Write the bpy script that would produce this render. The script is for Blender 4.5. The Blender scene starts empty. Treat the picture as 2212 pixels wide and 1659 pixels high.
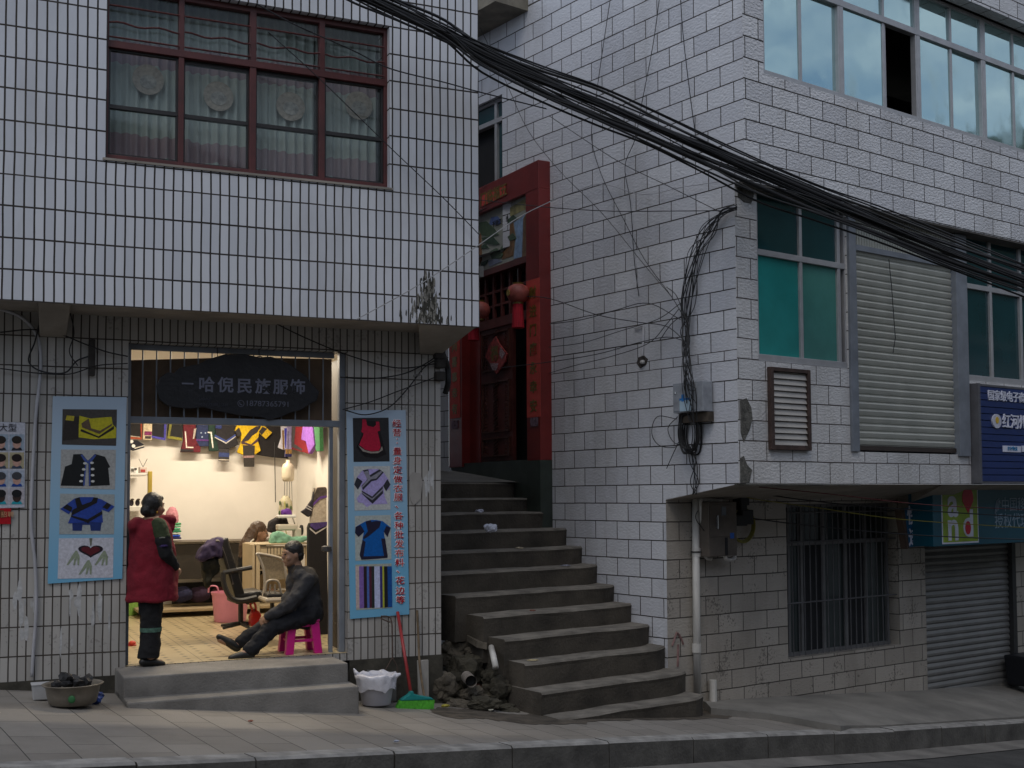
import bpy, bmesh, math, random
from mathutils import Vector as V, Matrix, noise
random.seed(11)
sc = bpy.context.scene
COL = sc.collection
ZC = 2.2                                   # camera height
# ------------------------------------------------------------------ camera
FOC = 4801.5 * 2212 / 4096; PCX = 1106.0; PCY = 1746.5 * 2212 / 4096
PIT = math.radians(2.8176); ROL = math.radians(-.319)
_cp, _sp = math.cos(PIT), math.sin(PIT); _c, _s = math.cos(ROL), math.sin(ROL)
CF = V((0, _cp, _sp)); _U0 = V((0, -_sp, _cp)); _R0 = V((1, 0, 0))
CR = _R0 * _c + _U0 * _s; CU = _U0 * _c - _R0 * _s
CAM = V((0, 0, ZC))
cd = bpy.data.cameras.new('camera'); cam = bpy.data.objects.new('camera', cd); COL.objects.link(cam)
cd.sensor_width = 36; cd.lens = FOC / 2212 * 36; cd.shift_y = (PCY - 829.5) / 2212
cd.clip_end = 3000; cd.clip_start = .05
cam.matrix_world = Matrix(((CR.x, CU.x, -CF.x, CAM.x), (CR.y, CU.y, -CF.y, CAM.y), (CR.z, CU.z, -CF.z, CAM.z), (0, 0, 0, 1)))
sc.camera = cam
# ------------------------------------------------------------------ light
SUN_EL, SUN_AZ = math.radians(56), math.radians(196)
w = bpy.data.worlds.new('World'); sc.world = w; w.use_nodes = True
nt = w.node_tree; nt.nodes.clear()
def N(nt, typ, **kw):
    n = nt.nodes.new(typ)
    for k, v in kw.items():
        if k.startswith('i_'): n.inputs[k[2:].replace('_', ' ')].default_value = v
        else: setattr(n, k, v)
    return n
sky = N(nt, 'ShaderNodeTexSky', sky_type='NISHITA', sun_disc=False, sun_elevation=SUN_EL, sun_rotation=SUN_AZ, dust_density=1.5, ozone_density=2.0)
tc = N(nt, 'ShaderNodeTexCoord'); mp = N(nt, 'ShaderNodeMapping'); mp.inputs['Scale'].default_value = (1, 1, 3.0)
cn = N(nt, 'ShaderNodeTexNoise'); cn.inputs['Scale'].default_value = 3.4; cn.inputs['Detail'].default_value = 7; cn.inputs['Roughness'].default_value = .55
rp = N(nt, 'ShaderNodeValToRGB'); rp.color_ramp.elements[0].position = .36; rp.color_ramp.elements[1].position = .55
mx = N(nt, 'ShaderNodeMix', data_type='RGBA'); mx.inputs['B'].default_value = (5.0, 5.4, 6.2, 1)
bg = N(nt, 'ShaderNodeBackground'); bg.inputs['Strength'].default_value = .105
wo = N(nt, 'ShaderNodeOutputWorld')
L = nt.links.new
L(tc.outputs['Generated'], mp.inputs['Vector']); L(mp.outputs['Vector'], cn.inputs['Vector']); L(cn.outputs['Fac'], rp.inputs['Fac'])
L(rp.outputs['Color'], mx.inputs['Factor']); L(sky.outputs['Color'], mx.inputs['A']); L(mx.outputs['Result'], bg.inputs['Color']); L(bg.outputs['Background'], wo.inputs['Surface'])
sd = bpy.data.lights.new('sun', 'SUN'); sd.energy = .5; sd.angle = math.radians(25); sd.color = (1, .94, .86)
so = bpy.data.objects.new('sun', sd); COL.objects.link(so)
sdir = V((math.sin(SUN_AZ) * math.cos(SUN_EL), math.cos(SUN_AZ) * math.cos(SUN_EL), math.sin(SUN_EL)))
so.rotation_euler = sdir.to_track_quat('Z', 'Y').to_euler(); so.location = (0, -5, 20)
sc.view_settings.view_transform = 'Standard'; sc.view_settings.look = 'None'; sc.view_settings.exposure = .27; sc.view_settings.gamma = 1
try: sc.view_settings.use_curve_mapping = False
except Exception: pass
sc.cycles.max_bounces = 7; sc.cycles.sample_clamp_indirect = 6
# ------------------------------------------------------------------ planes
def ray(x, y): return CF + CR * ((x - PCX) / FOC) - CU * ((y - PCY) / FOC)
def full(x, y): return x * 2212 / 4096, y * 2212 / 4096
def onz(x, y, z):
    r = ray(x, y); return CAM + r * ((z + ZC - CAM.z) / r.z)
def atd(x, y, d):
    r = ray(x, y); return CAM + r * (d / r.y)
class Fr:
    def __init__(s, O, du): s.O = V(O); s.u = V(du).normalized(); s.n = V((s.u.y, -s.u.x, 0))
    def hit(s, x, y, off=0):
        r = ray(x, y); P = s.O + s.n * off
        return CAM + r * ((P - CAM).dot(s.n) / r.dot(s.n))
    def uv(s, x, y, off=0):
        h = s.hit(x, y, off); return (h - s.O).dot(s.u), h.z - ZC
    def pt(s, u, z, off=0): 
        p = s.O + s.u * u + s.n * off; return V((p.x, p.y, z + ZC))
    def shift(s, off): return Fr(s.O + s.n * off, s.u)
YL, YR, YP = math.radians(24.45), math.radians(36.91), math.radians(29.5)
C_ = atd(1036, 707, 11.0)
FLU = Fr(C_, (math.cos(YL), math.sin(YL), 0)); OVH = .6
FLL = FLU.shift(-OVH)
BC = atd(1596, 1045, 11.8)
FRB = Fr(BC, (math.cos(YR), math.sin(YR), 0)); FRU = FRB.shift(.138)
FRS = Fr(BC, (math.sin(YR), -math.cos(YR), 0))
LCu, LCz = FRS.uv(1441, 1300)              # lower corner along side wall
RLO = LCu                                  # lower facade sits this far back (negative)
FRL = FRB.shift(RLO)
LC = FRL.O
dS = -FRS.u
_W0 = LC + dS * 1.9
_nP = V((-math.cos(YP), -math.sin(YP), 0))
FP = Fr(_W0 + _nP * .16, (math.sin(YP), -math.cos(YP), 0))
def st(s, out, z):                         # stairs coordinates: along the alley, out from side wall
    p = LC + dS * s + FRS.n * out; return V((p.x, p.y, z + ZC))
def gz(x, y): return -1.62 - .105 * ((.85 * x + .52 * y) - 2.28)
def gpix(x, y):
    r = ray(x, y); k = (-1.62 + .105 * 2.28) / (r.z + .105 * (.85 * r.x + .52 * r.y)); return CAM + r * k
FLOOR = -1.435
# ------------------------------------------------------------------ materials
MATS = {}
def lin(c): return tuple((x / 12.92 if x <= .04045 else ((x + .055) / 1.055) ** 2.4) for x in c)
def mat(name, col, rough=.7, var=.25, scale=6, bump=0, bscale=40, metal=0, spec=.5, coat=0, detail=5, stretch=(1, 1, 1)):
    if name in MATS: return MATS[name]
    m = bpy.data.materials.new(name); m.use_nodes = True; nt = m.node_tree; b = nt.nodes['Principled BSDF']
    b.inputs['Roughness'].default_value = rough; b.inputs['Metallic'].default_value = metal; b.inputs['Specular IOR Level'].default_value = spec
    if coat: b.inputs['Coat Weight'].default_value = coat
    g = N(nt, 'ShaderNodeNewGeometry'); mpp = N(nt, 'ShaderNodeMapping'); mpp.inputs['Scale'].default_value = stretch
    nt.links.new(g.outputs['Position'], mpp.inputs['Vector'])
    n = N(nt, 'ShaderNodeTexNoise'); n.inputs['Scale'].default_value = scale; n.inputs['Detail'].default_value = detail; n.inputs['Roughness'].default_value = .6
    nt.links.new(mpp.outputs['Vector'], n.inputs['Vector'])
    r = N(nt, 'ShaderNodeValToRGB'); e = r.color_ramp.elements
    e[0].position = .3; e[1].position = .7
    e[0].color = (*[c * (1 - var) for c in col], 1); e[1].color = (*[min(1, c * (1 + var * .7)) for c in col], 1)
    nt.links.new(n.outputs['Fac'], r.inputs['Fac']); nt.links.new(r.outputs['Color'], b.inputs['Base Color'])
    if bump:
        n2 = N(nt, 'ShaderNodeTexNoise'); n2.inputs['Scale'].default_value = bscale; n2.inputs['Detail'].default_value = 4
        nt.links.new(mpp.outputs['Vector'], n2.inputs['Vector'])
        bp = N(nt, 'ShaderNodeBump'); bp.inputs['Strength'].default_value = bump; bp.inputs['Distance'].default_value = .01
        nt.links.new(n2.outputs['Fac'], bp.inputs['Height']); nt.links.new(bp.outputs['Normal'], b.inputs['Normal'])
    MATS[name] = m; return m
def litwornmat(name, top, face, rough=.9, scale=2.5, bump=.7, bscale=35):  # colours upward faces paler, as sky light falls, along with wear
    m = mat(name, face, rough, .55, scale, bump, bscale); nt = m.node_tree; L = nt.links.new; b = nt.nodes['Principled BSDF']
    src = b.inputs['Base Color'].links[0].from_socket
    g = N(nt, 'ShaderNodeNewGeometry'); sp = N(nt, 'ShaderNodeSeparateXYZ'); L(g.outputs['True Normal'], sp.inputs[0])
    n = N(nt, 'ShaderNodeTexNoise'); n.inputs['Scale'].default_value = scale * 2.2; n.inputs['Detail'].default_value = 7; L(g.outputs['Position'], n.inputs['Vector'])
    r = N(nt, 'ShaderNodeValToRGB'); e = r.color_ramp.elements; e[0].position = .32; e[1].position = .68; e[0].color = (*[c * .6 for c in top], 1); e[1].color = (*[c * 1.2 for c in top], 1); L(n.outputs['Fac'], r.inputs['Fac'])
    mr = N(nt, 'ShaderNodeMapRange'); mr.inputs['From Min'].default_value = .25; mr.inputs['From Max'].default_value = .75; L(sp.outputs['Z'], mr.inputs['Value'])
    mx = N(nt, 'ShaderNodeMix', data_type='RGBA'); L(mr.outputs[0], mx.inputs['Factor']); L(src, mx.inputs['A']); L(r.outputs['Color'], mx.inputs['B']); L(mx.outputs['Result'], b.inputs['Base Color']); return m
def tilemat(name, bw, rh, mort, offset, c1, c2, cm, uo=0, vo=0, rough=.35, rock=0, rscale=45, dirt=.3, dscale=1.2, dcol=(.16, .14, .11), specks=0, streak=0):
    m = bpy.data.materials.new(name); m.use_nodes = True; nt = m.node_tree; b = nt.nodes['Principled BSDF']; L = nt.links.new
    uv = N(nt, 'ShaderNodeUVMap'); mp = N(nt, 'ShaderNodeMapping'); mp.inputs['Location'].default_value = (uo, vo, 0)
    wn = N(nt, 'ShaderNodeTexNoise'); wn.inputs['Scale'].default_value = 1.7; wn.inputs['Detail'].default_value = 2
    ws = N(nt, 'ShaderNodeVectorMath', operation='MULTIPLY_ADD'); ws.inputs[1].default_value = (.012, .012, 0); ws.inputs[2].default_value = (-.006, -.006, 0)
    wa = N(nt, 'ShaderNodeVectorMath', operation='ADD')
    L(uv.outputs[0], mp.inputs['Vector']); L(uv.outputs[0], wn.inputs['Vector']); L(wn.outputs['Color'], ws.inputs[0]); L(mp.outputs[0], wa.inputs[0]); L(ws.outputs[0], wa.inputs[1])
    br = N(nt, 'ShaderNodeTexBrick'); br.offset = offset; br.offset_frequency = 2
    for k, v in (('Color1', (*c1, 1)), ('Color2', (*c2, 1)), ('Mortar', (*cm, 1)), ('Scale', 1), ('Mortar Size', mort), ('Mortar Smooth', .15), ('Bias', 0), ('Brick Width', bw), ('Row Height', rh)): br.inputs[k].default_value = v
    L(wa.outputs[0], br.inputs['Vector'])
    g = N(nt, 'ShaderNodeNewGeometry')
    dn = N(nt, 'ShaderNodeTexNoise'); dn.inputs['Scale'].default_value = dscale; dn.inputs['Detail'].default_value = 8; dn.inputs['Roughness'].default_value = .65
    mp2 = N(nt, 'ShaderNodeMapping'); mp2.inputs['Scale'].default_value = (1, 1, .35 if streak else 1)
    L(g.outputs['Position'], mp2.inputs['Vector']); L(mp2.outputs[0], dn.inputs['Vector'])
    dr = N(nt, 'ShaderNodeValToRGB'); dr.color_ramp.elements[0].position = .48; dr.color_ramp.elements[1].position = .78
    L(dn.outputs['Fac'], dr.inputs['Fac'])
    dm = N(nt, 'ShaderNodeMath', operation='MULTIPLY'); dm.inputs[1].default_value = dirt; L(dr.outputs['Color'], dm.inputs[0])
    mx = N(nt, 'ShaderNodeMix', data_type='RGBA'); mx.inputs['B'].default_value = (*dcol, 1)
    L(dm.outputs[0], mx.inputs['Factor']); L(br.outputs['Color'], mx.inputs['A'])
    out = mx.outputs['Result']
    if specks:
        s1 = N(nt, 'ShaderNodeTexNoise'); s1.inputs['Scale'].default_value = 38; s1.inputs['Detail'].default_value = 6
        s2 = N(nt, 'ShaderNodeTexNoise'); s2.inputs['Scale'].default_value = 3.3; s2.inputs['Detail'].default_value = 3
        L(g.outputs['Position'], s1.inputs['Vector']); L(g.outputs['Position'], s2.inputs['Vector'])
        a = N(nt, 'ShaderNodeMath', operation='ADD'); L(s1.outputs['Fac'], a.inputs[0]); L(s2.outputs['Fac'], a.inputs[1])
        r2 = N(nt, 'ShaderNodeValToRGB'); r2.color_ramp.elements[0].position = .585; r2.color_ramp.elements[1].position = .62
        h = N(nt, 'ShaderNodeMath', operation='MULTIPLY'); h.inputs[1].default_value = .5; L(a.outputs[0], h.inputs[0]); L(h.outputs[0], r2.inputs['Fac'])
        q = N(nt, 'ShaderNodeMath', operation='MULTIPLY'); q.inputs[1].default_value = specks; L(r2.outputs['Color'], q.inputs[0])
        m2 = N(nt, 'ShaderNodeMix', data_type='RGBA'); m2.inputs['B'].default_value = (.05, .045, .04, 1); L(q.outputs[0], m2.inputs['Factor']); L(out, m2.inputs['A']); out = m2.outputs['Result']
    L(out, b.inputs['Base Color'])
    rm = N(nt, 'ShaderNodeMapRange'); rm.inputs['To Min'].default_value = rough; rm.inputs['To Max'].default_value = .9
    L(br.outputs['Fac'], rm.inputs['Value']); L(rm.outputs[0], b.inputs['Roughness'])
    inv = N(nt, 'ShaderNodeMath', operation='SUBTRACT'); inv.inputs[0].default_value = 1; L(br.outputs['Fac'], inv.inputs[1])
    bp = N(nt, 'ShaderNodeBump'); bp.inputs['Strength'].default_value = .8; bp.inputs['Distance'].default_value = .005; L(inv.outputs[0], bp.inputs['Height'])
    nor = bp.outputs['Normal']
    if rock:
        rn = N(nt, 'ShaderNodeTexNoise'); rn.inputs['Scale'].default_value = rscale; rn.inputs['Detail'].default_value = 3
        mp3 = N(nt, 'ShaderNodeMapping'); mp3.inputs['Scale'].default_value = (1, 1.6, 1); L(uv.outputs[0], mp3.inputs['Vector']); L(mp3.outputs[0], rn.inputs['Vector'])
        b2 = N(nt, 'ShaderNodeBump'); b2.inputs['Strength'].default_value = rock; b2.inputs['Distance'].default_value = .012
        L(rn.outputs['Fac'], b2.inputs['Height']); L(nor, b2.inputs['Normal']); nor = b2.outputs['Normal']
    L(nor, b.inputs['Normal'])
    MATS[name] = m; return m
def glassmat(name, tint, refl, rough=.02, base=.08):
    m = bpy.data.materials.new(name); m.use_nodes = True; nt = m.node_tree; nt.nodes.clear(); L = nt.links.new
    o = N(nt, 'ShaderNodeOutputMaterial'); t = N(nt, 'ShaderNodeBsdfTransparent'); t.inputs[0].default_value = (*tint, 1)
    gl = N(nt, 'ShaderNodeBsdfGlossy'); gl.inputs['Color'].default_value = (*refl, 1); gl.inputs['Roughness'].default_value = rough
    f = N(nt, 'ShaderNodeFresnel'); f.inputs[0].default_value = 1.5; ad = N(nt, 'ShaderNodeMath', operation='ADD'); ad.inputs[1].default_value = base
    L(f.outputs[0], ad.inputs[0]); mx = N(nt, 'ShaderNodeMixShader'); L(ad.outputs[0], mx.inputs[0]); L(t.outputs[0], mx.inputs[1]); L(gl.outputs[0], mx.inputs[2]); L(mx.outputs[0], o.inputs[0])
    MATS[name] = m; return m
def emitmat(name, col, s):
    m = bpy.data.materials.new(name); m.use_nodes = True; b = m.node_tree.nodes['Principled BSDF']
    b.inputs['Base Color'].default_value = (*col, 1); b.inputs['Emission Color'].default_value = (*col, 1); b.inputs['Emission Strength'].default_value = s
    MATS[name] = m; return m
def paint(r, g, b, rough=.6, **k):        # sRGB 0-255 -> material
    nm = 'paint_%d_%d_%d_%d' % (r, g, b, int(rough * 100))
    return mat(nm, lin((r / 255, g / 255, b / 255)), rough, k.pop('var', .15), **k)
# ------------------------------------------------------------------ mesh helpers
class MB:
    def __init__(s): s.v = []; s.f = []; s.uv = []
    def face(s, pts, uvs=None):
        i = len(s.v); s.v += [V(p) for p in pts]; s.f.append(list(range(i, i + len(pts)))); s.uv.append(uvs or [(0, 0)] * len(pts))
    def grid(s, rows, close=False, uvf=None):
        i = len(s.v); n = len(rows[0])
        for r in rows: s.v += [V(p) for p in r]
        for a in range(len(rows) - 1):
            for b in range(n if close else n - 1):
                q = [i + a * n + b, i + a * n + (b + 1) % n, i + (a + 1) * n + (b + 1) % n, i + (a + 1) * n + b]
                s.f.append(q); s.uv.append([(0, 0)] * 4)
    def box(s, fr, u0, u1, z0, z1, o0, o1):
        P = lambda u, z, o: fr.pt(u, z, o)
        if u0 > u1: u0, u1 = u1, u0
        if z0 > z1: z0, z1 = z1, z0
        if o0 > o1: o0, o1 = o1, o0
        F = s.face
        F([P(u0, z0, o1), P(u1, z0, o1), P(u1, z1, o1), P(u0, z1, o1)], [(u0, z0), (u1, z0), (u1, z1), (u0, z1)])
        F([P(u1, z0, o0), P(u0, z0, o0), P(u0, z1, o0), P(u1, z1, o0)], [(u1, z0), (u0, z0), (u0, z1), (u1, z1)])
        F([P(u1, z0, o1), P(u1, z0, o0), P(u1, z1, o0), P(u1, z1, o1)], [(o1, z0), (o0, z0), (o0, z1), (o1, z1)])
        F([P(u0, z0, o0), P(u0, z0, o1), P(u0, z1, o1), P(u0, z1, o0)], [(o0, z0), (o1, z0), (o1, z1), (o0, z1)])
        F([P(u0, z1, o1), P(u1, z1, o1), P(u1, z1, o0), P(u0, z1, o0)], [(u0, o1), (u1, o1), (u1, o0), (u0, o0)])
        F([P(u0, z0, o0), P(u1, z0, o0), P(u1, z0, o1), P(u0, z0, o1)], [(u0, o0), (u1, o0), (u1, o1), (u0, o1)])
        return s
    def hexa(s, b4, t4):                   # bottom 4 / top 4 points, same winding (ccw from above)
        F = s.face; F(list(t4)); F(list(reversed(b4)))
        for i in range(4): j = (i + 1) % 4; F([b4[i], b4[j], t4[j], t4[i]])
        return s
    def prism(s, fr, poly, o0, o1):
        a = [fr.pt(u, z, o1) for u, z in poly]; b = [fr.pt(u, z, o0) for u, z in poly]
        area = sum(poly[i][0] * poly[(i + 1) % len(poly)][1] - poly[(i + 1) % len(poly)][0] * poly[i][1] for i in range(len(poly)))
        if area < 0: a.reverse(); b.reverse(); poly = poly[::-1]
        s.face(a, list(poly)); s.face(b[::-1], list(poly)[::-1])
        for i in range(len(a)):
            j = (i + 1) % len(a); s.face([b[i], b[j], a[j], a[i]])
        return s
    def slab(s, poly, z0, z1):             # horizontal polygon of world xy (ccw) extruded in z (world)
        a = [V((p[0], p[1], z1)) for p in poly]; b = [V((p[0], p[1], z0)) for p in poly]
        s.face(a); s.face(b[::-1])
        for i in range(len(a)): j = (i + 1) % len(a); s.face([b[i], b[j], a[j], a[i]])
        return s
    def tube(s, pts, r, n=6, cap=True):
        pts = [V(p) for p in pts]; rs = r if isinstance(r, (list, tuple)) else [r] * len(pts)
        rows = []; up = None
        for i, p in enumerate(pts):
            t = (pts[min(i + 1, len(pts) - 1)] - pts[max(i - 1, 0)])
            if t.length < 1e-9: t = V((0, 0, 1))
            t.normalize()
            if up is None: up = V((0, 0, 1)) if abs(t.z) < .9 else V((1, 0, 0))
            a = t.cross(up); 
            if a.length < 1e-6: a = t.cross(V((1, .3, .2)))
            a.normalize(); b = a.cross(t); up = b
            rows.append([p + (a * math.cos(q) + b * math.sin(q)) * rs[i] for q in [2 * math.pi * k / n for k in range(n)]])
        s.grid(rows, True)
        if cap: s.face(rows[0][::-1]); s.face(rows[-1])
        return s
    def lathe(s, prof, c, n=24, sx=1, sy=1, rot=0, capb=True, capt=False):
        c = V(c); rows = []
        for r, z in prof: rows.append([c + V((r * sx * math.cos(q + rot), r * sy * math.sin(q + rot), z)) for q in [2 * math.pi * k / n for k in range(n)]])
        s.grid(rows, True)
        if capb: s.face(rows[0][::-1])
        if capt: s.face(rows[-1])
        return s
    def ell(s, c, rx, ry, rz, n=12, M=None):
        c = V(c); rows = []
        for i in range(n + 1):
            t = math.pi * i / n
            row = []
            for k in range(n * 2):
                q = 2 * math.pi * k / (n * 2); d = V((rx * math.sin(t) * math.cos(q), ry * math.sin(t) * math.sin(q), -rz * math.cos(t)))
                row.append(c + (M @ d if M else d))
            rows.append(row)
        s.grid(rows, True); return s
    def caps(s, a, b, ra, rb, n=10):       # tapered capsule
        a, b = V(a), V(b); t = (b - a); ln = t.length; t.normalize()
        h = t.cross(V((0, 0, 1)) if abs(t.z) < .9 else V((1, 0, 0))).normalized(); k = h.cross(t)
        st = []
        for i in range(6): q = math.pi / 2 * i / 5; st.append((-math.cos(q) * ra, math.sin(q) * ra))
        for i in range(6): q = math.pi / 2 * i / 5; st.append((ln + math.sin(q) * rb, math.cos(q) * rb))
        rows = [[a + t * x + (h * math.cos(p) + k * math.sin(p)) * max(r, 1e-4) for p in [2 * math.pi * j / n for j in range(n)]] for x, r in st]
        s.grid(rows, True); s.face(rows[0][::-1]); s.face(rows[-1]); return s
    def build(s, name, m, parent=None, smooth=False, bevel=0, label=None, cat=None, group=None, kind=None, remesh=0, disp=0, dsize=.1, sub=0, weld=False):
        me = bpy.data.meshes.new(name)
        if parent is not None: o0 = ROOTLOC(parent)
        elif s.v:
            xs = [p.x for p in s.v]; ys = [p.y for p in s.v]; zs = [p.z for p in s.v]
            o0 = V(((min(xs) + max(xs)) / 2, (min(ys) + max(ys)) / 2, min(zs)))
        else: o0 = V((0, 0, 0))
        me.from_pydata([p - o0 for p in s.v], [], s.f)
        uvl = me.uv_layers.new(name='UVMap'); i = 0
        for uvs in s.uv:
            for q in uvs: uvl.data[i].uv = q; i += 1
        bm = bmesh.new(); bm.from_mesh(me)
        if smooth or bevel or remesh or weld: bmesh.ops.remove_doubles(bm, verts=bm.verts, dist=1e-5)
        bmesh.ops.recalc_face_normals(bm, faces=bm.faces)
        if smooth:
            for f in bm.faces: f.smooth = True
        bm.to_mesh(me); bm.free()
        me.materials.append(m)
        o = bpy.data.objects.new(name, me); COL.objects.link(o)
        if parent is not None: o.parent = parent
        else: o.location = o0
        if remesh:
            q = o.modifiers.new('remesh', 'REMESH'); q.mode = 'VOXEL'; q.voxel_size = remesh; q.use_smooth_shade = True
            q = o.modifiers.new('smooth', 'SMOOTH'); q.factor = .5; q.iterations = 4
            if disp:
                tx = bpy.data.textures.new(name, 'CLOUDS'); tx.noise_scale = dsize
                q = o.modifiers.new('folds', 'DISPLACE'); q.texture = tx; q.strength = disp; q.mid_level = .5
        if bevel:
            q = o.modifiers.new('bevel', 'BEVEL'); q.width = bevel; q.segments = 2; q.limit_method = 'ANGLE'; q.angle_limit = .6
        tag(o, label, cat, group, kind); return o
def tag(o, label=None, cat=None, group=None, kind=None):
    if label: o['label'] = label
    if cat: o['category'] = cat
    if group: o['group'] = group
    if kind: o['kind'] = kind
    return o
def ROOTLOC(p):
    l = V((0, 0, 0))
    while p is not None: l += p.location; p = p.parent
    return l
def thing(name, label, cat, loc=(0, 0, 0), group=None, kind=None):
    o = bpy.data.objects.new(name, None); COL.objects.link(o); o.location = V(loc); o.empty_display_size = .1
    return tag(o, label, cat, group, kind)
def smooth_path(pts, k=6):
    pts = [V(p) for p in pts]; q = [pts[0] * 2 - pts[1]] + pts + [pts[-1] * 2 - pts[-2]]; out = []
    for i in range(1, len(q) - 2):
        for j in range(k):
            t = j / k; a, b, c, d = q[i - 1], q[i], q[i + 1], q[i + 2]
            out.append(.5 * ((2 * b) + (c - a) * t + (2 * a - 5 * b + 4 * c - d) * t * t + (3 * b - a - 3 * c + d) * t ** 3))
    out.append(pts[-1]); return out
def interp(pairs, x):
    for i in range(len(pairs) - 1):
        a, b = pairs[i], pairs[i + 1]
        if x <= b[0] or i == len(pairs) - 2: return a[1] + (b[1] - a[1]) * (x - a[0]) / (b[0] - a[0])
def wall(mb, fr, u0, u1, z0, z1, holes, vmap=lambda z: z, off=0, zbreaks=()):
    us = sorted({u0, u1, *[h[0] for h in holes], *[h[1] for h in holes]}); zs = sorted({z0, z1, *[h[2] for h in holes], *[h[3] for h in holes], *[z for z in zbreaks if z0 < z < z1]})
    us = [u for u in us if u0 <= u <= u1]; zs = [z for z in zs if z0 <= z <= z1]
    for a, b in zip(us, us[1:]):
        for c, d in zip(zs, zs[1:]):
            cu, cz = (a + b) / 2, (c + d) / 2
            if any(h[0] < cu < h[1] and h[2] < cz < h[3] for h in holes): continue
            mb.face([fr.pt(a, c, off), fr.pt(b, c, off), fr.pt(b, d, off), fr.pt(a, d, off)], [(a, vmap(c)), (b, vmap(c)), (b, vmap(d)), (a, vmap(d))])
    for h in holes:
        a, b, c, d, dep = h
        e = off - dep
        for p, q in (((a, c), (a, d)), ((a, d), (b, d)), ((b, d), (b, c)), ((b, c), (a, c))):
            if (p[1] < z0 or q[1] > z1 + 1) : continue
            horiz = p[1] == q[1]
            uv = ([(p[0], p[1]), (q[0], q[1]), (q[0], q[1] - dep), (p[0], p[1] - dep)] if horiz else [(off, vmap(p[1])), (off, vmap(q[1])), (e, vmap(q[1])), (e, vmap(p[1]))])
            mb.face([fr.pt(p[0], p[1], off), fr.pt(q[0], q[1], off), fr.pt(q[0], q[1], e), fr.pt(p[0], p[1], e)], uv)
def rect_px(fr, x0, x1, y0, y1, off=0):    # pixel corner pair -> (u0,u1,z0,z1) using left-bottom / right-top
    ua, za = fr.uv(x0, y1, off); ub, zb = fr.uv(x1, y0, off); return ua, ub, za, zb
def text_mesh(body, size, ext=.002, align='CENTER', bold=0, spacing=1):
    c = bpy.data.curves.new('txt', 'FONT'); c.body = body; c.size = size; c.extrude = ext; c.align_x = align; c.align_y = 'CENTER'; c.offset = bold; c.resolution_u = 3; c.space_character = spacing
    o = bpy.data.objects.new('txt', c); COL.objects.link(o); dg = bpy.context.evaluated_depsgraph_get()
    me = bpy.data.meshes.new_from_object(o.evaluated_get(dg)); bpy.data.objects.remove(o); bpy.data.curves.remove(c); return me
def text(name, body, fr, u, z, size, m, parent, off=.004, tilt=0, sx=1, **k):
    me = text_mesh(body, size, **k); me.name = name; o0 = ROOTLOC(parent) if parent is not None else V((0, 0, 0))
    ct, s_ = math.cos(tilt), math.sin(tilt)
    for v in me.vertices:
        x, y = v.co.x * sx, v.co.y; x, y = x * ct - y * s_, x * s_ + y * ct
        v.co = fr.pt(u + x, z + y, off + v.co.z) - o0
    me.materials.clear(); me.materials.append(m); o = bpy.data.objects.new(name, me); COL.objects.link(o); o.parent = parent; return o
def rock(c, r, seed=0, sq=(1, 1, 1), n=3):
    bm = bmesh.new(); bmesh.ops.create_icosphere(bm, subdivisions=n, radius=1); mb = MB()
    for v in bm.verts:
        d = v.co.normalized(); k = 1 + .55 * noise.noise(d * 1.1 + V((seed * 7.3, 0, 0))) + .25 * noise.noise(d * 3 + V((0, seed * 3.1, 0))) + .1 * noise.noise(d * 9)
        v.co = V((d.x * sq[0], d.y * sq[1], d.z * sq[2])) * k * r
    bm.verts.ensure_lookup_table()
    mb.v = [V(c) + v.co for v in bm.verts]; mb.f = [[v.index for v in f.verts] for f in bm.faces]; mb.uv = [[(0, 0)] * len(f) for f in mb.f]; bm.free(); return mb
# ------------------------------------------------------------------ wall materials
def vm(rows, rh):
    def f(z):
        for i in range(len(rows) - 1):
            if z <= rows[i + 1] or i == len(rows) - 2: return (i + (z - rows[i]) / (rows[i + 1] - rows[i])) * rh
    return f
GROUT = (.035, .03, .027)
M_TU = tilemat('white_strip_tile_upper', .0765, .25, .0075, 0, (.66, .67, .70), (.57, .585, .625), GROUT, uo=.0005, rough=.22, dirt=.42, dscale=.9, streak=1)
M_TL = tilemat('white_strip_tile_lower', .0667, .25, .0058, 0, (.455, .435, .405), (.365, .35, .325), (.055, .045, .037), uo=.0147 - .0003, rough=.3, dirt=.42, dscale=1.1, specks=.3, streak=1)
BK = dict(rough=.26, rscale=27, streak=1)
M_RS = tilemat('white_rock_block_side', .36, .2, .0062, .5, (.66, .67, .70), (.54, .55, .59), GROUT, uo=.35 + .72, vo=0, rock=.6, dirt=.42, **BK)
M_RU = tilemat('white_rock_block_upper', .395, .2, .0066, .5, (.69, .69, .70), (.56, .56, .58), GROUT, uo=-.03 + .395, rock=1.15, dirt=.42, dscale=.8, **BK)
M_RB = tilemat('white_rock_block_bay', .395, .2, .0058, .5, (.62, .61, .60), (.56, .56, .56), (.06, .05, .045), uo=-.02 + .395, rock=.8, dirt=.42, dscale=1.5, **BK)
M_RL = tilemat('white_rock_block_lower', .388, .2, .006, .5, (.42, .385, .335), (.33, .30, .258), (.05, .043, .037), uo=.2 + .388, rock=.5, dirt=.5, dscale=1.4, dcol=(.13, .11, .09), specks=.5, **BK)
M_CON = mat('grey_concrete', (.19, .18, .165), .85, .35, 3, .5, 60)
M_STEP = litwornmat('stair_concrete', (.185, .168, .142), (.064, .054, .041))  # sky-lit treads and shaded risers put into the colour, plus wear and damp
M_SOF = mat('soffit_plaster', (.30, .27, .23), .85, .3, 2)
M_FND = mat('rough_foundation', (.055, .05, .038), .95, .6, 5, 1, 18)
M_DARK = mat('dark_void', (.012, .013, .015), .8, .2)
M_AL = mat('aluminium', (.42, .42, .43), .38, .12, 8, metal=.35)
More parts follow.
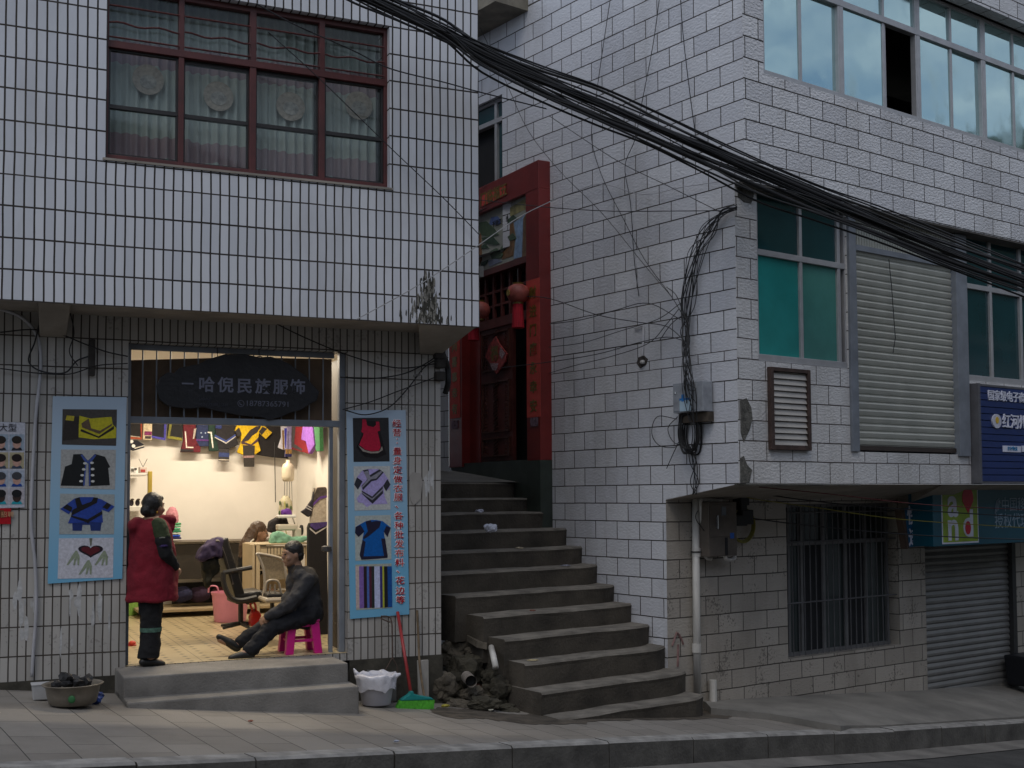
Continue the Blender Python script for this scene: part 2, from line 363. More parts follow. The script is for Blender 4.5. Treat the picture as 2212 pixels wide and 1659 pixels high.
M_STEEL = mat('painted_steel_grey', (.19, .21, .24), .5, .2, 5)
M_BLK = mat('black_rubber', (.012, .012, .013), .55, .2)
M_WOODW = mat('plain_white_paint', (.75, .74, .72), .5, .08)
# ------------------------------------------------------------------ ground
e1 = (gpix(207, 1636) - gpix(67, 1516)); e1.z = 0; e1.normalize(); e2 = V((-e1.y, e1.x, 0))
M_PAVE = tilemat('pavement_slabs', .62, .3, .0035, .5, (.255, .235, .207), (.205, .188, .165), (.045, .04, .034), rough=.75, rock=.25, rscale=60, dirt=.55, dscale=1.3, dcol=(.10, .088, .072))
KPX = [(0, 1659), (553, 1636), (1106, 1611), (1659, 1587), (1932, 1577), (2212, 1558)]
KP = [gpix(*p) for p in KPX]
KP = [KP[0] - (KP[1] - KP[0]) * 5] + KP + [KP[-1] + (KP[-1] - KP[-2]) * 3]
kd = [((KP[min(i + 1, len(KP) - 1)] - KP[max(i - 1, 0)]) * V((1, 1, 0))).normalized() for i in range(len(KP))]
kn = [V((-d.y, d.x, 0)) for d in kd]        # towards the facades
def grow(p, up=0): return V((p.x, p.y, gz(p.x, p.y) + ZC + up))
KW = .17; KH = .21
mb = MB()
rows = []
for off in [KW + i * .45 for i in range(0, 20)]: rows.append([grow(p + n * off, -.012) for p, n in zip(KP, kn)])
i0 = len(mb.f); mb.grid(rows)
for k, f in enumerate(mb.f): mb.uv[k] = [((mb.v[i] - V((0, 0, 0))).dot(e1), mb.v[i].dot(e2)) for i in f]
mb.build('pavement', M_PAVE, kind='structure')
# kerb stones
M_KERB = litwornmat('kerb_stone', (.29, .28, .262), (.105, .10, .09), .8, 3, .6, 40)  # top painted paler as if sky-lit, face darker; wear and dirt too
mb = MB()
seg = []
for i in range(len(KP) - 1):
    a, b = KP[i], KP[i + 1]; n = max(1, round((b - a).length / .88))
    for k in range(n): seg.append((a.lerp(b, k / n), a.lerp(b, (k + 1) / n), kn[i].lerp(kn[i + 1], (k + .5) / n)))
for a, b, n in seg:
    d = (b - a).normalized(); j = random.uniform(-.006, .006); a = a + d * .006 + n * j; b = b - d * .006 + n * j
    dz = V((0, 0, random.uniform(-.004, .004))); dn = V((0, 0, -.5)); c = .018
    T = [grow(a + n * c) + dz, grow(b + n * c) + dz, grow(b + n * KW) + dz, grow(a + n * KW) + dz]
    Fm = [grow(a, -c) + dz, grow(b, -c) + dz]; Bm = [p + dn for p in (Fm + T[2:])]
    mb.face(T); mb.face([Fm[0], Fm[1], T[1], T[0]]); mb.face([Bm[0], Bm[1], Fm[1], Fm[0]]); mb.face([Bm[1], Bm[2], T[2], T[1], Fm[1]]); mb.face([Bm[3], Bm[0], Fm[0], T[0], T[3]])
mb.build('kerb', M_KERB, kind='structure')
mb = MB(); mb.grid([[grow(p - n * o, -KH - .012 * (o > 0)) for p, n in zip(KP, kn)] for o in (-.1, .16, .36)]); mb.build('gutter', mat('gutter_concrete', (.17, .16, .145), .85, .4, 2.5, .4, 50), kind='structure')
mb = MB(); mb.grid([[grow(p - n * o, -KH - .02) for p, n in zip(KP, kn)] for o in (.3, 2, 5, 8, 11)]); mb.build('road', mat('asphalt', (.055, .053, .05), .85, .4, 3, .8, 90), kind='structure')
mb = MB(); mb.slab([(-900, -900), (900, -900), (900, 900), (-900, 900)], ZC - 14.2, ZC - 14); mb.build('ground', mat('earth', (.06, .065, .04), .95, .4, .05), kind='structure')
# hill across the valley
mb = MB(); rows = []
for i in range(26):
    a = math.radians(-62 + i * 5); row = []
    for j in range(9):
        t = j / 8; r = 190 + 260 * t; h = -14 + (122 + 26 * noise.noise(V((i * .33, 1.7, 0))) + 9 * noise.noise(V((i * .9, 4, 0)))) * math.sin(min(1, t * 1.4) * math.pi / 2) * (1 if i < 19 else max(.35, 1 - (i - 19) * .12)) + 6 * noise.noise(V((i * .7, j * .8, 3)))
        row.append(V((r * math.cos(a), r * math.sin(a), h)))
    rows.append(row)
mb.grid(rows); mb.build('hill', mat('wooded_hillside', (.035, .05, .025), .95, .5, .06), smooth=True, kind='structure')
# raised concrete apron in front of the block building
la = [(1525, 1514), (1640, 1507), (1770, 1500), (1890, 1495), (2005, 1490), (2100, 1484), (2212, 1477)]
A = [FRL.hit(*p) for p in la]; A = [p - FRL.n * .05 for p in A]
Bp = [(1536, 1541), (1664, 1553), (1816, 1580)]
Bq = [grow(gpix(*p), .055) for p in Bp] + [grow(KP[i] + kn[i] * KW, .02) for i in (5, 6)]
Bq.insert(3, grow(KP[4].lerp(KP[5], .75) + kn[4] * KW, .03)); Bq.append(grow(KP[7] + kn[7] * KW, .02)); A[-1] = A[-1] + FRL.u * 3
mb = MB(); mb.grid([A, [a.lerp(b, .5) + V((0, 0, .01)) for a, b in zip(A, Bq)], Bq, [b - V((0, 0, .2)) for b in Bq]])
mb.face([A[0], Bq[0], Bq[0] - V((0, 0, .2)), A[0] - V((0, 0, .2))])
mb.build('concrete_apron', mat('apron_concrete', (.20, .19, .17), .85, .35, 1.6, .5, 50), kind='structure')
# wet dirt at the foot of the stairs
mb = MB(); rim = [(1030, 1531), (1120, 1541), (1300, 1538), (1500, 1532), (1560, 1532), (1575, 1545), (1480, 1552), (1300, 1556), (1180, 1562), (1060, 1553), (960, 1545), (930, 1528)]
pts = []
for q in smooth_path([V((x, y, 0)) for x, y in rim + rim[:1]], 9)[:-1]:
    e = 9 * noise.noise(V((q.x * .05, q.y * .16, 1))) + 5 * noise.noise(V((q.x * .17, q.y * .4, 5))); pts.append(grow(gpix(q.x + e * 1.6, max(1522, q.y + e * .55)), -.008))
mb.face(pts); mb.build('dirt', mat('damp_dirt', (.085, .07, .053), .85, .55, 7, .6, 50), kind='structure')
# ------------------------------------------------------------------ left tiled building
LB = thing('tiled_building', 'two storey building clad in narrow white vertical tiles with an overhanging upper floor', 'building', FLL.pt(-2.2, -1.6))
rLU = [1.551, 1.797, 2.046, 2.299, 2.549, 2.73, 2.98, 3.24, 3.488, 3.742, 3.987, 4.237, 4.487, 4.737, 4.987, 5.237, 5.487, 5.737, 6.2]
w0, wz0 = FLU.uv(230, 338); w1, wz1 = FLU.uv(841, 56); _, wzb = FLU.uv(840, 408); wz0 = (wz0 + wzb) / 2
mb = MB(); wall(mb, FLU, -7.5, 0, 1.551, 6.0, [(w0, w1, wz0, wz1, .16)], vm(rLU, .25), zbreaks=rLU)
mb.face([FLU.pt(0, 1.551), FLU.pt(0, 1.551, -9), FLU.pt(0, 6, -9), FLU.pt(0, 6)], [(0, 0), (9, 0), (9, 4.45), (0, 4.45)])
mb.face([FLU.pt(-7.5, 6), FLU.pt(0, 6), FLU.pt(0, 6, -9), FLU.pt(-7.5, 6, -9)])
mb.build('upper_wall', M_TU, LB)
rLL = [-2.3, -2.05, -1.8, -1.55, -1.301, -1.06, -.819, -.575, -.331, -.09, .149, .385, .626, .866, 1.106, 1.356, 1.6]
d0, _ = FLL.uv(274, 1100); d1, _ = FLL.uv(751, 1250); _, dz1 = FLL.uv(276, 739); TB = -1.5; EU = FLL.uv(952, 1050)[0]
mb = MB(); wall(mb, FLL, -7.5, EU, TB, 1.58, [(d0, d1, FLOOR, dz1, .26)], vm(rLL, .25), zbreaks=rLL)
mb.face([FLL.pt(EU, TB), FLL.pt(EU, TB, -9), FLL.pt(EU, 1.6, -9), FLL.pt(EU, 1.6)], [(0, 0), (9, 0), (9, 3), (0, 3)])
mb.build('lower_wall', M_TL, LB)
mb = MB(); mb.box(FLL, -7.5, d0 - .02, -2.4, TB, -.05, .012); mb.box(FLL, d1 + .02, EU + .01, -2.6, TB - .002, -.6, .014); mb.build('foundation', M_FND, LB)
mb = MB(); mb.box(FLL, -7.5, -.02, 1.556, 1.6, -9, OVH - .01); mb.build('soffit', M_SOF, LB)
def bracket(xa, xb, xc, xd, yc):
    ua, za = FLU.uv(xa, 703); ub, _ = FLU.uv(xb, 706); uc, zc = FLL.uv(xc, yc); ud, _ = FLL.uv(xd, yc); z = 1.549
    mb = MB(); mb.hexa([FLU.pt(ua, z, -.02), FLU.pt(ub, z, -.02), FLL.pt(ud, zc, .01), FLL.pt(uc, zc, .01)], [FLU.pt(ua, 1.57, -.02), FLU.pt(ub, 1.57, -.02), FLL.pt(ud, 1.57, .01), FLL.pt(uc, 1.57, .01)])
    mb.build('bracket', M_SOF, LB, bevel=.01)
bracket(82, 153, 85, 143, 728); bracket(906, 1030, 906, 950, 766)
for nm, mm, nn in (('moss_streaks', mat('moss_stain', (.045, .043, .034), .95, .6, 30), 150), ('lime_streaks', mat('lime_stain', (.20, .19, .165), .95, .6, 40), 60)):
    mb = MB()
    for k in range(nn):
        t = random.random() ** .7; x = 925 + random.gauss(0, 1) * (5 + 15 * t); y = 596 + 104 * t; u, z = FLU.uv(x, y); w_ = random.uniform(.004, .011); h_ = random.uniform(.02, .09); z = max(z, 1.56); o = .002 + .00002 * k + (.004 if nn == 60 else 0)
        mb.prism(FLU, [(u - w_, z), (u + w_ * .6, z - min(h_ * .2, z - 1.553)), (u + w_, z + h_ * .5), (u + w_ * .2, z + h_), (u - w_ * .7, z + h_ * .7)], -.001, o)
    mb.build(nm, mm, LB, kind='stuff')
mb = MB()
for k in range(24):
    x = random.choice((random.gauss(150, 14), random.gauss(205, 14), random.gauss(45, 20), random.gauss(925, 10))); y = random.uniform(1270, 1400) if x < 400 else random.uniform(1010, 1060); u, z = FLL.uv(x, y); w_ = random.uniform(.008, .024); h_ = random.uniform(.03, .14)
    mb.prism(FLL, [(u + w_ * math.cos(q) * random.uniform(.6, 1.2), z + h_ * math.sin(q) * random.uniform(.7, 1.2)) for q in [j * math.pi / 5 for j in range(10)]], -.001, .0025 + .00003 * k)
mb.build('whitewash_smears', mat('whitewash', (.46, .46, .455), .8, .3, 20), LB, kind='stuff')
# ---- window of the upper floor
M_RED = mat('oxide_red_paint', (.085, .018, .016), .5, .3, 6)
M_GL = glassmat('window_glass', (.74, .79, .76), (.55, .6, .62), .03, .0)
WN = thing('upper_window', None, None, (0, 0, 0)); del_ = WN; bpy.data.objects.remove(del_)
mb = MB(); o0, o1 = -.13, -.06
xs = [(230, 236), (388, 400), (543, 557), (694, 706), (834, 842)]
U = [(FLU.uv(a, 230)[0], FLU.uv(b, 230)[0]) for a, b in xs]
for a, b in U: mb.box(FLU, a, b, wz0, wz1, o0, o1)
mb.box(FLU, w0, w1, wz0, wz0 + .05, o0 - .004, o1 - .004); mb.box(FLU, w0, w1, wz1 - .05, wz1, o0 - .004, o1 - .004)
tz = FLU.uv(700, 155)[1]; mb.box(FLU, w0, w1, tz - .03, tz + .03, o0 - .006, o1 + .006)
wf = mb.build('window', M_RED, LB, bevel=.004, label='dark red framed window')
mb = MB()
for i in range(4):
    a, b = U[i][1], U[i + 1][0]; zc = wz0 + (tz - wz0) * .47; dd = .02 if i in (1, 2) else 0
    for k in (zc,): mb.box(FLU, a, b, k - .016, k + .016, o0 + .002 - dd, o1 - .02 - dd)
    for e in (a, b - .016): mb.box(FLU, e, e + .016, wz0 + .05, tz - .03, o0 + .004 - dd, o1 - .024 - dd)
    mb.box(FLU, a, b, wz0 + .05, wz0 + .066, o0 + .006 - dd, o1 - .024 - dd); mb.box(FLU, a, b, tz - .046 - dd, tz - .03, o0 + .006 - dd, o1 - .024 - dd)
mb.build('sash', mat('dark_sash', (.02, .018, .018), .5), wf)
mb = MB()
for k, zz in enumerate((.16, .33, .47)):
    for i in range(4):
        a, b = U[i][1], U[i + 1][0]
        mb.tube([FLU.pt(a + (b - a) * t / 10, wz1 - .05 - zz * (wz1 - tz - .08) / .5 + (.012 * math.sin(t * 1.1 + i) if k == 1 else 0), -.05) for t in range(11)], .008, 6)
mb.build('security_bar', M_RED, wf)
mb = MB(); mb.face([FLU.pt(w0, wz0, -.11), FLU.pt(w1, wz0, -.11), FLU.pt(w1, wz1, -.11), FLU.pt(w0, wz1, -.11)]); mb.build('pane', M_GL, wf)
mb = MB(); mb.box(FLU, w0 - .03, w1 + .03, wz0 - .02, wz0 - .001, -.1, .012); mb.build('sill', M_SOF, wf)
mb = MB(); wall(mb, FLU, w0 - 1, w1 + 1, wz0 - .6, wz1 + .4, [], off=-2.5); mb.box(FLU, w0 - 1, w1 + 1, wz0 - .7, wz0 - .6, -2.5, -.2); mb.build('room_wall', mat('dim_room', (.2, .19, .17), .9), LB)
# curtains (four drops) with pink stripes
def curtain_mat():
    m = bpy.data.materials.new('striped_curtain'); m.use_nodes = True; nt = m.node_tree; b = nt.nodes['Principled BSDF']; b.inputs['Roughness'].default_value = .9
    uv = N(nt, 'ShaderNodeUVMap'); sp = N(nt, 'ShaderNodeSeparateXYZ'); nt.links.new(uv.outputs[0], sp.inputs[0])
    n = N(nt, 'ShaderNodeTexNoise'); n.inputs['Scale'].default_value = 5; nt.links.new(uv.outputs[0], n.inputs['Vector'])
    a = N(nt, 'ShaderNodeMath', operation='MULTIPLY_ADD'); a.inputs[1].default_value = .05; nt.links.new(n.outputs['Fac'], a.inputs[0]); nt.links.new(sp.outputs['Y'], a.inputs[2])
    r = N(nt, 'ShaderNodeValToRGB'); r.color_ramp.interpolation = 'CONSTANT'; e = r.color_ramp.elements
    pale, pink = (.60, .63, .62, 1), (.50, .37, .41, 1)
    e[0].position = 0; e[0].color = pale; e[1].position = .17; e[1].color = pink
    for p, c in ((.27, pale), (.60, pink), (.71, pale)): q = e.new(p); q.color = c
    nt.links.new(a.outputs[0], r.inputs['Fac']); nt.links.new(r.outputs['Color'], b.inputs['Base Color']); return m
M_CUR = curtain_mat()
where = ['behind the left end of the red window', 'behind the second pane of the red window', 'behind the third pane of the red window', 'behind the right end of the red window']
for i in range(4):
    a = w0 + (w1 - w0) * i / 4; b = w0 + (w1 - w0) * (i + 1) / 4; mb = MB(); n = 60; cols = []
    for k in range(n + 1):
        t = k / n; u = a + (b - a) * t; o = -.30 + .028 * math.sin(t * 46 + i) + .02 * noise.noise(V((t * 9, i * 5, 0)))
        cols.append((u, o))
    zz = [wz0 - .15, (wz0 + tz) / 2, tz + .3, wz1 + .2]
    for (ua, oa), (ub, ob) in zip(cols, cols[1:]):
        mb.face([FLU.pt(ua, zz[0], oa), FLU.pt(ub, zz[0], ob), FLU.pt(ub, zz[-1], ob), FLU.pt(ua, zz[-1], oa)], [(ua, 0), (ub, 0), (ub, 1), (ua, 1)])
    ct = thing('curtain', 'pale curtain with pink stripes hanging ' + where[i], 'curtain', FLU.pt((a + b) / 2, zz[0], -.3), 'curtains behind the red window')
    mb.build('drape', M_CUR, ct, smooth=True)
    x, y = [(320, 172), (472, 208), (628, 230), (775, 228)][i]; mu, mz = FLU.uv(x, y, -.26); mb = MB()
    mb.prism(FLU, [(mu + .13 * math.cos(q), mz + .13 * math.sin(q)) for q in [k * math.pi / 12 for k in range(24)]], -.262, -.258); mb.build('round_motif', mat('peach_print', (.60, .50, .44), .9, .3, 30), ct)
    mb = MB()
    mb.prism(FLU, [(mu + .07 * math.cos(t), mz - .02 + .06 * math.sin(t)) for t in [k * math.pi / 8 for k in range(16)]], -.2575, -.2545)
    mb.build('printed_flower', mat('print_colours', (.56, .50, .47), .9, .5, 24), ct)
# ---- doorway frame, grille, steps
DF = FLL.shift(-.12)
mb = MB(); tu0, tza = DF.uv(277, 910); tu1, tzb = DF.uv(723, 913); tz_ = (tza + tzb) / 2
mb.box(DF, tu0 - .05, d1, tz_ - .03, tz_ + .03, -.03, .03)
mb.box(DF, d1 - .055, d1 - .001, FLOOR, dz1, -.035, .035); mb.box(DF, d0 + .001, d0 + .035, FLOOR, dz1, -.035, .035)
pu = DF.uv(714, 1200)[0]; mb.box(DF, pu - .018, pu + .018, FLOOR, tz_ - .03, -.018, .018); mb.box(DF, d0 + .035, d1 - .1, dz1 - .05, dz1 - .001, -.02, .02)
df = mb.build('door_frame', M_STEEL, LB, bevel=.004)
mb = MB(); mb.box(FLL, d1 - .03, d1 - .004, FLOOR + .02, dz1 - .05, -.56, -.2); mb.build('door_leaf', mat('dark_door_leaf', (.05, .042, .034), .6, .3, 4), LB, label='dark door leaf folded back inside the opening')
mb = MB(); x = 308
while x < 722:
    u = DF.uv(x, 830)[0]; mb.tube([DF.pt(u, tz_ + .03), DF.pt(u, dz1 - .04)], .007, 6); x += 30
for x in (485, 560): 
    c = DF.uv(x, 778); mb.tube([DF.pt(c[0] + .035 * math.cos(q), c[1] + .035 * math.sin(q), .012) for q in [k * .5 for k in range(13)]], .005, 5)
mb.build('grille', M_STEEL, df)
mb = MB(); mb.lathe([(.02, 0), (.045, .01), (.045, .05), (.02, .06)], DF.pt(DF.uv(702, 1187)[0], DF.uv(702, 1192)[1], .05), 10); mb.tube([DF.pt(pu, DF.uv(702, 1188)[1], .03), DF.pt(pu - .1, DF.uv(702, 1186)[1], .06)], .01); mb.build('lock', mat('old_iron', (.06, .055, .05), .6, .3), df)
FS_ = FLL.shift(.62); FS2 = FLL.shift(.86)
sl = FS_.uv(267, 1464)[0]; sr = FS_.uv(752, 1431)[0]; sr2 = FS2.uv(776, 1476)[0]
mb = MB(); mb.box(FLL, sl, sr, -2.6, FLOOR, .0, .62); mb.build('doorstep', M_CON, LB, bevel=.012)
mb = MB(); mb.box(FLL, sl + .0, sr2, -2.6, -1.6, .002, .86); mb.build('doorstep', M_CON, LB, bevel=.015)
# ---- shop interior shell
IW = 4.85; iu1 = FLL.uv(641, 1000, -IW)[0]; iu0 = d0 - .9; CEIL = 1.47
M_SHOPW = mat('shop_plaster', (.72, .69, .64), .8, .06, 2); 
mb = MB(); wall(mb, FLL, iu0, iu1, FLOOR, CEIL, [], off=-IW)
mb.face([FLL.pt(iu1, FLOOR, -.26), FLL.pt(iu1, FLOOR, -IW), FLL.pt(iu1, CEIL, -IW), FLL.pt(iu1, CEIL, -.26)])
mb.face([FLL.pt(iu0, FLOOR, -.26), FLL.pt(iu0, FLOOR, -IW), FLL.pt(iu0, CEIL, -IW), FLL.pt(iu0, CEIL, -.26)])
mb.face([FLL.pt(iu0, FLOOR, -.262), FLL.pt(d0, FLOOR, -.262), FLL.pt(d0, CEIL, -.262), FLL.pt(iu0, CEIL, -.262)])
mb.face([FLL.pt(d1, FLOOR, -.262), FLL.pt(iu1, FLOOR, -.262), FLL.pt(iu1, CEIL, -.262), FLL.pt(d1, CEIL, -.262)])
mb.face([FLL.pt(iu0, CEIL, -.26), FLL.pt(iu1, CEIL, -.26), FLL.pt(iu1, CEIL, -IW), FLL.pt(iu0, CEIL, -IW)])
mb.build('shop_wall', M_SHOPW, LB)
def floormat():
    m = bpy.data.materials.new('shop_floor_tile'); m.use_nodes = True; nt = m.node_tree; b = nt.nodes['Principled BSDF']; L = nt.links.new; b.inputs['Roughness'].default_value = .35
    uv = N(nt, 'ShaderNodeUVMap'); sc_ = N(nt, 'ShaderNodeVectorMath', operation='SCALE'); sc_.inputs['Scale'].default_value = 1 / .17; L(uv.outputs[0], sc_.inputs[0])
    fr = N(nt, 'ShaderNodeVectorMath', operation='FRACTION'); L(sc_.outputs[0], fr.inputs[0])
    sb = N(nt, 'ShaderNodeVectorMath', operation='SUBTRACT'); sb.inputs[1].default_value = (.5, .5, 0); L(fr.outputs[0], sb.inputs[0])
    ab = N(nt, 'ShaderNodeVectorMath', operation='ABSOLUTE'); L(sb.outputs[0], ab.inputs[0]); s = N(nt, 'ShaderNodeSeparateXYZ'); L(ab.outputs[0], s.inputs[0])
    ad = N(nt, 'ShaderNodeMath', operation='ADD'); L(s.outputs['X'], ad.inputs[0]); L(s.outputs['Y'], ad.inputs[1])
    g1 = N(nt, 'ShaderNodeMath', operation='LESS_THAN'); g1.inputs[1].default_value = .17; L(ad.outputs[0], g1.inputs[0])
    sc2 = N(nt, 'ShaderNodeVectorMath', operation='SCALE'); sc2.inputs['Scale'].default_value = 1 / .34; L(uv.outputs[0], sc2.inputs[0]); f2 = N(nt, 'ShaderNodeVectorMath', operation='FRACTION'); L(sc2.outputs[0], f2.inputs[0]); s2 = N(nt, 'ShaderNodeSeparateXYZ'); L(f2.outputs[0], s2.inputs[0])
    mn = N(nt, 'ShaderNodeMath', operation='MINIMUM'); L(s2.outputs['X'], mn.inputs[0]); mn.inputs[1].default_value = 1; g2 = N(nt, 'ShaderNodeMath', operation='LESS_THAN'); g2.inputs[1].default_value = .016; L(mn.outputs[0], g2.inputs[0])
    mxx = N(nt, 'ShaderNodeMath', operation='MAXIMUM'); L(g1.outputs[0], mxx.inputs[0]); L(g2.outputs[0], mxx.inputs[1])
    n = N(nt, 'ShaderNodeTexNoise'); n.inputs['Scale'].default_value = 3; n.inputs['Detail'].default_value = 6; L(uv.outputs[0], n.inputs['Vector']); r = N(nt, 'ShaderNodeValToRGB'); r.color_ramp.elements[0].color = (.33, .26, .14, 1); r.color_ramp.elements[1].color = (.55, .46, .29, 1); L(n.outputs['Fac'], r.inputs['Fac'])
    mx = N(nt, 'ShaderNodeMix', data_type='RGBA'); mx.inputs['B'].default_value = (.045, .038, .03, 1); L(mxx.outputs[0], mx.inputs['Factor']); L(r.outputs['Color'], mx.inputs['A']); L(mx.outputs['Result'], b.inputs['Base Color']); return m
mb = MB(); mb.face([FLL.pt(iu0, FLOOR + .004, -.002), FLL.pt(iu1, FLOOR + .004, -.002), FLL.pt(iu1, FLOOR + .004, -IW), FLL.pt(iu0, FLOOR + .004, -IW)], [(iu0, 0), (iu1, 0), (iu1, IW), (iu0, IW)])
mb.build('shop_floor', floormat(), LB)
# ceiling lamps, out of sight behind the name board
M_TUBE = emitmat('lamp_tube', (1, .9, .76), 11)
def lamp(u, w_, lab, watts, ln=1.2):
    t = thing('ceiling_lamp', lab, 'lamp', FLL.pt(u, CEIL - .12, -w_), 'ceiling lamps in the shop')
    mb = MB(); mb.box(FLL, u - ln / 2, u + ln / 2, CEIL - .06, CEIL - .001, -w_ - .04, -w_ + .04); mb.build('housing', M_WOODW, t, bevel=.004)
    mb = MB(); mb.tube([FLL.pt(u - ln / 2 + .03, CEIL - .08, -w_), FLL.pt(u + ln / 2 - .03, CEIL - .08, -w_)], .016, 8); mb.build('tube', M_TUBE, t)
    ld = bpy.data.lights.new('lamp_light', 'AREA'); ld.shape = 'RECTANGLE'; ld.size = ln; ld.size_y = .06; ld.energy = watts; ld.color = (1, .86, .66)
    lo = bpy.data.objects.new('lamp_light', ld); COL.objects.link(lo); lo.parent = t; lo.location = (0, 0, -.0)
    lo.rotation_euler = (0, 0, YL)
lamp(d1 - .75, .8, 'tube lamp on the shop ceiling nearest the doorway', 43)
lamp(d1 - .5, 3.6, 'tube lamp on the shop ceiling by the back wall', 50)
# ------------------------------------------------------------------ right building clad in rock faced blocks
RBD = thing('block_building', 'corner building clad in rough white blocks with teal windows and a projecting bay', 'building', FRL.pt(2, -2.2))
zb = FRU.uv(1611, 390)[1]
rRS = [-3.1, -2.9, -2.7, -2.5, -2.3, -2.1, -1.9, -1.7, -1.5, -1.286, -1.082, -.881, -.683, -.482, -.285, -.09, .108, .311, .513, .721, .926, 1.132, 1.333, 1.43, 1.636, 1.839, 2.041, 2.248, 2.456, 2.668, 2.88, 3.09, 3.3, 3.506, 3.706, 3.91, 4.114, 4.319, 4.531, 4.739, 4.945, 5.15, 5.36, 5.56, 5.76, 6.0, 6.5]
vRS = vm(rRS, .2)
mb = MB()
pu_r = LCu - 1.9; pu_l = FRS.uv(970, 1000)[0]; pzt = FP.uv(1167, 343)[1]
sw = (FRS.uv(1032, 350)[0] - .5, FRS.uv(1085, 300)[0], pzt - .3, (FRS.uv(1082, 192)[1] + FRS.uv(1040, 236)[1]) / 2, .18)
hp = (pu_l, pu_r, -.6, pzt - .02, .01)
wall(mb, FRS, -12, 0, .105, zb, [hp, (sw[0], sw[1], sw[2], zb, .18)], vRS, zbreaks=rRS)
wall(mb, FRS, -12, .138, zb, 6.3, [(sw[0], sw[1], zb - .01, sw[3], .18)], vRS, zbreaks=rRS)
wall(mb, FRS, -12, LCu, -3.1, .105, [hp], vRS, zbreaks=rRS)
mb.face([FRS.pt(LCu, -.05), FRS.pt(0, .105), FRS.pt(LCu, .105)], [(LCu, vRS(-.05)), (0, vRS(.105)), (LCu, vRS(.105))])
mb.build('side_wall', M_RS, RBD)
rRU = [2.6, 2.8, 3.0, 3.1, 3.3, 3.505, 3.709, 3.912, 4.12, 4.333, 4.55, 4.765, 4.97, 5.18, 5.39, 5.6, 5.8, 6.0, 6.5]
uw0 = FRU.uv(1649, 100)[0]; uwz0 = (FRU.uv(1651, 157)[1] + FRU.uv(2212, 332)[1]) / 2; uwt = (FRU.uv(1826, 5)[1] + FRU.uv(2206, 153)[1]) / 2; uwz1 = FRU.uv(2212, 80)[1] + .05
mb = MB(); wall(mb, FRU, 0, 10, zb, 6.3, [(uw0, 9.3, uwz0, uwz1, .14)], vm(rRU, .2), zbreaks=rRU)
mb.face([FRU.pt(10, zb), FRU.pt(10, zb, -9), FRU.pt(10, 6.3, -9), FRU.pt(10, 6.3)]); mb.face([FRU.pt(0, 6.3), FRU.pt(10, 6.3), FRU.pt(10, 6.3, -9), FRU.pt(0, 6.3, -9)])
mb.build('upper_wall', M_RU, RBD)
mb = MB(); mb.box(FRU, .9, 10, uwz1, 6.2, -.05, .16); mb.build('floor_band', M_RU, RBD)
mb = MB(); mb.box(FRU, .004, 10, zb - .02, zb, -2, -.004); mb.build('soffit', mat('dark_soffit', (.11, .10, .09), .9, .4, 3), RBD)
rRB = [.105, .333, .532, .733, .936, 1.141, 1.346, 1.55, 1.75, 1.95, 2.15, 2.36, 2.56, 2.76, 2.96, 3.2]
b1u0 = FRB.uv(1637, 650)[0]; b1u1 = FRB.uv(1832, 700)[0]; b1z = (FRB.uv(1645, 776)[1] + FRB.uv(1830, 799)[1]) / 2
ssu0 = b1u1 + .002; ssu1 = FRB.uv(2086, 800)[0]; ssz = (FRB.uv(1850, 977)[1] + FRB.uv(2080, 981)[1]) / 2
b2u0 = ssu1 + .002; b2z = FRB.uv(2100, 822)[1]
mb = MB(); wall(mb, FRB, 0, 10, .105, zb - .001, [(b1u0, b1u1, b1z, zb, .1), (ssu0, ssu1, ssz, zb, .1), (b2u0, 9.5, b2z, zb, .1)], vm(rRB, .2), zbreaks=rRB)
mb.build('bay_wall', M_RB, RBD)
mb = MB(); mb.hexa([FRB.pt(.003, .1), FRB.pt(10, .1), FRL.pt(10, -.055), FRL.pt(.003, -.055)], [FRB.pt(.003, .104), FRB.pt(10, .104), FRL.pt(10, .1), FRL.pt(.003, .1)]); mb.build('soffit', M_SOF, RBD)
mb = MB(); mb.box(FRB, .0, 1.9, .085, .104, -.06, .012); mb.build('drip_edge', M_FND, RBD)
rRL = [-3.1, -2.9, -2.7, -2.5, -2.3, -2.107, -1.907, -1.7, -1.5, -1.295, -1.09, -.885, -.685, -.485, -.285, -.085, .1]
lw = (FRL.uv(1700, 1250)[0], FRL.uv(1942, 1250)[0], (FRL.uv(1701, 1421)[1] + FRL.uv(1942, 1396)[1]) / 2, FRL.uv(1700, 1089)[1], .2)
lsh = (FRL.uv(2000, 1300)[0], FRL.uv(2190, 1300)[0], -3.1, FRL.uv(2000, 1165)[1], .1)
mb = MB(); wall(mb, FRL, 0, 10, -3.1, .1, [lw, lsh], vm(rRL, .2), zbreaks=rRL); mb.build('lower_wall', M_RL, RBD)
mb = MB(); mb.hexa([FRB.pt(FRB.uv(2036, 1043)[0], .09, -.02), FRB.pt(FRB.uv(2108, 1043)[0], .09, -.02), FRL.pt(FRL.uv(1990, 1080)[0], -.2), FRL.pt(FRL.uv(1940, 1080)[0], -.2)],
                   [FRB.pt(FRB.uv(2036, 1043)[0], .099, -.02), FRB.pt(FRB.uv(2108, 1043)[0], .099, -.02), FRL.pt(FRL.uv(1990, 1080)[0], .0), FRL.pt(FRL.uv(1940, 1080)[0], .0)]); mb.build('bracket', M_SOF, RBD)
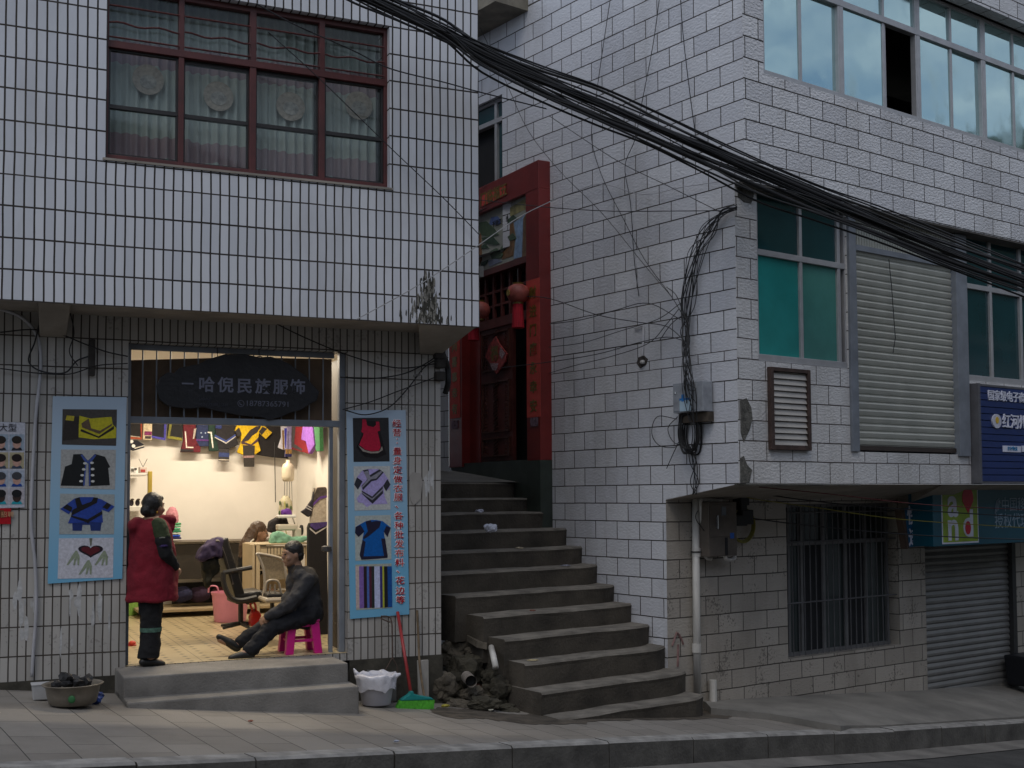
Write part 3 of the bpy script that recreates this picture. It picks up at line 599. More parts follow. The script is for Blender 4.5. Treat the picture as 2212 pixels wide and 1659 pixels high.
# ---- teal windows
def tealmat():
    m = bpy.data.materials.new('teal_reflective_glass'); m.use_nodes = True; b = m.node_tree.nodes['Principled BSDF']; nt = m.node_tree
    b.inputs['Base Color'].default_value = (.44, .61, .61, 1); b.inputs['Metallic'].default_value = .85; b.inputs['Roughness'].default_value = .04
    g = N(nt, 'ShaderNodeNewGeometry'); n = N(nt, 'ShaderNodeTexNoise'); n.inputs['Scale'].default_value = 1.3; nt.links.new(g.outputs['Position'], n.inputs['Vector'])
    bp = N(nt, 'ShaderNodeBump'); bp.inputs['Strength'].default_value = .06; bp.inputs['Distance'].default_value = .05; nt.links.new(n.outputs['Fac'], bp.inputs['Height']); nt.links.new(bp.outputs['Normal'], b.inputs['Normal'])
    n2 = N(nt, 'ShaderNodeTexNoise'); n2.inputs['Scale'].default_value = 2.2; n2.inputs['Detail'].default_value = 8; nt.links.new(g.outputs['Position'], n2.inputs['Vector'])
    r = N(nt, 'ShaderNodeMapRange'); r.inputs['From Min'].default_value = .5; r.inputs['From Max'].default_value = .8; r.inputs['To Min'].default_value = .03; r.inputs['To Max'].default_value = .3; nt.links.new(n2.outputs['Fac'], r.inputs['Value']); nt.links.new(r.outputs[0], b.inputs['Roughness'])
    return m
M_TEAL = tealmat()
def tealsheet(nm, c, sp=.4, ro=.22): return mat(nm, c, ro, .22, 1.4, spec=sp, detail=7)
def pane(mb, fr, u0, u1, z0, z1, off, tilt=.004):
    a, b, c = [random.uniform(-tilt, tilt) for _ in range(3)]
    mb.face([fr.pt(u0, z0, off), fr.pt(u1, z0, off + a), fr.pt(u1, z1, off + a + b), fr.pt(u0, z1, off + b)])
px = lambda fr, x, y0=80, y1=240, xa=1650, xb=2212: fr.uv(x, y0 + (y1 - y0) * (x - xa) / (xb - xa))[0]
posts = [1649, 1822, 1989, 2131]
pus = [px(FRU, x) for x in posts]; stp = (pus[3] - pus[1]) / 2; pus += [pus[3] + stp, pus[3] + 2 * stp, pus[3] + 3 * stp]
for i in range(len(pus) - 1):
    a, b = pus[i], pus[i + 1]; mid = px(FRU, [1736, 1917, 2063][i]) if i < 3 else (a + b) / 2
    fm = MB(); pm = MB(); o0, o1 = -.10, -.03
    fm.box(FRU, a - .012, a + .05, uwz0, uwz1, o0, o1); fm.box(FRU, b - .04, b - .012, uwz0, uwz1, o0, o1 - .003)
    fm.box(FRU, a, b, uwz0, uwz0 + .06, o0 - .002, o1 - .002); fm.box(FRU, a, b, uwt - .035, uwt + .035, o0 - .004, o1 + .004); fm.box(FRU, a, b, uwz1 - .04, uwz1, o0 - .002, o1 - .002)
    fm.box(FRU, mid - .022, mid + .022, uwz0 + .06, uwt - .035, o0 + .01, o1 - .012); fm.box(FRU, mid - .02, mid + .02, uwt + .035, uwz1 - .04, o0 + .01, o1 - .01)
    wnd = fm.build('window', M_AL, RBD, bevel=.003, label=['aluminium window at the corner', 'aluminium window with one sash slid open', 'aluminium window', 'aluminium window', 'aluminium window', 'aluminium window'][i])
    pane(pm, FRU, a + .05, mid - .022, uwz0 + .06, uwt - .035, -.055)
    if i != 1: pane(pm, FRU, mid + .022, b - .04, uwz0 + .06, uwt - .035, -.075)
    pane(pm, FRU, a + .05, mid - .02, uwt + .035, uwz1 - .04, -.06); pane(pm, FRU, mid + .02, b - .04, uwt + .035, uwz1 - .04, -.06)
    pm.build('pane', M_TEAL, wnd)
    if i == 1:
        s = MB(); s.box(FRU, mid + .03, mid + .06, uwz0 + .06, uwt - .035, -.10, -.06); s.build('sash', M_AL, wnd)
mb = MB(); wall(mb, FRU, .3, 9.5, uwz0 - .6, uwz1 + .3, [], off=-3); mb.box(FRU, .3, 9.5, uwz0 - .7, uwz0 - .3, -3, -.3); mb.build('room_wall', M_DARK, RBD)
t = thing('coat_stand', 'pale green hooked stand inside the open upstairs window', 'coat stand', FRU.pt(px(FRU, 1968), uwz0 - .3, -.45))
mb = MB(); u = px(FRU, 1968); mb.tube([FRU.pt(u, uwz0 - .3, -.45), FRU.pt(u, uwz0 + .75, -.45)], .025, 8); mb.build('pole', mat('pale_green_paint', (.08, .22, .18), .5), t)
mb = MB(); mb.tube(smooth_path([FRU.pt(u, uwz0 + .34, -.45), FRU.pt(u - .09, uwz0 + .38, -.43), FRU.pt(u - .13, uwz0 + .50, -.42), FRU.pt(u - .19, uwz0 + .56, -.42), FRU.pt(u - .22, uwz0 + .72, -.42)]), .022, 8); mb.build('hook', MATS['pale_green_paint'], t)
# ---- bay window left of the shutter
M_TS = tealsheet('teal_sheet_bright', (.022, .27, .25)); M_TS2 = tealsheet('teal_sheet_dull', (.07, .25, .22)); M_TD = tealsheet('teal_dark_glass', (.012, .055, .065), .7, .08)
fm = MB(); o0, o1 = -.09, -.02; zt = (FRB.uv(1640, 545)[1] + FRB.uv(1822, 572)[1]) / 2; mu = FRB.uv(1736, 660)[0]; ru = FRB.uv(1815, 690)[0]
fm.box(FRB, b1u0, b1u0 + .035, b1z, zb - .03, o0, o1); fm.box(FRB, ru, ru + .05, b1z, zb - .03, o0, o1 - .004); fm.box(FRB, b1u1 - .02, b1u1, b1z, zb - .03, o0, o1 - .002)
fm.box(FRB, b1u0, b1u1, b1z, b1z + .07, o0 - .002, o1 + .004); fm.box(FRB, b1u0, b1u1, zt - .03, zt + .03, o0 - .002, o1 + .002); fm.box(FRB, mu - .022, mu + .022, b1z + .07, zb - .03, o0 + .004, o1 - .004)
bw = fm.build('window', M_AL, RBD, bevel=.003, label='window with flat teal panes beside the roller shutter')
pm = MB(); pane(pm, FRB, b1u0 + .03, mu, b1z + .06, zt, -.05); pm.build('pane', M_TS, bw)
pm = MB(); pane(pm, FRB, mu, ru, b1z + .06, zt, -.055); pm.build('pane', M_TS2, bw, label='duller scratched teal pane')
pm = MB(); pane(pm, FRB, b1u0 + .03, mu, zt, zb - .03, -.05); pane(pm, FRB, mu, ru, zt, zb - .03, -.05); pm.build('pane', M_TD, bw, label='dark top light')
pm = MB(); pane(pm, FRB, ru + .04, b1u1, b1z, zb - .03, -.085); pm.build('gap_panel', M_DARK, bw)
# ---- roller shutter of the bay
def corr(mb, fr, u0, u1, z0, z1, off, pitch, prof):
    pts = []; z = z0
    while z < z1:
        for dz, do in prof:
            if z + dz * pitch <= z1: pts.append((z + dz * pitch, off + do))
        z += pitch
    for (za, oa), (zb_, ob) in zip(pts, pts[1:]): mb.face([fr.pt(u0, za, oa), fr.pt(u1, za, oa), fr.pt(u1, zb_, ob), fr.pt(u0, zb_, ob)])
M_SHUT = mat('cream_shutter', (.385, .39, .345), .4, .12, 3, metal=.1)
szt = (FRB.uv(1850, 538)[1] + FRB.uv(2060, 573)[1]) / 2
sh_ = thing('roller_shutter', 'closed cream roller shutter hanging in the bay between the teal windows', 'shutter', FRB.pt((ssu0 + ssu1) / 2, ssz))
gu0 = FRB.uv(1849, 760)[0]; gu1 = FRB.uv(2064, 780)[0]
mb = MB(); corr(mb, FRB, gu0 - .02, gu1 + .02, ssz + .06, szt, -.045, .08, [(0, .008), (.10, -.004), (.22, -.004), (.30, .006), (.5, .010), (.85, .015), (.97, .011)]); mb.build('slats', M_SHUT, sh_)
mb = MB(); mb.box(FRB, ssu0 + .003, gu0, ssz, zb - .03, -.09, .03); mb.build('guide_rail', M_STEEL, sh_, bevel=.004)
mb = MB(); mb.box(FRB, gu1, ssu1 + .02, ssz - .02, zb - .03, -.09, .035); mb.build('guide_rail', M_STEEL, sh_, bevel=.004)
mb = MB(); mb.box(FRB, gu0, gu1, ssz + .02, ssz + .07, -.05, -.015); mb.build('bottom_bar', mat('brown_bar', (.04, .028, .022), .6), sh_)
mb = MB(); mb.box(FRB, gu0, gu1, szt - .02, szt + .04, -.06, -.005); mb.build('head_rail', M_STEEL, sh_)
mb = MB(); n = 40
for k in range(n):
    a = gu0 + (gu1 - gu0) * k / n; b = gu0 + (gu1 - gu0) * (k + .6) / n; c = gu0 + (gu1 - gu0) * (k + 1) / n
    mb.face([FRB.pt(a, szt + .04, -.03), FRB.pt(b, szt + .04, -.03), FRB.pt(b, zb, -.03), FRB.pt(a, zb, -.03)]); mb.face([FRB.pt(b, szt + .04, -.03), FRB.pt((b + c) / 2, szt + .04, -.05), FRB.pt((b + c) / 2, zb, -.05), FRB.pt(b, zb, -.03)]); mb.face([FRB.pt((b + c) / 2, szt + .04, -.05), FRB.pt(c, szt + .04, -.03), FRB.pt(c, zb, -.03), FRB.pt((b + c) / 2, zb, -.05)])
mb.build('header_sheet', M_SHUT, sh_)
mb = MB(); mb.face([FRB.pt(ssu0, ssz, -.095), FRB.pt(ssu1, ssz, -.095), FRB.pt(ssu1, zb, -.095), FRB.pt(ssu0, zb, -.095)]); mb.build('back_void', M_DARK, sh_)
mb = MB(); mb.tube([FRB.pt(*FRB.uv(1920 + dx, y), .0) for dx, y in ((0, 560), (6, 620), (11, 690), (14, 730), (9, 762))], .005, 5); mb.build('pull_cord', M_BLK, sh_)
# ---- right bay windows
fm = MB(); pm = MB(); zt2 = FRB.uv(2143, 625)[1]; m2 = FRB.uv(2143, 700)[0]
ee = [b2u0, m2, m2 + (m2 - b2u0) * 1.15, m2 + (m2 - b2u0) * 2.3, m2 + (m2 - b2u0) * 3.5, 9.4]
for a, b in zip(ee, ee[1:]):
    fm.box(FRB, a, a + .05, b2z, zb - .03, o0, o1); pane(pm, FRB, a + .05, b, b2z + .06, zt2 - .03, -.05); pane(pm, FRB, a + .05, b, zt2 + .03, zb - .03, -.05)
fm.box(FRB, b2u0, 9.4, b2z, b2z + .07, o0 - .002, o1 + .003); fm.box(FRB, b2u0, 9.4, zt2 - .03, zt2 + .03, o0 - .002, o1 + .002)
bw2 = fm.build('window', M_AL, RBD, bevel=.003, label='window with dark glass right of the roller shutter'); pm.build('pane', M_TD, bw2)
# ---- window high on the alley side
fm = MB(); a, b, c, d = sw[0], sw[1], sw[2], sw[3]; m1 = FRS.uv(1062, 300)[0]; zt3 = FRS.uv(1075, 254)[1]
fm.box(FRS, b - .04, b, c, d, -.14, -.06); fm.box(FRS, m1 - .025, m1 + .025, c, d, -.14, -.062); fm.box(FRS, a, b, zt3 - .03, zt3 + .03, -.142, -.058); fm.box(FRS, a, b, d - .04, d, -.142, -.064)
w3 = fm.build('window', M_AL, RBD, bevel=.003, label='small half open window above the red gateway')
pm = MB(); pane(pm, FRS, m1, b - .04, c, zt3, -.1); pane(pm, FRS, a, b, zt3, d, -.1); pm.build('pane', M_TD, w3)
pm = MB(); pane(pm, FRS, a, m1, c, zt3, -.17); pm.build('opening', M_DARK, w3)
mb = MB(); ez = FRS.uv(1056, 16, .45)[1]; mb.box(FRS, -12, FRS.uv(1077, 0, .45)[0], ez, ez + .15, -.5, .5); mb.build('eave', mat('old_eave', (.20, .18, .14), .9, .4, 4), RBD)
# ---- louvre, grilled window and ground shutter
lv = thing('louvre_vent', 'rusty brown framed louvre vent on the bay wall beside the roller shutter', 'vent', FRB.pt(FRB.uv(1700, 960)[0], FRB.uv(1700, 970)[1]))
a = FRB.uv(1658, 880)[0]; b = FRB.uv(1744, 885)[0]; c = (FRB.uv(1660, 972)[1] + FRB.uv(1743, 973)[1]) / 2; d = (FRB.uv(1657, 793)[1] + FRB.uv(1744, 800)[1]) / 2
mb = MB(); mb.box(FRB, a, a + .045, c, d, .0, .05); mb.box(FRB, b - .045, b, c, d, .0, .052); mb.box(FRB, a + .045, b - .045, c, c + .045, 0, .05); mb.box(FRB, a + .045, b - .045, d - .04, d, 0, .05); mb.build('frame', mat('rusty_brown', (.055, .032, .025), .75, .45, 10), lv, bevel=.003)
mb = MB(); corr(mb, FRB, a + .045, b - .045, c + .05, d - .04, .005, .0615, [(0, .03), (.85, .012), (.97, .002), (.99, .034)]); mb.build('slats', mat('grey_slats', (.40, .38, .35), .5, .15, 5), lv)
a, b, c, d, _ = lw; gl_u1 = FRL.uv(1922, 1250, -.18)[0]
fm = MB(); xs5 = [FRL.uv(x, 1330, -.16)[0] for x in (1703, 1731, 1779, 1827, 1870, 1916)]
for x in xs5: fm.box(FRL, x - .02, x + .02, c, d, -.18, -.14)
ht = FRL.uv(1760, 1172, -.16)[1]; fm.box(FRL, a, b, ht - .025, ht + .025, -.185, -.138); fm.box(FRL, a, b, c, c + .04, -.185, -.138); fm.box(FRL, a, b, d - .04, d, -.185, -.138)
gw = fm.build('window', mat('dull_frame', (.16, .16, .16), .6), RBD, label='grilled window near the pavement')
pm = MB(); pane(pm, FRL, a, b, c, d, -.175); pm.build('pane', tealsheet('greenish_black_glass', (.03, .04, .04), .5, .15), gw)
pm = MB()
for i in (1, 3): pane(pm, FRL, xs5[i] + .02, xs5[i + 1] - .02, c + .04, ht - .025, -.165)
pm.build('opening', M_DARK, gw)
mb = MB(); k = 0; u = a + .05
while u < b - .1: mb.tube([FRL.pt(u, c + .01, -.05), FRL.pt(u, d - .01, -.05)], .007, 6); u += .105
for z in (c + .62, ht + .02, d - .1): mb.tube([FRL.pt(a, z, -.04), FRL.pt(b, z, -.04)], .009, 6)
mb.build('grille', mat('grey_bars', (.10, .10, .105), .6), gw)
gs = thing('roller_shutter', 'closed grey roller shutter at pavement level under the teal shop sign', 'shutter', FRL.pt((lsh[0] + lsh[1]) / 2, -2.4))
mb = MB(); corr(mb, FRL, lsh[0], lsh[1], -2.75, lsh[3], -.06, .083, [(0, 0), (.1, .016), (.45, .02), (.88, .006), (.94, -.003)]); mb.build('slats', mat('grey_shutter', (.20, .197, .186), .45, .15, 3, metal=.2), gs)
mb = MB(); mb.box(FRL, lsh[1] - .05, lsh[1] + .04, -2.8, lsh[3], -.08, .02); mb.build('guide_rail', mat('dark_rail', (.03, .03, .03), .6), gs)
# ------------------------------------------------------------------ red gateway of the alley
PG = thing('gateway', 'dark red tiled gateway with carved door and painted landscape over it up the alley', 'gateway', FP.pt(-.8, 0))
M_PRED = mat('dark_red_tile', (.17, .02, .018), .3, .25, 3, spec=.5); M_PRED2 = mat('brown_red_wood', (.10, .024, .02), .5, .4, 6); M_GRN = mat('dark_green_plinth', (.032, .042, .034), .5, .4, 4)
ul = FP.uv(970, 1000)[0]; ulc = FP.uv(998, 1000)[0]; urc = FP.uv(1137, 700)[0]; ztop = pzt
zh = (FP.uv(1134, 420.5)[1] + FP.uv(1040, 458)[1]) / 2; zpl = FP.uv(1160, 994)[1]; zsill = (FP.uv(998, 1001)[1] + FP.uv(1141, 992)[1]) / 2
zpb = (FP.uv(1136, 552.6, -.06)[1] + FP.uv(1036, 588, -.06)[1]) / 2
mb = MB(); mb.box(FP, urc, 0, zpl, zh, -.5, 0); mb.build('column', M_PRED, PG, bevel=.004)
mb = MB(); mb.box(FP, ul, ulc, zsill - .05, zh, -.4, 0); mb.build('column', M_PRED, PG, bevel=.004)
mb = MB(); mb.box(FP, ul, 0, zh, ztop, -.5, 0.003); mb.build('header', M_PRED, PG, bevel=.004)
mb = MB(); mb.box(FP, urc - .003, 0.003, -.7, zpl - .001, -.5, .004); mb.build('plinth', M_GRN, PG)
mb = MB(); mb.box(FP, ul, urc - .004, -.7, zsill, -.4, -.03); mb.build('sill_wall', M_GRN, PG)
mb = MB(); mb.box(FP, ul, urc, zpb - .08, zpb - .001, -.4, -.05); mb.build('lintel', M_PRED2, PG)
zdt = FP.uv(1100, 700, -.12)[1]; DO = -.12
mb = MB(); mb.box(FP, ulc, urc, zsill + .001, zpb - .08, -.46, -.40); mb.build('back_void', M_DARK, PG)
mb = MB(); mb.box(FP, ulc, FP.uv(1037, 850, DO)[0], zsill, zdt, DO - .05, DO); mb.build('side_panel', M_PRED, PG)
mb = MB(); mb.box(FP, ulc, urc, zdt, zdt + .12, DO - .06, DO + .01); 
for k in range(9):
    u = ulc + (urc - ulc) * k / 8; mb.box(FP, u - .02, u + .02, zdt + .12, zpb - .08, DO - .05, DO - .01)
for z in (.3, .62): zz = zdt + .12 + (zpb - zdt - .2) * z; mb.box(FP, ulc, urc, zz - .015, zz + .015, DO - .045, DO - .016)
mb.build('lattice', M_PRED2, PG)
dl0 = FP.uv(1037, 850, DO)[0]; dl1 = FP.uv(1106, 850, DO)[0]
mb = MB(); mb.box(FP, dl0, dl1, zsill + .01, zdt, DO - .06, DO - .01); dr = mb.build('door', M_PRED2, PG, label='carved door leaf')
mb = MB(); h = zdt - zsill
for (f0, f1) in ((.04, .18), (.22, .6), (.68, .97)):
    a, b = zsill + h * f0, zsill + h * f1; m_ = .06
    for q in ((dl0 + m_, dl1 - m_, a, a + .02), (dl0 + m_, dl1 - m_, b - .02, b), (dl0 + m_, dl0 + m_ + .02, a, b), (dl1 - m_ - .02, dl1 - m_, a, b)): mb.box(FP, *q, DO - .012, DO + .012)
    for k in range(int((b - a) / .045)):
        z = a + .03 + k * .045
        for u in (dl0 + .11, dl0 + .17, dl1 - .17, dl1 - .11): mb.box(FP, u - .009, u + .009, z, z + .02, DO - .01, DO + .008)
        uu = (dl0 + dl1) / 2; mb.tube([FP.pt(uu - .06, z - .01, DO), FP.pt(uu + .06, z + .04, DO + .006)], .008, 5)
mb.build('carving', mat('carved_wood', (.085, .026, .016), .5, .5, 30), dr)
# painted landscape panel
pu0, pu1 = ul + .3, urc; PO = -.06
mb = MB(); mb.box(FP, ulc - .1, urc, zpb, zh, -.1, PO); pt = mb.build('painted_panel', mat('painting_ground', (.30, .31, .27), .35, .3, 2), PG)
def ppx(x, y): return FP.uv(x, y, PO)
def blob(pts, m, k, nm):
    mb = MB(); mb.prism(FP, [ppx(*full(1740 + x / 3.19, 600 + y / 3.19)) for x, y in pts], PO - .001, PO + .003 + .0012 * k); return mb.build(nm, m, pt)
C8 = lambda r, g, b: paint(r, g, b, .4, var=.35, scale=14)
blob([(870, 790), (1155, 620), (1155, 760), (960, 850), (880, 900)], C8(150, 142, 95), 0, 'painted_sky')
blob([(690, 960), (720, 860), (800, 845), (840, 890), (830, 950)], C8(88, 108, 160), 1, 'painted_mountain')
blob([(890, 980), (1000, 930), (1020, 1100), (1000, 1350), (860, 1400), (880, 1150)], C8(120, 88, 56), 1, 'painted_cliff')
blob([(1010, 930), (1150, 830), (1120, 1360), (1010, 1390), (1040, 1100)], C8(132, 158, 190), 2, 'painted_waterfall')
blob([(1130, 880), (1158, 830), (1158, 1350), (1115, 1370)], C8(112, 88, 62), 3, 'painted_cliff')
for k, q in enumerate(([(560, 930), (660, 910), (760, 1000), (820, 1080), (720, 1110), (600, 1090), (560, 1000)], [(600, 1120), (740, 1100), (830, 1200), (760, 1215), (620, 1180)], [(700, 1300), (790, 1250), (880, 1330), (850, 1380), (730, 1390)], [(890, 930), (1000, 830), (1060, 870), (960, 940)], [(930, 1110), (1000, 1060), (1050, 1130), (960, 1160)], [(580, 1230), (650, 1200), (690, 1250), (600, 1260)], [(840, 1260), (900, 1170), (930, 1230), (880, 1290)], [(590, 1440), (680, 1400), (660, 1450), (600, 1500)])):
    blob(q, C8(62, 82, 66) if k % 2 else C8(74, 92, 70), 4 + k * .4, 'painted_pine')
blob([(565, 1080), (590, 1060), (600, 1400), (570, 1480)], C8(122, 86, 60), 8, 'painted_trunk')
blob([(680, 1420), (780, 1380), (860, 1420), (700, 1490)], C8(120, 128, 150), 3, 'painted_mist')
M_INK = paint(38, 36, 34)
text('painted_writing', '千里江山图', FP, *ppx(1082, 480), .085, M_INK, pt, off=PO + .012, tilt=math.radians(0))
# ------------------------------------------------------------------ stairs
ST = thing('stairs', 'worn grey concrete stairs climbing the alley to the red gateway', 'stairs', st(1, 1, -2.1))
SZ = [('A', 2.49, .16), ('B', 2.18, -.03), ('C', 1.85, -.19), ('D', 1.52, -.38), ('E', 1.25, -.58), ('F', .99, -.775), ('G', .71, -.985), ('H', .43, -1.17), ('I', .16, -1.37), ('J', -.08, -1.58), ('K', -.36, -1.81), ('L', -.60, -2.02)]
LEFT = dict(A=1.98, B=2.05, C=2.12, D=2.19, E=2.25, F=2.3, G=2.2, H=2.06, I=2.0, J=1.95, K=2.0, L=1.98)
OUTS = [0, .04, .1, .2, .35, .6, .9, 1.2, 1.5, 1.8, 2.1]
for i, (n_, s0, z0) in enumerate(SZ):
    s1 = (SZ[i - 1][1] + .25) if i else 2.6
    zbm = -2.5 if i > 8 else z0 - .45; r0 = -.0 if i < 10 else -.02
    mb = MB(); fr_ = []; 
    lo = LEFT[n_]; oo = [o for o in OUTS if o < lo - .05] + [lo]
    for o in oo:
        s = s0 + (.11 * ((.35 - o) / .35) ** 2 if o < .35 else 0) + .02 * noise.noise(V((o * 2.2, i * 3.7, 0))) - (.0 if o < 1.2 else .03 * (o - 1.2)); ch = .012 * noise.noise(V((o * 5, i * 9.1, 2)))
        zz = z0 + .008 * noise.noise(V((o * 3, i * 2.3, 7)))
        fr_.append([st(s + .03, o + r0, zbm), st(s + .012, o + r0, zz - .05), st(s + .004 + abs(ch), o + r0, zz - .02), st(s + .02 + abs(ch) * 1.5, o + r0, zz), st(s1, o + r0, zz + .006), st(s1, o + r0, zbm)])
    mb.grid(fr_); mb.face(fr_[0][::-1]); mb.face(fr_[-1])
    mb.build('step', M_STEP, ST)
ra = FP.hit(998, 1021, -.0); kz = ((ra.z - ZC) - .17) / max(.3, (ra - LC).dot(dS) - 2.6)
mb = MB(); mb.grid([[st(2.5, o, .165) for o in (-.3, 1, 1.98)], [st(4.2, o, .165 + kz * 1.65) for o in (-.6, 1, 1.62)], [st(9, o, .165 + kz * 6.4) for o in (-1, 0, .6)]]); mb.build('landing', mat('landing_concrete', (.17, .16, .14), .9, .4, 2), ST)
# ------------------------------------------------------------------ houses added across the street to block low sky (seen only in reflections)
def opp(t0, t1, h, dep, lab, col):
    o = V((1.2, -5.2, 0)); d = V((.768, .640, 0)); n = V((-.640, .768, 0)); f = Fr(o, d); f.n = n
    H = thing('sky_block_house', lab, 'house', f.pt((t0 + t1) / 2, -3.5), 'added houses blocking low sky'); m = mat('render_' + lab.split()[0], col, .8, .2, 2)
    mb = MB(); wn = []
    t = t0 + .8
    while t < t1 - 1.8:
        for z in (.6, 3.6): 
            if z + 1.6 < h: wn.append((t, t + 1.5, z, z + 1.4, .2))
        t += 2.6
    wall(mb, f, t0, t1, -5, h, wn); mb.face([f.pt(t0, -5), f.pt(t0, -5, -dep), f.pt(t0, h, -dep), f.pt(t0, h)]); mb.face([f.pt(t1, -5), f.pt(t1, -5, -dep), f.pt(t1, h, -dep), f.pt(t1, h)]); mb.build('wall', m, H)
    mb = MB(); mb.box(f, t0 - .2, t1 + .2, h, h + .25, -dep, .35); mb.build('roof', M_SOF, H)
    for q in wn: 
        mb = MB(); mb.face([f.pt(q[0], q[2], -.19), f.pt(q[1], q[2], -.19), f.pt(q[1], q[3], -.19), f.pt(q[0], q[3], -.19)]); mb.build('window', M_TD, H)
opp(-22, -6, 6.6, 8, 'grey rendered house added out of view to block low sky across the street from the tiled building', (.30, .29, .28))
opp(-5.6, 7.5, 6.0, 8, 'ochre rendered house added out of view to block low sky across the street from the alley stairs', (.34, .30, .24))
opp(8, 19, 5.0, 8, 'brick red house added out of view to block low sky across the street from the bay', (.26, .19, .16))
opp(19.5, 40, 4.2, 8, 'pale low house added out of view to block low sky farthest down the other side of the street', (.36, .36, .34))
# ------------------------------------------------------------------ posters
def sheet(name, lab, cat, fr, quad, m, th=.003, off=.013):
    q = [fr.uv(x, y, off) for x, y in quad]; o = thing(name, lab, cat, fr.pt(sum(a[0] for a in q) / 4, min(a[1] for a in q), off))
    mb = MB(); mb.prism(fr, q, off - .002, off + th); mb.build('paper', m, o); return o
def pic(root, fr, name, poly, m, off, holes=None):
    mb = MB(); mb.prism(fr, [fr.uv(x, y, off) for x, y in poly], off - .0015, off); return mb.build(name, m, root)
def gradmat(name, c1, c2, zlo, zhi):
    m = bpy.data.materials.new(name); m.use_nodes = True; nt = m.node_tree; b = nt.nodes['Principled BSDF']; b.inputs['Roughness'].default_value = .35
    g = N(nt, 'ShaderNodeNewGeometry'); sp = N(nt, 'ShaderNodeSeparateXYZ'); nt.links.new(g.outputs['Position'], sp.inputs[0])
    r = N(nt, 'ShaderNodeMapRange'); r.inputs['From Min'].default_value = zlo; r.inputs['From Max'].default_value = zhi; nt.links.new(sp.outputs['Z'], r.inputs['Value'])
    mx = N(nt, 'ShaderNodeMix', data_type='RGBA'); mx.inputs['A'].default_value = (*c1, 1); mx.inputs['B'].default_value = (*c2, 1); nt.links.new(r.outputs[0], mx.inputs['Factor']); nt.links.new(mx.outputs['Result'], b.inputs['Base Color']); return m
M_PB = gradmat('blue_poster_print', (.16, .42, .62), (.40, .50, .60), ZC - .7, ZC + .75)
PO_ = .013
def cropmap(ox, oy, s): return lambda pts: [full(ox + x / s, oy + y / s) for x, y in pts]
PP = lambda r, g, b: paint(r, g, b, .35, var=.22, scale=50)
# left poster with four clothing pictures
lp = sheet('poster', 'blue poster with four pictures of embroidered clothes left of the shop doorway', 'poster', FLL, [(103, 1261), (264, 1250), (273.5, 858), (114, 856)], M_PB)
A_ = cropmap(0, 1560, 3.072); B_ = cropmap(180, 1940, 3.77); o1, o2, o3, o4 = PO_ + .005, PO_ + .0065, PO_ + .008, PO_ + .0095
pic(lp, FLL, 'picture', A_([(770, 235), (1437, 240), (1427, 685), (760, 670)]), PP(70, 66, 62), o1)
pic(lp, FLL, 'printed_garment', A_([(975, 315), (1110, 350), (1370, 330), (1385, 420), (1430, 470), (1425, 590), (1150, 605), (960, 580)]), PP(190, 180, 40), o2)
pic(lp, FLL, 'printed_trim', A_([(1000, 480), (1210, 570), (1400, 440), (1400, 480), (1215, 590), (985, 505)]), PP(40, 34, 30), o3)
pic(lp, FLL, 'printed_trim', A_([(1000, 410), (1090, 350), (1120, 470), (1230, 500), (1380, 410), (1370, 440), (1220, 540), (1010, 460)]), PP(96, 78, 60), o3 + .0005)
pic(lp, FLL, 'printed_sleeve', A_([(815, 310), (970, 330), (965, 600), (770, 620), (775, 490)]), PP(48, 42, 38), o3)
pic(lp, FLL, 'printed_cuff', A_([(820, 312), (915, 320), (905, 380), (805, 370)]), PP(180, 165, 50), o4)
pic(lp, FLL, 'picture', A_([(750, 730), (1425, 735), (1412, 1222), (738, 1205)]), PP(168, 168, 165), o1)
pic(lp, FLL, 'printed_vest', A_([(900, 790), (1010, 785), (1080, 870), (1165, 785), (1290, 820), (1355, 945), (1330, 960), (1350, 1170), (1090, 1180), (1085, 900), (1060, 900), (1030, 1180), (745, 1175), (800, 940), (880, 910)]), PP(26, 28, 30), o2)
pic(lp, FLL, 'printed_trim', A_([(1010, 790), (1080, 875), (1165, 790), (1185, 800), (1110, 900), (1110, 1175), (1095, 1175), (1090, 900), (1062, 895), (1040, 1175), (1020, 1175), (1050, 890), (990, 800)]), PP(64, 84, 150), o3)
for k in range(8):
    x, y = [(1045, 900), (1030, 975), (1010, 1047), (997, 1120), (1130, 895), (1138, 972), (1138, 1047), (1140, 1122)][k]
    pic(lp, FLL, 'printed_button', A_([(x + 24 * math.cos(t), y + 15 * math.sin(t)) for t in [j * math.pi / 4 for j in range(8)]]), PP(205, 205, 200), o4)
pic(lp, FLL, 'picture', B_([(228, 130), (1050, 142), (1040, 742), (213, 742)]), PP(160, 166, 165), o1)
pic(lp, FLL, 'printed_shorts', B_([(410, 540), (860, 540), (835, 690), (690, 690), (680, 600), (565, 600), (555, 690), (415, 690)]), PP(34, 52, 110), o2)
pic(lp, FLL, 'printed_shirt', B_([(445, 205), (520, 182), (730, 182), (850, 215), (1050, 325), (960, 408), (855, 370), (875, 565), (640, 560), (345, 580), (405, 440), (390, 400), (360, 440), (228, 362)]), PP(42, 68, 150), o3)
pic(lp, FLL, 'printed_trim', B_([(450, 205), (520, 185), (560, 300), (700, 250), (735, 185), (800, 195), (780, 270), (600, 360), (400, 460), (640, 520), (860, 390), (865, 440), (645, 570), (390, 480), (410, 380), (480, 340)]), PP(28, 26, 30), o4)
for q in ([(330, 290), (415, 340), (390, 405), (270, 345)], [(935, 265), (1000, 300), (940, 370), (865, 335)]): pic(lp, FLL, 'printed_cuff', B_(q), PP(30, 28, 30), o4)
pic(lp, FLL, 'picture', B_([(210, 805), (1035, 795), (1025, 1395), (190, 1415)]), PP(196, 196, 205), o1)
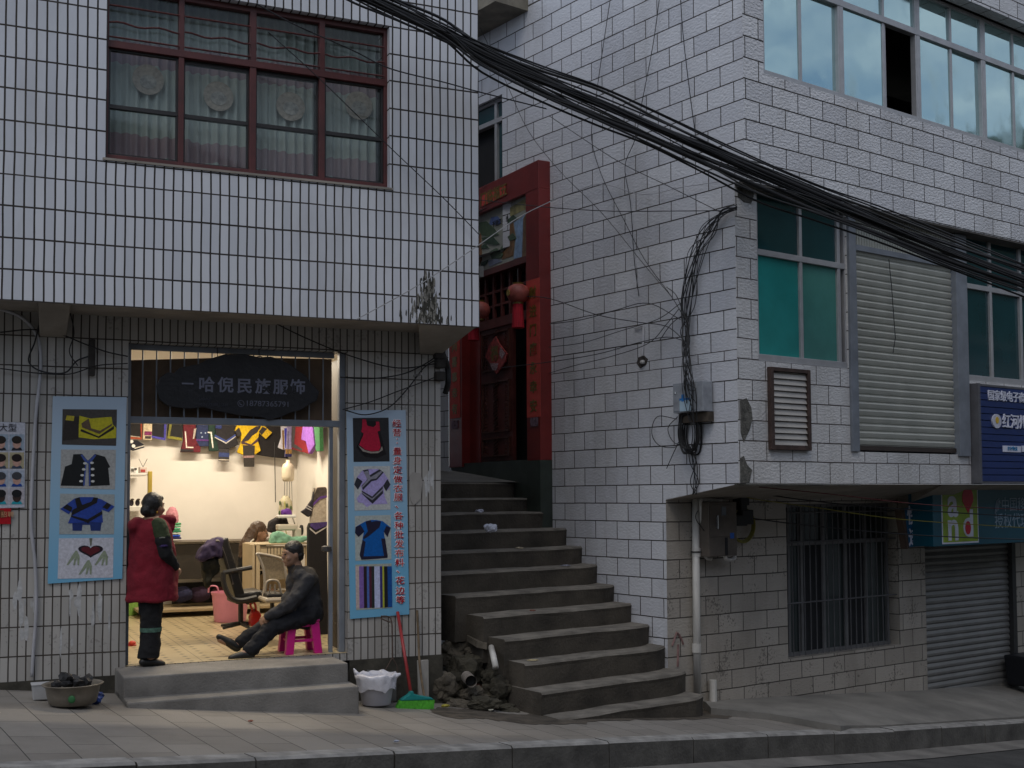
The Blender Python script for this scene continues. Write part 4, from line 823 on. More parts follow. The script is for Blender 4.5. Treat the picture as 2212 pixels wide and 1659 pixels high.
ht = [(16 * math.sin(t) ** 3, 13 * math.cos(t) - 5 * math.cos(2 * t) - 2 * math.cos(3 * t) - math.cos(4 * t)) for t in [k * math.pi / 14 for k in range(28)]]
pic(lp, FLL, 'printed_heart', B_([(688 + 11.8 * x, 990 - 6.6 * y * 1.0) for x, y in ht]), PP(34, 30, 40), o2)
pic(lp, FLL, 'printed_heart', B_([(688 + 9 * x, 988 - 4.9 * y) for x, y in ht]), PP(92, 30, 40), o3)
for cx, cy in ((470, 1040), (655, 1180), (895, 1040)):
    pic(lp, FLL, 'printed_tassel', B_([(cx - 10, cy - 50), (cx + 15, cy - 50), (cx + 55, cy + 40), (cx + 45, cy + 170), (cx + 20, cy + 170), (cx + 15, cy + 60), (cx - 20, cy + 170), (cx - 45, cy + 170), (cx - 25, cy + 60), (cx - 120, cy + 170), (cx - 150, cy + 170), (cx - 60, cy + 20)]), PP(140, 150, 128), o2)
pic(lp, FLL, 'printed_cord', B_([(668, 803), (716, 803), (700, 915), (680, 915)]), PP(110, 112, 100), o2)
# right poster with text
rpst = sheet('poster', 'tall blue poster with red lettering on the tiled pier right of the doorway', 'poster', FLL, [(756, 1337), (884, 1327), (876, 886), (748, 886)], M_PB)
A_ = cropmap(1380, 1620, 3.77); B_ = cropmap(1380, 2040, 3.77)
pic(rpst, FLL, 'picture', A_([(118, 197), (657, 190), (672, 850), (130, 858)]), PP(44, 44, 46), o1)
pic(rpst, FLL, 'printed_dress', A_([(300, 230), (520, 250), (530, 390), (620, 740), (480, 805), (300, 780), (170, 640), (260, 430), (240, 370)]), PP(24, 20, 22), o2)
pic(rpst, FLL, 'printed_skirt', A_([(262, 215), (318, 218), (335, 310), (430, 335), (470, 300), (465, 250), (515, 252), (530, 385), (490, 400), (530, 570), (535, 640), (510, 690), (400, 700), (300, 670), (215, 600), (285, 430), (245, 405), (260, 330)]), PP(178, 22, 56), o3)
pic(rpst, FLL, 'printed_hem', A_([(200, 610), (300, 680), (400, 705), (520, 695), (560, 620), (570, 680), (500, 725), (390, 730), (270, 700)]), PP(150, 140, 130), o3 + .0006)
pic(rpst, FLL, 'picture', A_([(130, 925), (680, 920), (685, 1578), (147, 1592)]), PP(190, 192, 190), o1)
pic(rpst, FLL, 'printed_blouse', A_([(260, 990), (340, 965), (500, 965), (580, 1010), (660, 1130), (680, 1250), (620, 1300), (575, 1210), (600, 1390), (645, 1490), (400, 1500), (330, 1540), (270, 1480), (200, 1470), (175, 1410), (255, 1310), (240, 1220), (190, 1270), (138, 1200), (180, 1090)]), PP(172, 160, 210), o2)
for q in ([(265, 985), (350, 970), (370, 1060), (520, 970), (585, 1015), (480, 1130), (400, 1150), (270, 1285), (250, 1220), (330, 1130), (350, 1080)], [(255, 1290), (410, 1380), (570, 1220), (575, 1330), (415, 1490), (255, 1340)], [(180, 1090), (265, 1150), (195, 1275), (138, 1200)], [(640, 1115), (685, 1200), (620, 1300), (575, 1220)]): pic(rpst, FLL, 'printed_trim', A_(q), PP(50, 50, 58), o3)
for q in ([(255, 1310), (410, 1410), (572, 1260), (572, 1285), (412, 1435), (255, 1330)], [(280, 1010), (345, 990), (385, 1090), (545, 990), (560, 1010), (470, 1110), (390, 1120), (262, 1250), (258, 1225), (340, 1125)]): pic(rpst, FLL, 'printed_stripe', A_(q), PP(140, 138, 150), o4)
pic(rpst, FLL, 'picture', B_([(148, 90), (690, 75), (700, 745), (157, 765)]), PP(178, 184, 178), o1)
pic(rpst, FLL, 'printed_tunic', B_([(310, 170), (390, 150), (470, 150), (570, 170), (690, 265), (640, 410), (585, 330), (645, 715), (500, 735), (250, 750), (220, 680), (285, 330), (205, 408), (150, 345), (160, 255)]), PP(12, 92, 168), o2)
for q in ([(310, 175), (385, 150), (400, 180), (470, 165), (545, 170), (520, 260), (350, 400), (280, 440), (275, 410), (345, 320)], [(160, 255), (235, 225), (295, 325), (205, 408), (150, 345)], [(625, 235), (690, 270), (640, 410), (585, 325)], [(265, 450), (310, 480), (280, 700), (640, 690), (640, 720), (250, 750), (220, 680)], [(545, 430), (605, 430), (645, 700), (590, 700)]): pic(rpst, FLL, 'printed_trim', B_(q), PP(36, 34, 56), o3)
pic(rpst, FLL, 'picture', B_([(157, 825), (700, 805), (713, 1475), (168, 1510)]), PP(170, 172, 160), o1)
for k, (x0, x1, c) in enumerate(((160, 215, (196, 176, 170)), (212, 280, (130, 100, 170)), (278, 330, (46, 34, 40)), (328, 362, (80, 110, 180)), (360, 400, (84, 34, 50)), (398, 440, (44, 50, 48)), (438, 526, (190, 196, 226)), (524, 562, (60, 52, 120)), (560, 590, (176, 180, 60)), (588, 640, (34, 34, 38)), (638, 705, (24, 80, 150)))):
    pic(rpst, FLL, 'printed_cloth', B_([(x0, 850), (x1, 848), (x1 + 8, 1480 - (x1 - 160) * .03), (x0 + 8, 1485 - (x0 - 160) * .03)]), PP(*c), o2 + .0002 * (k % 2))
M_TXR = paint(186, 16, 28, .5); M_TXW = paint(228, 228, 232, .5)
chs = '经营：量身定做衣服、各种批发布料、花边等'
ys = [916, 935.5, 954, 976, 996, 1016, 1036, 1056, 1075, 1091, 1115, 1136, 1156, 1176, 1196, 1216, 1231, 1255, 1277, 1297]
for c, y in zip(chs, ys):
    x = 856.5 + (y - 916) * .021 + (2 if c in '、' else 0); u, z = FLL.uv(x, y, PO_)
    text('lettering', '︰' if c == '：' else c, FLL, u, z, .078, M_TXW, rpst, off=o2, bold=.0042, sx=1.15); text('lettering', '︰' if c == '：' else c, FLL, u, z, .077, M_TXR, rpst, off=o4, bold=0, sx=1.15)
# haircut poster and red sticker at the left edge
hp_ = sheet('poster', 'white poster of haircut portraits at the left end of the tiled wall', 'poster', FLL, [(-40, 1099), (53, 1096), (54.5, 913), (-40, 910)], PP(188, 190, 200))
for r in range(4):
    for c in range(3):
        x0, y0 = [-32, 0.5, 20.5][c] + (0 if c else 0), [938, 977, 1016, 1054][r]; x1, y1 = [-2, 17.5, 52][c], y0 + 35
        if c == 1: x0, x1 = -14, 18
        if c == 0: continue
        cx = (x0 + x1) / 2; pic(hp_, FLL, 'portrait', [(x0, y1), (x1, y1), (x1, y0), (x0, y0)], PP(*[(150, 165, 180), (170, 160, 130), (165, 175, 190), (180, 175, 180)][r]), o1)
        pic(hp_, FLL, 'printed_shoulders', [(cx - 12, y1), (cx + 12, y1), (cx + 9, y1 - 6), (cx - 9, y1 - 6)], PP(*[(40, 40, 50), (60, 70, 90), (30, 70, 150), (30, 150, 165)][r]), o2)
        E_ = lambda rx, ry, oy: [(cx + rx * math.cos(t), y0 + oy + ry * math.sin(t)) for t in [k * math.pi / 8 for k in range(16)]]
        pic(hp_, FLL, 'printed_face', E_(9, 11, 20), PP(190, 150, 135) if r < 3 else PP(60, 44, 40), o3)
        pic(hp_, FLL, 'printed_hair', E_(11, 8.5, 12), PP(*[(40, 34, 30), (34, 24, 22), (64, 66, 72), (24, 24, 28)][r]), o4)
text('lettering', '大型', FLL, *FLL.uv(17, 925, PO_), .07, paint(60, 60, 66), hp_, off=o2)
rs_ = sheet('sticker', 'small red sticker under the haircut poster', 'sticker', FLL, [(-20, 1132), (23, 1132), (24, 1098), (-20, 1098)], PP(170, 14, 30))
pic(rs_, FLL, 'printed_block', [(-12, 1118), (9, 1118), (9, 1102), (-12, 1102)], PP(110, 60, 40), o1); text('lettering', '招聘', FLL, *FLL.uv(16, 1112, PO_), .05, PP(205, 160, 120), rs_, off=o2)
# torn paper patch on the pier
mb = MB(); q = [(884, 1030), (890, 1020), (908, 1022), (912, 1040), (908, 1078), (893, 1092), (886, 1080)]; mb.prism(FLL, [FLL.uv(*p) for p in q], .001, .009)
mb.build('torn_paper', paint(150, 146, 140, .9), label='torn scrap of old notice left on the pier beside the red lettered poster', cat='paper')
# ------------------------------------------------------------------ shop name board
SG = thing('shop_sign', 'black carved wooden shop name board hung on the grille over the doorway', 'sign', DF.pt(*DF.uv(520, 900, .05), .05))
ol = [(338, 834), (346, 815), (362, 804), (376, 806), (388, 794), (412, 789), (430, 786), (446, 777), (466, 771), (486, 765), (530, 765), (560, 772), (585, 770), (608, 778), (626, 786), (644, 800), (661, 812), (672, 828), (690, 846), (684, 866), (668, 874), (650, 886), (626, 892), (610, 900), (592, 905), (580, 908), (568, 902), (548, 900), (520, 898), (500, 894), (470, 888), (440, 880), (408, 883), (380, 880), (360, 876), (344, 862)]
mb = MB(); mb.prism(DF, [DF.uv(x, y, .05) for x, y in ol], .03, .055); mb.build('board', mat('black_lacquer', (.016, .016, .019), .38, .35, 8, .3, 30), SG, bevel=.006)
M_SGT = paint(120, 122, 138, .5)
for c, x, y, s in (('一', 405, 831, .1), ('哈', 446, 833, .142), ('倪', 487, 834, .142), ('民', 528, 836, .142), ('族', 568, 837, .142), ('服', 606, 838, .142), ('饰', 643, 838, .142)):
    text('lettering', c, DF, *DF.uv(x, y, .05), s, M_SGT, SG, off=.0575, bold=.003, tilt=.0, sx=1.02)
text('lettering', '18787365791', DF, *DF.uv(578, 873, .05), .07, paint(104, 106, 120, .5), SG, off=.0575, sx=1.06)
text('lettering', 'HANI', DF, *DF.uv(443, 863, .05), .045, paint(52, 54, 64, .5), SG, off=.0575); text('lettering', 'MINZUFUSHI', DF, *DF.uv(460, 875, .05), .045, paint(52, 54, 64, .5), SG, off=.0575)
mb = MB(); c = DF.uv(520, 872, .05); mb.tube([DF.pt(c[0] + .028 * math.cos(t), c[1] + .028 * math.sin(t), .058) for t in [k * math.pi / 10 for k in range(21)]], .003, 5); mb.tube([DF.pt(c[0] - .012, c[1] + .012, .058), DF.pt(c[0] - .008, c[1] - .006, .058), DF.pt(c[0] + .012, c[1] - .014, .058)], .005, 5); mb.build('phone_symbol', paint(104, 106, 120, .5), SG)
for x in (470, 560):
    mb = MB(); c = DF.uv(x, 768, .04); mb.tube([DF.pt(c[0], c[1] - .03, .04), DF.pt(c[0], c[1] + .12, .01)], .004, 5); mb.build('hook', M_BLK, SG)
bp_ = thing('backing_panel', 'dark brown panel standing inside the grille behind the shop name board', 'panel', DF.pt(d0 + 1, tz_ + .03, -.1))
mb = MB(); za = DF.uv(280, 779, -.08)[1]; zc = DF.uv(720, 776, -.08)[1]; mb.prism(DF, [(d0, tz_ - .01), (d1 - .1, tz_ - .01), (d1 - .1, zc), ((d0 + d1) / 2, DF.uv(490, 771, -.08)[1]), (d0, za)], -.1, -.07)
mb.build('sheet', mat('brown_panel', (.11, .072, .045), .8, .35, 4), bp_)
# ------------------------------------------------------------------ inside the shop
FBW = FLL.shift(-4.72)
FRW = Fr(FLL.pt(iu1 - .10, 0, 0) - V((0, 0, ZC)) + V((0, 0, 0)), -FLL.n); FRW = Fr(V((FRW.O.x, FRW.O.y, 0)), FLL.n)
def cloth(c, r=.9, sc_=30, var=.3): return paint(*c, r, var=var, scale=sc_)
CA = cropmap(480, 1340, 3.19); CB = cropmap(860, 1640, 3.19)
def garment(lab, fr, body, col, parts=(), off=0, grp='embroidered clothes hanging on the back wall'):
    q = [fr.uv(x, y, off) for x, y in body]; t = thing('garment', lab, 'clothes', fr.pt(sum(a[0] for a in q) / len(q), max(a[1] for a in q), off), grp)
    top = max(a[1] for a in q); ex = [(u, z + .22 if z > top - .06 else z) for u, z in q]
    mb = MB(); mb.prism(fr, ex, off - .03, off + .02); mb.build('body', cloth(col), t, bevel=.008)
    for k, (nm, poly, c) in enumerate(parts):
        mb = MB(); mb.prism(fr, [fr.uv(x, y, off) for x, y in poly], off + .018, off + .0235 + .0012 * k); mb.build(nm, cloth(c, .8, 60, .45), t)
    return t
garment('black garment with orange border hanging at the left end of the back wall', FBW, CA([(108, 1110), (285, 1110), (280, 1330), (115, 1308)]), (34, 32, 34), [('trim', CA([(110, 1300), (270, 1310), (280, 1335), (115, 1325)]), (170, 80, 50)), ('trim', CA([(258, 1120), (280, 1120), (280, 1310), (262, 1310)]), (150, 66, 44)), ('stitching', CA([(125, 1285), (255, 1300), (255, 1308), (125, 1296)]), (190, 180, 165))])
garment('cream panel with magenta embroidery hanging on the back wall', FBW, CA([(305, 1110), (412, 1110), (405, 1345), (285, 1335)]), (205, 190, 160), [('embroidery', CA([(312, 1228), (405, 1232), (400, 1282), (308, 1280)]), (120, 40, 90)), ('embroidery', CA([(318, 1290), (395, 1292), (390, 1325), (315, 1322)]), (60, 50, 50))])
garment('black garment with blue violet border hanging on the back wall', FBW, CA([(430, 1110), (592, 1110), (575, 1345), (400, 1310)]), (30, 30, 36), [('trim', CA([(400, 1285), (575, 1315), (575, 1345), (400, 1312)]), (70, 66, 160)), ('trim', CA([(560, 1110), (592, 1110), (580, 1330), (556, 1330)]), (66, 62, 150))])
garment('black garment with olive border hanging on the back wall', FBW, CA([(630, 1110), (792, 1110), (790, 1350), (600, 1320)]), (28, 28, 30), [('trim', CA([(600, 1285), (790, 1315), (790, 1350), (600, 1320)]), (120, 116, 40)), ('trim', CA([(630, 1110), (665, 1110), (630, 1300), (605, 1290)]), (112, 108, 44))])
garment('maroon waistcoat with white piping hanging lower than its neighbours', FBW, CA([(790, 1110), (975, 1110), (958, 1310), (1030, 1440), (1022, 1500), (768, 1496), (810, 1330)]), (92, 24, 36), [('piping', CA([(822, 1230), (838, 1230), (852, 1425), (935, 1430), (932, 1445), (838, 1440)]), (210, 200, 190)), ('hem', CA([(770, 1455), (935, 1462), (935, 1490), (770, 1490)]), (30, 26, 30)), ('trim', CA([(940, 1200), (972, 1190), (945, 1320), (925, 1330)]), (170, 160, 150))])
garment('navy garment scattered with pale stars hanging on the back wall', FBW, CA([(980, 1110), (1112, 1110), (1130, 1420), (965, 1425)]), (36, 46, 80), [('star', CA([(1030, 1240), (1045, 1250), (1030, 1260), (1020, 1250)]), (150, 165, 190)), ('star', CA([(1045, 1290), (1058, 1302), (1043, 1314), (1032, 1302)]), (150, 165, 190)), ('star', CA([(1085, 1240), (1098, 1250), (1085, 1262), (1074, 1250)]), (150, 165, 190)), ('hem', CA([(970, 1330), (1125, 1335), (1128, 1355), (968, 1352)]), (84, 40, 110))])
garment('narrow dark green garment with white piping beside the navy jacket', FBW, CA([(1112, 1110), (1180, 1110), (1262, 1462), (1250, 1482), (1135, 1482)]), (28, 52, 44), [('piping', CA([(1115, 1236), (1166, 1236), (1190, 1440), (1175, 1445), (1150, 1255), (1115, 1250)]), (215, 210, 200))])
garment('wide black jacket with blue chevron trim hanging on the back wall', FBW, CA([(1190, 1110), (1560, 1110), (1470, 1250), (1512, 1400), (1400, 1452), (1240, 1456), (1195, 1300)]), (34, 32, 36), [('trim', CA([(1205, 1270), (1350, 1345), (1470, 1265), (1475, 1300), (1350, 1390), (1205, 1312)]), (50, 66, 130)), ('piping', CA([(1205, 1300), (1350, 1372), (1470, 1292), (1470, 1302), (1350, 1388), (1205, 1312)]), (190, 185, 175)), ('yoke', CA([(1220, 1115), (1300, 1115), (1290, 1200), (1215, 1190)]), (34, 48, 104)), ('sleeve', CA([(1256, 1450), (1392, 1456), (1386, 1616), (1250, 1610)]), (44, 42, 46)), ('cuff', CA([(1256, 1500), (1388, 1506), (1386, 1560), (1253, 1552)]), (46, 60, 110)), ('cuff', CA([(1253, 1585), (1386, 1590), (1386, 1602), (1252, 1598)]), (190, 180, 165))])
garment('bright yellow jacket with black bands hanging on the back wall', FBW, CB([(360, 190), (590, 190), (548, 400), (582, 520), (505, 572), (352, 572), (280, 540), (330, 420), (330, 310), (250, 270)]), (206, 170, 24), [('trim', CB([(345, 385), (440, 260), (520, 210), (585, 200), (530, 290), (470, 330), (420, 390), (330, 420)]), (44, 38, 40)), ('trim', CB([(332, 395), (455, 440), (550, 350), (545, 400), (460, 460), (332, 430)]), (70, 48, 60)), ('sleeve', CB([(585, 195), (612, 195), (722, 290), (642, 370), (548, 285)]), (200, 166, 26)), ('cuff', CB([(600, 215), (660, 240), (590, 320), (552, 280)]), (40, 36, 36)), ('sleeve', CB([(350, 450), (502, 455), (495, 726), (364, 726)]), (46, 42, 38)), ('cuff', CB([(352, 585), (496, 580), (496, 608), (354, 612)]), (150, 120, 116)), ('sleeve', CB([(250, 270), (300, 225), (335, 310), (290, 345)]), (44, 40, 40))], off=.04)
garment('plain black skirt hanging beside the yellow jacket', FBW, CB([(575, 200), (835, 190), (842, 400), (930, 620), (720, 602), (530, 568)]), (26, 24, 26), off=.01)
garment('white garment with brown and blue ribbons hanging by the corner', FBW, CB([(835, 190), (922, 190), (905, 500), (872, 512), (798, 480), (840, 350)]), (196, 196, 206), [('ribbon', CB([(850, 260), (875, 260), (880, 500), (862, 510)]), (130, 100, 60)), ('ribbon', CB([(880, 235), (915, 235), (905, 480), (890, 490)]), (60, 60, 170))], off=.03)
garment('lilac garment with gold hem hanging by the corner', FBW, CB([(925, 200), (1000, 190), (975, 590), (890, 600), (905, 460)]), (146, 138, 180), [('hem', CB([(895, 500), (975, 500), (972, 560), (892, 560)]), (150, 116, 60)), ('hem', CB([(892, 560), (972, 560), (970, 598), (890, 598)]), (36, 34, 90))], off=.05)
garment('red coat with grey embroidered edge hanging on the right wall', FRW, CB([(1000, 195), (1160, 195), (1210, 560), (965, 490)]), (140, 30, 40), [('trim', CB([(1005, 195), (1050, 195), (1030, 430), (1135, 500), (1130, 520), (985, 470)]), (76, 70, 72))], off=.0, grp='clothes hanging on the right wall')
garment('light purple garment hanging on the right wall', FRW, CB([(1160, 195), (1235, 195), (1285, 450), (1215, 560), (1175, 400), (1118, 380)]), (150, 96, 190), off=.05, grp='clothes hanging on the right wall')
garment('green garment hanging on the right wall nearest the doorway', FRW, CB([(1270, 205), (1345, 200), (1358, 525), (1308, 530), (1258, 310)]), (70, 130, 84), off=.03, grp='clothes hanging on the right wall')
t = thing('garment', 'small black jacket with white clasps hanging under the orange bordered garment', 'clothes', FBW.pt(*FBW.uv(*CA([(200, 1345)])[0]), .05), 'embroidered clothes hanging on the back wall')
mb = MB(); mb.prism(FBW, [FBW.uv(x, y) for x, y in CA([(100, 1340), (215, 1345), (300, 1400), (302, 1440), (165, 1480), (100, 1462)])], .022, .05); mb.build('body', cloth((30, 30, 40)), t)
mb = MB(); mb.prism(FBW, [FBW.uv(x, y) for x, y in CA([(180, 1440), (300, 1408), (302, 1420), (180, 1456)])], .05, .054); mb.build('piping', cloth((205, 200, 190)), t)
for x, y in ((140, 1362), (165, 1418)):
    mb = MB(); c = FBW.uv(*CA([(x, y)])[0]); mb.prism(FBW, [(c[0] + .022 * math.cos(q), c[1] + .022 * math.sin(q)) for q in [k * math.pi / 6 for k in range(12)]], .05, .058); mb.build('clasp', M_WOODW, t)
mb = MB(); rz = FBW.uv(480, 918)[1] + .22; mb.tube([FBW.pt(iu0 + .1, rz, .0), FBW.pt(iu1 - .05, rz, .0)], .014, 8); mb.build('clothes_rail', mat('chrome', (.5, .5, .5), .25, .1, metal=.9), label='steel rail carrying the row of clothes along the back wall', cat='rail')
mb = MB(); mb.tube([FRW.pt(.2, rz, .0), FRW.pt(-4.6, rz, .0)], .014, 8); mb.build('clothes_rail', MATS['chrome'], label='steel rail carrying clothes along the right wall of the shop', cat='rail')
# dress on the right wall: white and purple top above a black skirt
FDR = FLL.shift(-1.55)
t = thing('garment', 'long white and purple striped dress with black skirt hanging just inside the doorway', 'clothes', FDR.pt(*FDR.uv(690, 1000)))
CBd = lambda p: [FDR.uv(x, y) for x, y in CB(p)]
mb = MB(); mb.prism(FDR, CBd([(1330, 980), (1260, 1000), (1235, 1200), (1210, 1460), (1420, 1440), (1420, 980)]), -.04, .02); mb.build('top', cloth((176, 164, 148)), t, bevel=.01)
mb = MB(); mb.prism(FDR, CBd([(1265, 990), (1235, 1140), (1150, 1260), (1092, 1300), (1190, 1368), (1228, 1330), (1250, 1180)]), -.03, .03); mb.build('sleeve', cloth((40, 36, 44)), t, bevel=.01)
for k, q in enumerate(([(1300, 990), (1400, 985), (1420, 1010), (1420, 1090), (1330, 1110), (1245, 1200), (1260, 1080)],)):
    mb = MB(); mb.prism(FDR, CBd(q), .018, .026); mb.build('yoke', cloth((76, 66, 62), var=.6), t)
mb = MB(); mb.prism(FDR, CBd([(1250, 1180), (1330, 1105), (1420, 1090), (1420, 1115), (1335, 1135), (1240, 1230)]), .018, .028); mb.build('trim', cloth((92, 60, 130)), t)
for q in ([(1165, 1210), (1232, 1250), (1228, 1262), (1158, 1222)], [(1150, 1236), (1226, 1278), (1224, 1290), (1142, 1248)]):
    mb = MB(); mb.prism(FDR, CBd(q), .028, .034); mb.build('stripe', cloth((170, 165, 165)), t)
mb = MB(); mb.prism(FDR, CBd([(1205, 1440), (1420, 1425), (1440, 2900), (1300, 2915), (1190, 2890), (1185, 1500)]), -.06, .03); mb.build('skirt', cloth((22, 20, 24)), t, bevel=.012)
mb = MB(); mb.prism(FDR, CBd([(1200, 1500), (1275, 1565), (1420, 1480), (1420, 1495), (1275, 1585), (1196, 1518)]), .028, .034); mb.build('trim', cloth((180, 175, 170)), t)
mb = MB(); mb.prism(FDR, CBd([(1210, 1440), (1420, 1425), (1420, 1470), (1275, 1530), (1205, 1480)]), .028, .033); mb.build('waist_embroidery', cloth((70, 52, 110), var=.5), t)
# hanging water jug and bag
FJ = FLL.shift(-3.9)
c = FJ.hit(622, 1040); t = thing('water_jug', 'cloudy plastic jug hung by strings from the clothes rail', 'jug', c)
mb = MB(); r = .078; mb.lathe([(r * .7, 0), (r * .95, .02), (r, .06), (r, .16), (r * .8, .21), (r * .35, .235), (r * .33, .265)], c, 20, capt=True); mb.build('body', mat('cloudy_plastic', (.62, .55, .42), .35, .15, 6), t, smooth=True)
mb = MB(); mb.tube([c + V((0, 0, .26)), c + V((0, 0, .62))], .004, 5)
for k in (-.04, -.01, .02, .045): mb.tube([c + V((k, 0, 0)), c + V((k * 1.2, 0, -.28))], .003, 4)
mb.build('string', M_BLK, t)
c = FJ.hit(617, 1118); t = thing('bag', 'translucent bag printed with green leaves hung under the plastic jug', 'bag', c)
mb = MB(); mb.lathe([(.03, 0), (.075, .03), (.088, .1), (.082, .19), (.05, .24), (.03, .27)], c, 16, sx=1, sy=.6); mb.build('pouch', mat('milky_bag', (.42, .38, .26), .4, .4, 14), t, smooth=True)
for k in range(5):
    q = k * 1.3; mb = MB(); mb.ell(c + V((.075 * math.cos(q + 3.6), -.052, .06 + .03 * k)), .012, .006, .028, 6); mb.build('leaf_print', paint(60, 84, 48), t)
mb = MB(); mb.tube(smooth_path([c + V((.0, -.06, .2)), c + V((.005, -.07, .02)), c + V((.0, -.05, -.1)), c + V((.03, 0, -.27))]), .006, 5); mb.build('cord', paint(170, 170, 90), t)
mb = MB(); q0 = FBW.hit(595, 1085, .03); q1 = FBW.hit(593, 955, .03); mb.tube([q0, q1], .006, 5); mb.build('cable', M_BLK, label='thin black cable hanging down the back wall of the shop', cat='cable')
# counter along the back wall and its platform
def boxw(name, x0, x1, y0, y1, w0_, w1_, m, par=None, bevel=.004, **k):
    u0, za, = FLL.uv(x0, y1, -w0_); u1, zc = FLL.uv(x1, y0, -w0_); mb = MB(); mb.box(FLL, u0, u1, za, zc, -w1_, -w0_); return mb.build(name, m, par, bevel=bevel, **k)
ct = thing('counter', 'long low dark counter standing along the back wall of the shop', 'counter', FLL.hit(480, 1310, -4.3))
boxw('front_board', 372, 575, 1172, 1252, 4.25, 4.3, mat('dark_board', (.022, .019, .016), .5, .3, 5), ct)
boxw('top', 370, 610, 1166, 1173, 4.2, 4.84, mat('counter_top', (.09, .07, .05), .5, .3, 6), ct)
boxw('shelf_back', 372, 600, 1252, 1305, 4.5, 4.55, M_DARK, ct)
boxw('platform', 300, 620, 1306, 1326, 4.05, 4.84, mat('pale_wood', (.32, .25, .15), .6, .25, 8, stretch=(1, 1, 6)), ct)
for k, (x0, x1, c) in enumerate(((410, 450, (40, 20, 46)), (455, 500, (60, 12, 20)), (380, 405, (26, 28, 60)))):
    mb = MB(); p = FLL.hit((x0 + x1) / 2, 1300, -4.35); mb.ell(p + V((0, 0, .09)), .14, .08, .10, 8); mb.build('cloth_bundle', cloth(c), label=['purple black cloth bundle stowed under the counter', 'dark red cloth bundle stowed under the counter', 'navy cloth bundle stowed under the counter behind the woman'][k], cat='cloth', remesh=.012, disp=.03, dsize=.06)
# folded fabric stack on the counter
t = thing('fabric_stack', 'stack of folded green and blue cloth on the counter behind the woman', 'cloth', FLL.hit(384, 1166, -4.4))
for k, (y, c) in enumerate(((1165, (30, 30, 90)), (1160, (40, 80, 190)), (1155, (190, 200, 190)), (1150, (50, 130, 96)), (1145, (90, 170, 130)), (1139, (110, 180, 140)), (1134, (70, 150, 100)))):
    boxw('folded_cloth', 366 + k % 2, 392 - (k * 2) % 3, y - 4.6, y, 4.35, 4.6, cloth(c), t, bevel=.008)
mb = MB(); mb.ell(FLL.hit(372, 1118, -4.4), .08, .06, .14, 8); mb.build('bag', cloth((190, 130, 140)), label='pink bag standing on the counter behind the woman', cat='bag', remesh=.012, disp=.02, dsize=.05)
# shelf at the left end
t = thing('wall_shelf', 'white box shelf with yellow upright at the left end of the shop', 'shelf', FLL.hit(300, 1105, -4.2))
boxw('board', 250, 319, 1022, 1027, 4.0, 4.8, M_WOODW, t); boxw('board', 250, 325, 1094, 1104, 4.0, 4.8, M_WOODW, t); boxw('upright', 319, 329, 1018, 1180, 3.98, 4.05, mat('yellow_paint', (.38, .28, .04), .5, .2), t); boxw('board', 250, 310, 1160, 1168, 4.0, 4.8, M_WOODW, t)
t = thing('radio', 'small white radio standing on top of the wall shelf', 'radio', FLL.hit(289, 1022, -4.1))
boxw('case', 281, 297, 1010, 1021.5, 4.1, 4.25, M_WOODW, t); boxw('speaker_grille', 283, 289, 1012, 1019, 4.095, 4.1, paint(90, 88, 84), t); 
mb = MB(); p = FLL.hit(293, 1015, -4.09); mb.lathe([(.012, 0), (.02, .012), (.012, .024)], p, 10, capt=True); mb.build('dial', paint(60, 58, 56), t)
t = thing('toy_television', 'small red and white toy television with rabbit ears on the wall shelf', 'ornament', FLL.hit(310, 1022, -4.1))
boxw('case', 302, 318, 1009, 1021.5, 4.12, 4.25, paint(190, 176, 168), t); boxw('screen', 304, 314, 1014, 1020, 4.115, 4.12, paint(150, 50, 44), t)
mb = MB(); a = FLL.hit(309, 1009, -4.15)
for dx in (-.05, .05): mb.tube([a, a + V((dx, 0, .1))], .003, 4)
mb.build('antenna', M_BLK, t)
for k in range(3):
    t = thing('pouch', ['dark beaded pouch at the wall end of the shelf row', 'dark beaded pouch in the middle of the shelf row', 'dark beaded pouch beside the woman on the shelf'][k], 'pouch', FLL.hit(284 + 13 * k, 1094, -4.1), 'beaded pouches on the shelf')
    mb = MB(); mb.ell(FLL.hit(284 + 13 * k, 1086, -4.1), .028, .02, .04, 7); mb.build('body', cloth((40, 32, 44), var=.8), t); mb = MB(); mb.ell(FLL.hit(286 + 13 * k, 1079, -4.08), .022, .01, .012, 6); mb.build('flap', cloth((90, 80, 70)), t)
# baskets
def basket(lab, x, yb, rt, rb, h, col, holes=False, handle=True):
    c = onz(x, yb, FLOOR); c = c + V((0, rb * .9, 0)); t = thing('basket', lab, 'basket', c); m = paint(*col, .45, var=.08)
    mb = MB(); mb.lathe([(rb * .96, .0), (rb, .012), (rt * .97, h - .03), (rt, h - .03), (rt * 1.03, h), (rt * .98, h), (rb * .93, .02), (0.01, .02)], c, 36)
    mb.build('tub', m, t, smooth=False)
    if holes:
        mb = MB()
        for i in range(20):
            for j in range(5):
                q = 2 * math.pi * (i + .5) / 20; z = .06 + j * (h - .12) / 5; r = rb + (rt * .97 - rb) * z / h + .001; d = V((math.cos(q), math.sin(q), 0)); e = V((-d.y, d.x, 0)); p = c + d * r + V((0, 0, z)); a = .011
                mb.face([p - e * a, p + e * a, p + e * a + V((0, 0, .028)), p - e * a + V((0, 0, .028))])
        mb.build('hole', M_DARK, t)
    if handle:
        mb = MB()
        for sgn in (-1, 1):
            mb.tube(smooth_path([c + V((sgn * rt * .9 - .06, 0, h - .01)), c + V((sgn * rt * .93 - .04, 0, h + .06)), c + V((sgn * rt * .93 + .04, 0, h + .06)), c + V((sgn * rt * .9 + .06, 0, h - .01))]), .010, 6)
        mb.build('handle', m, t)
    return t
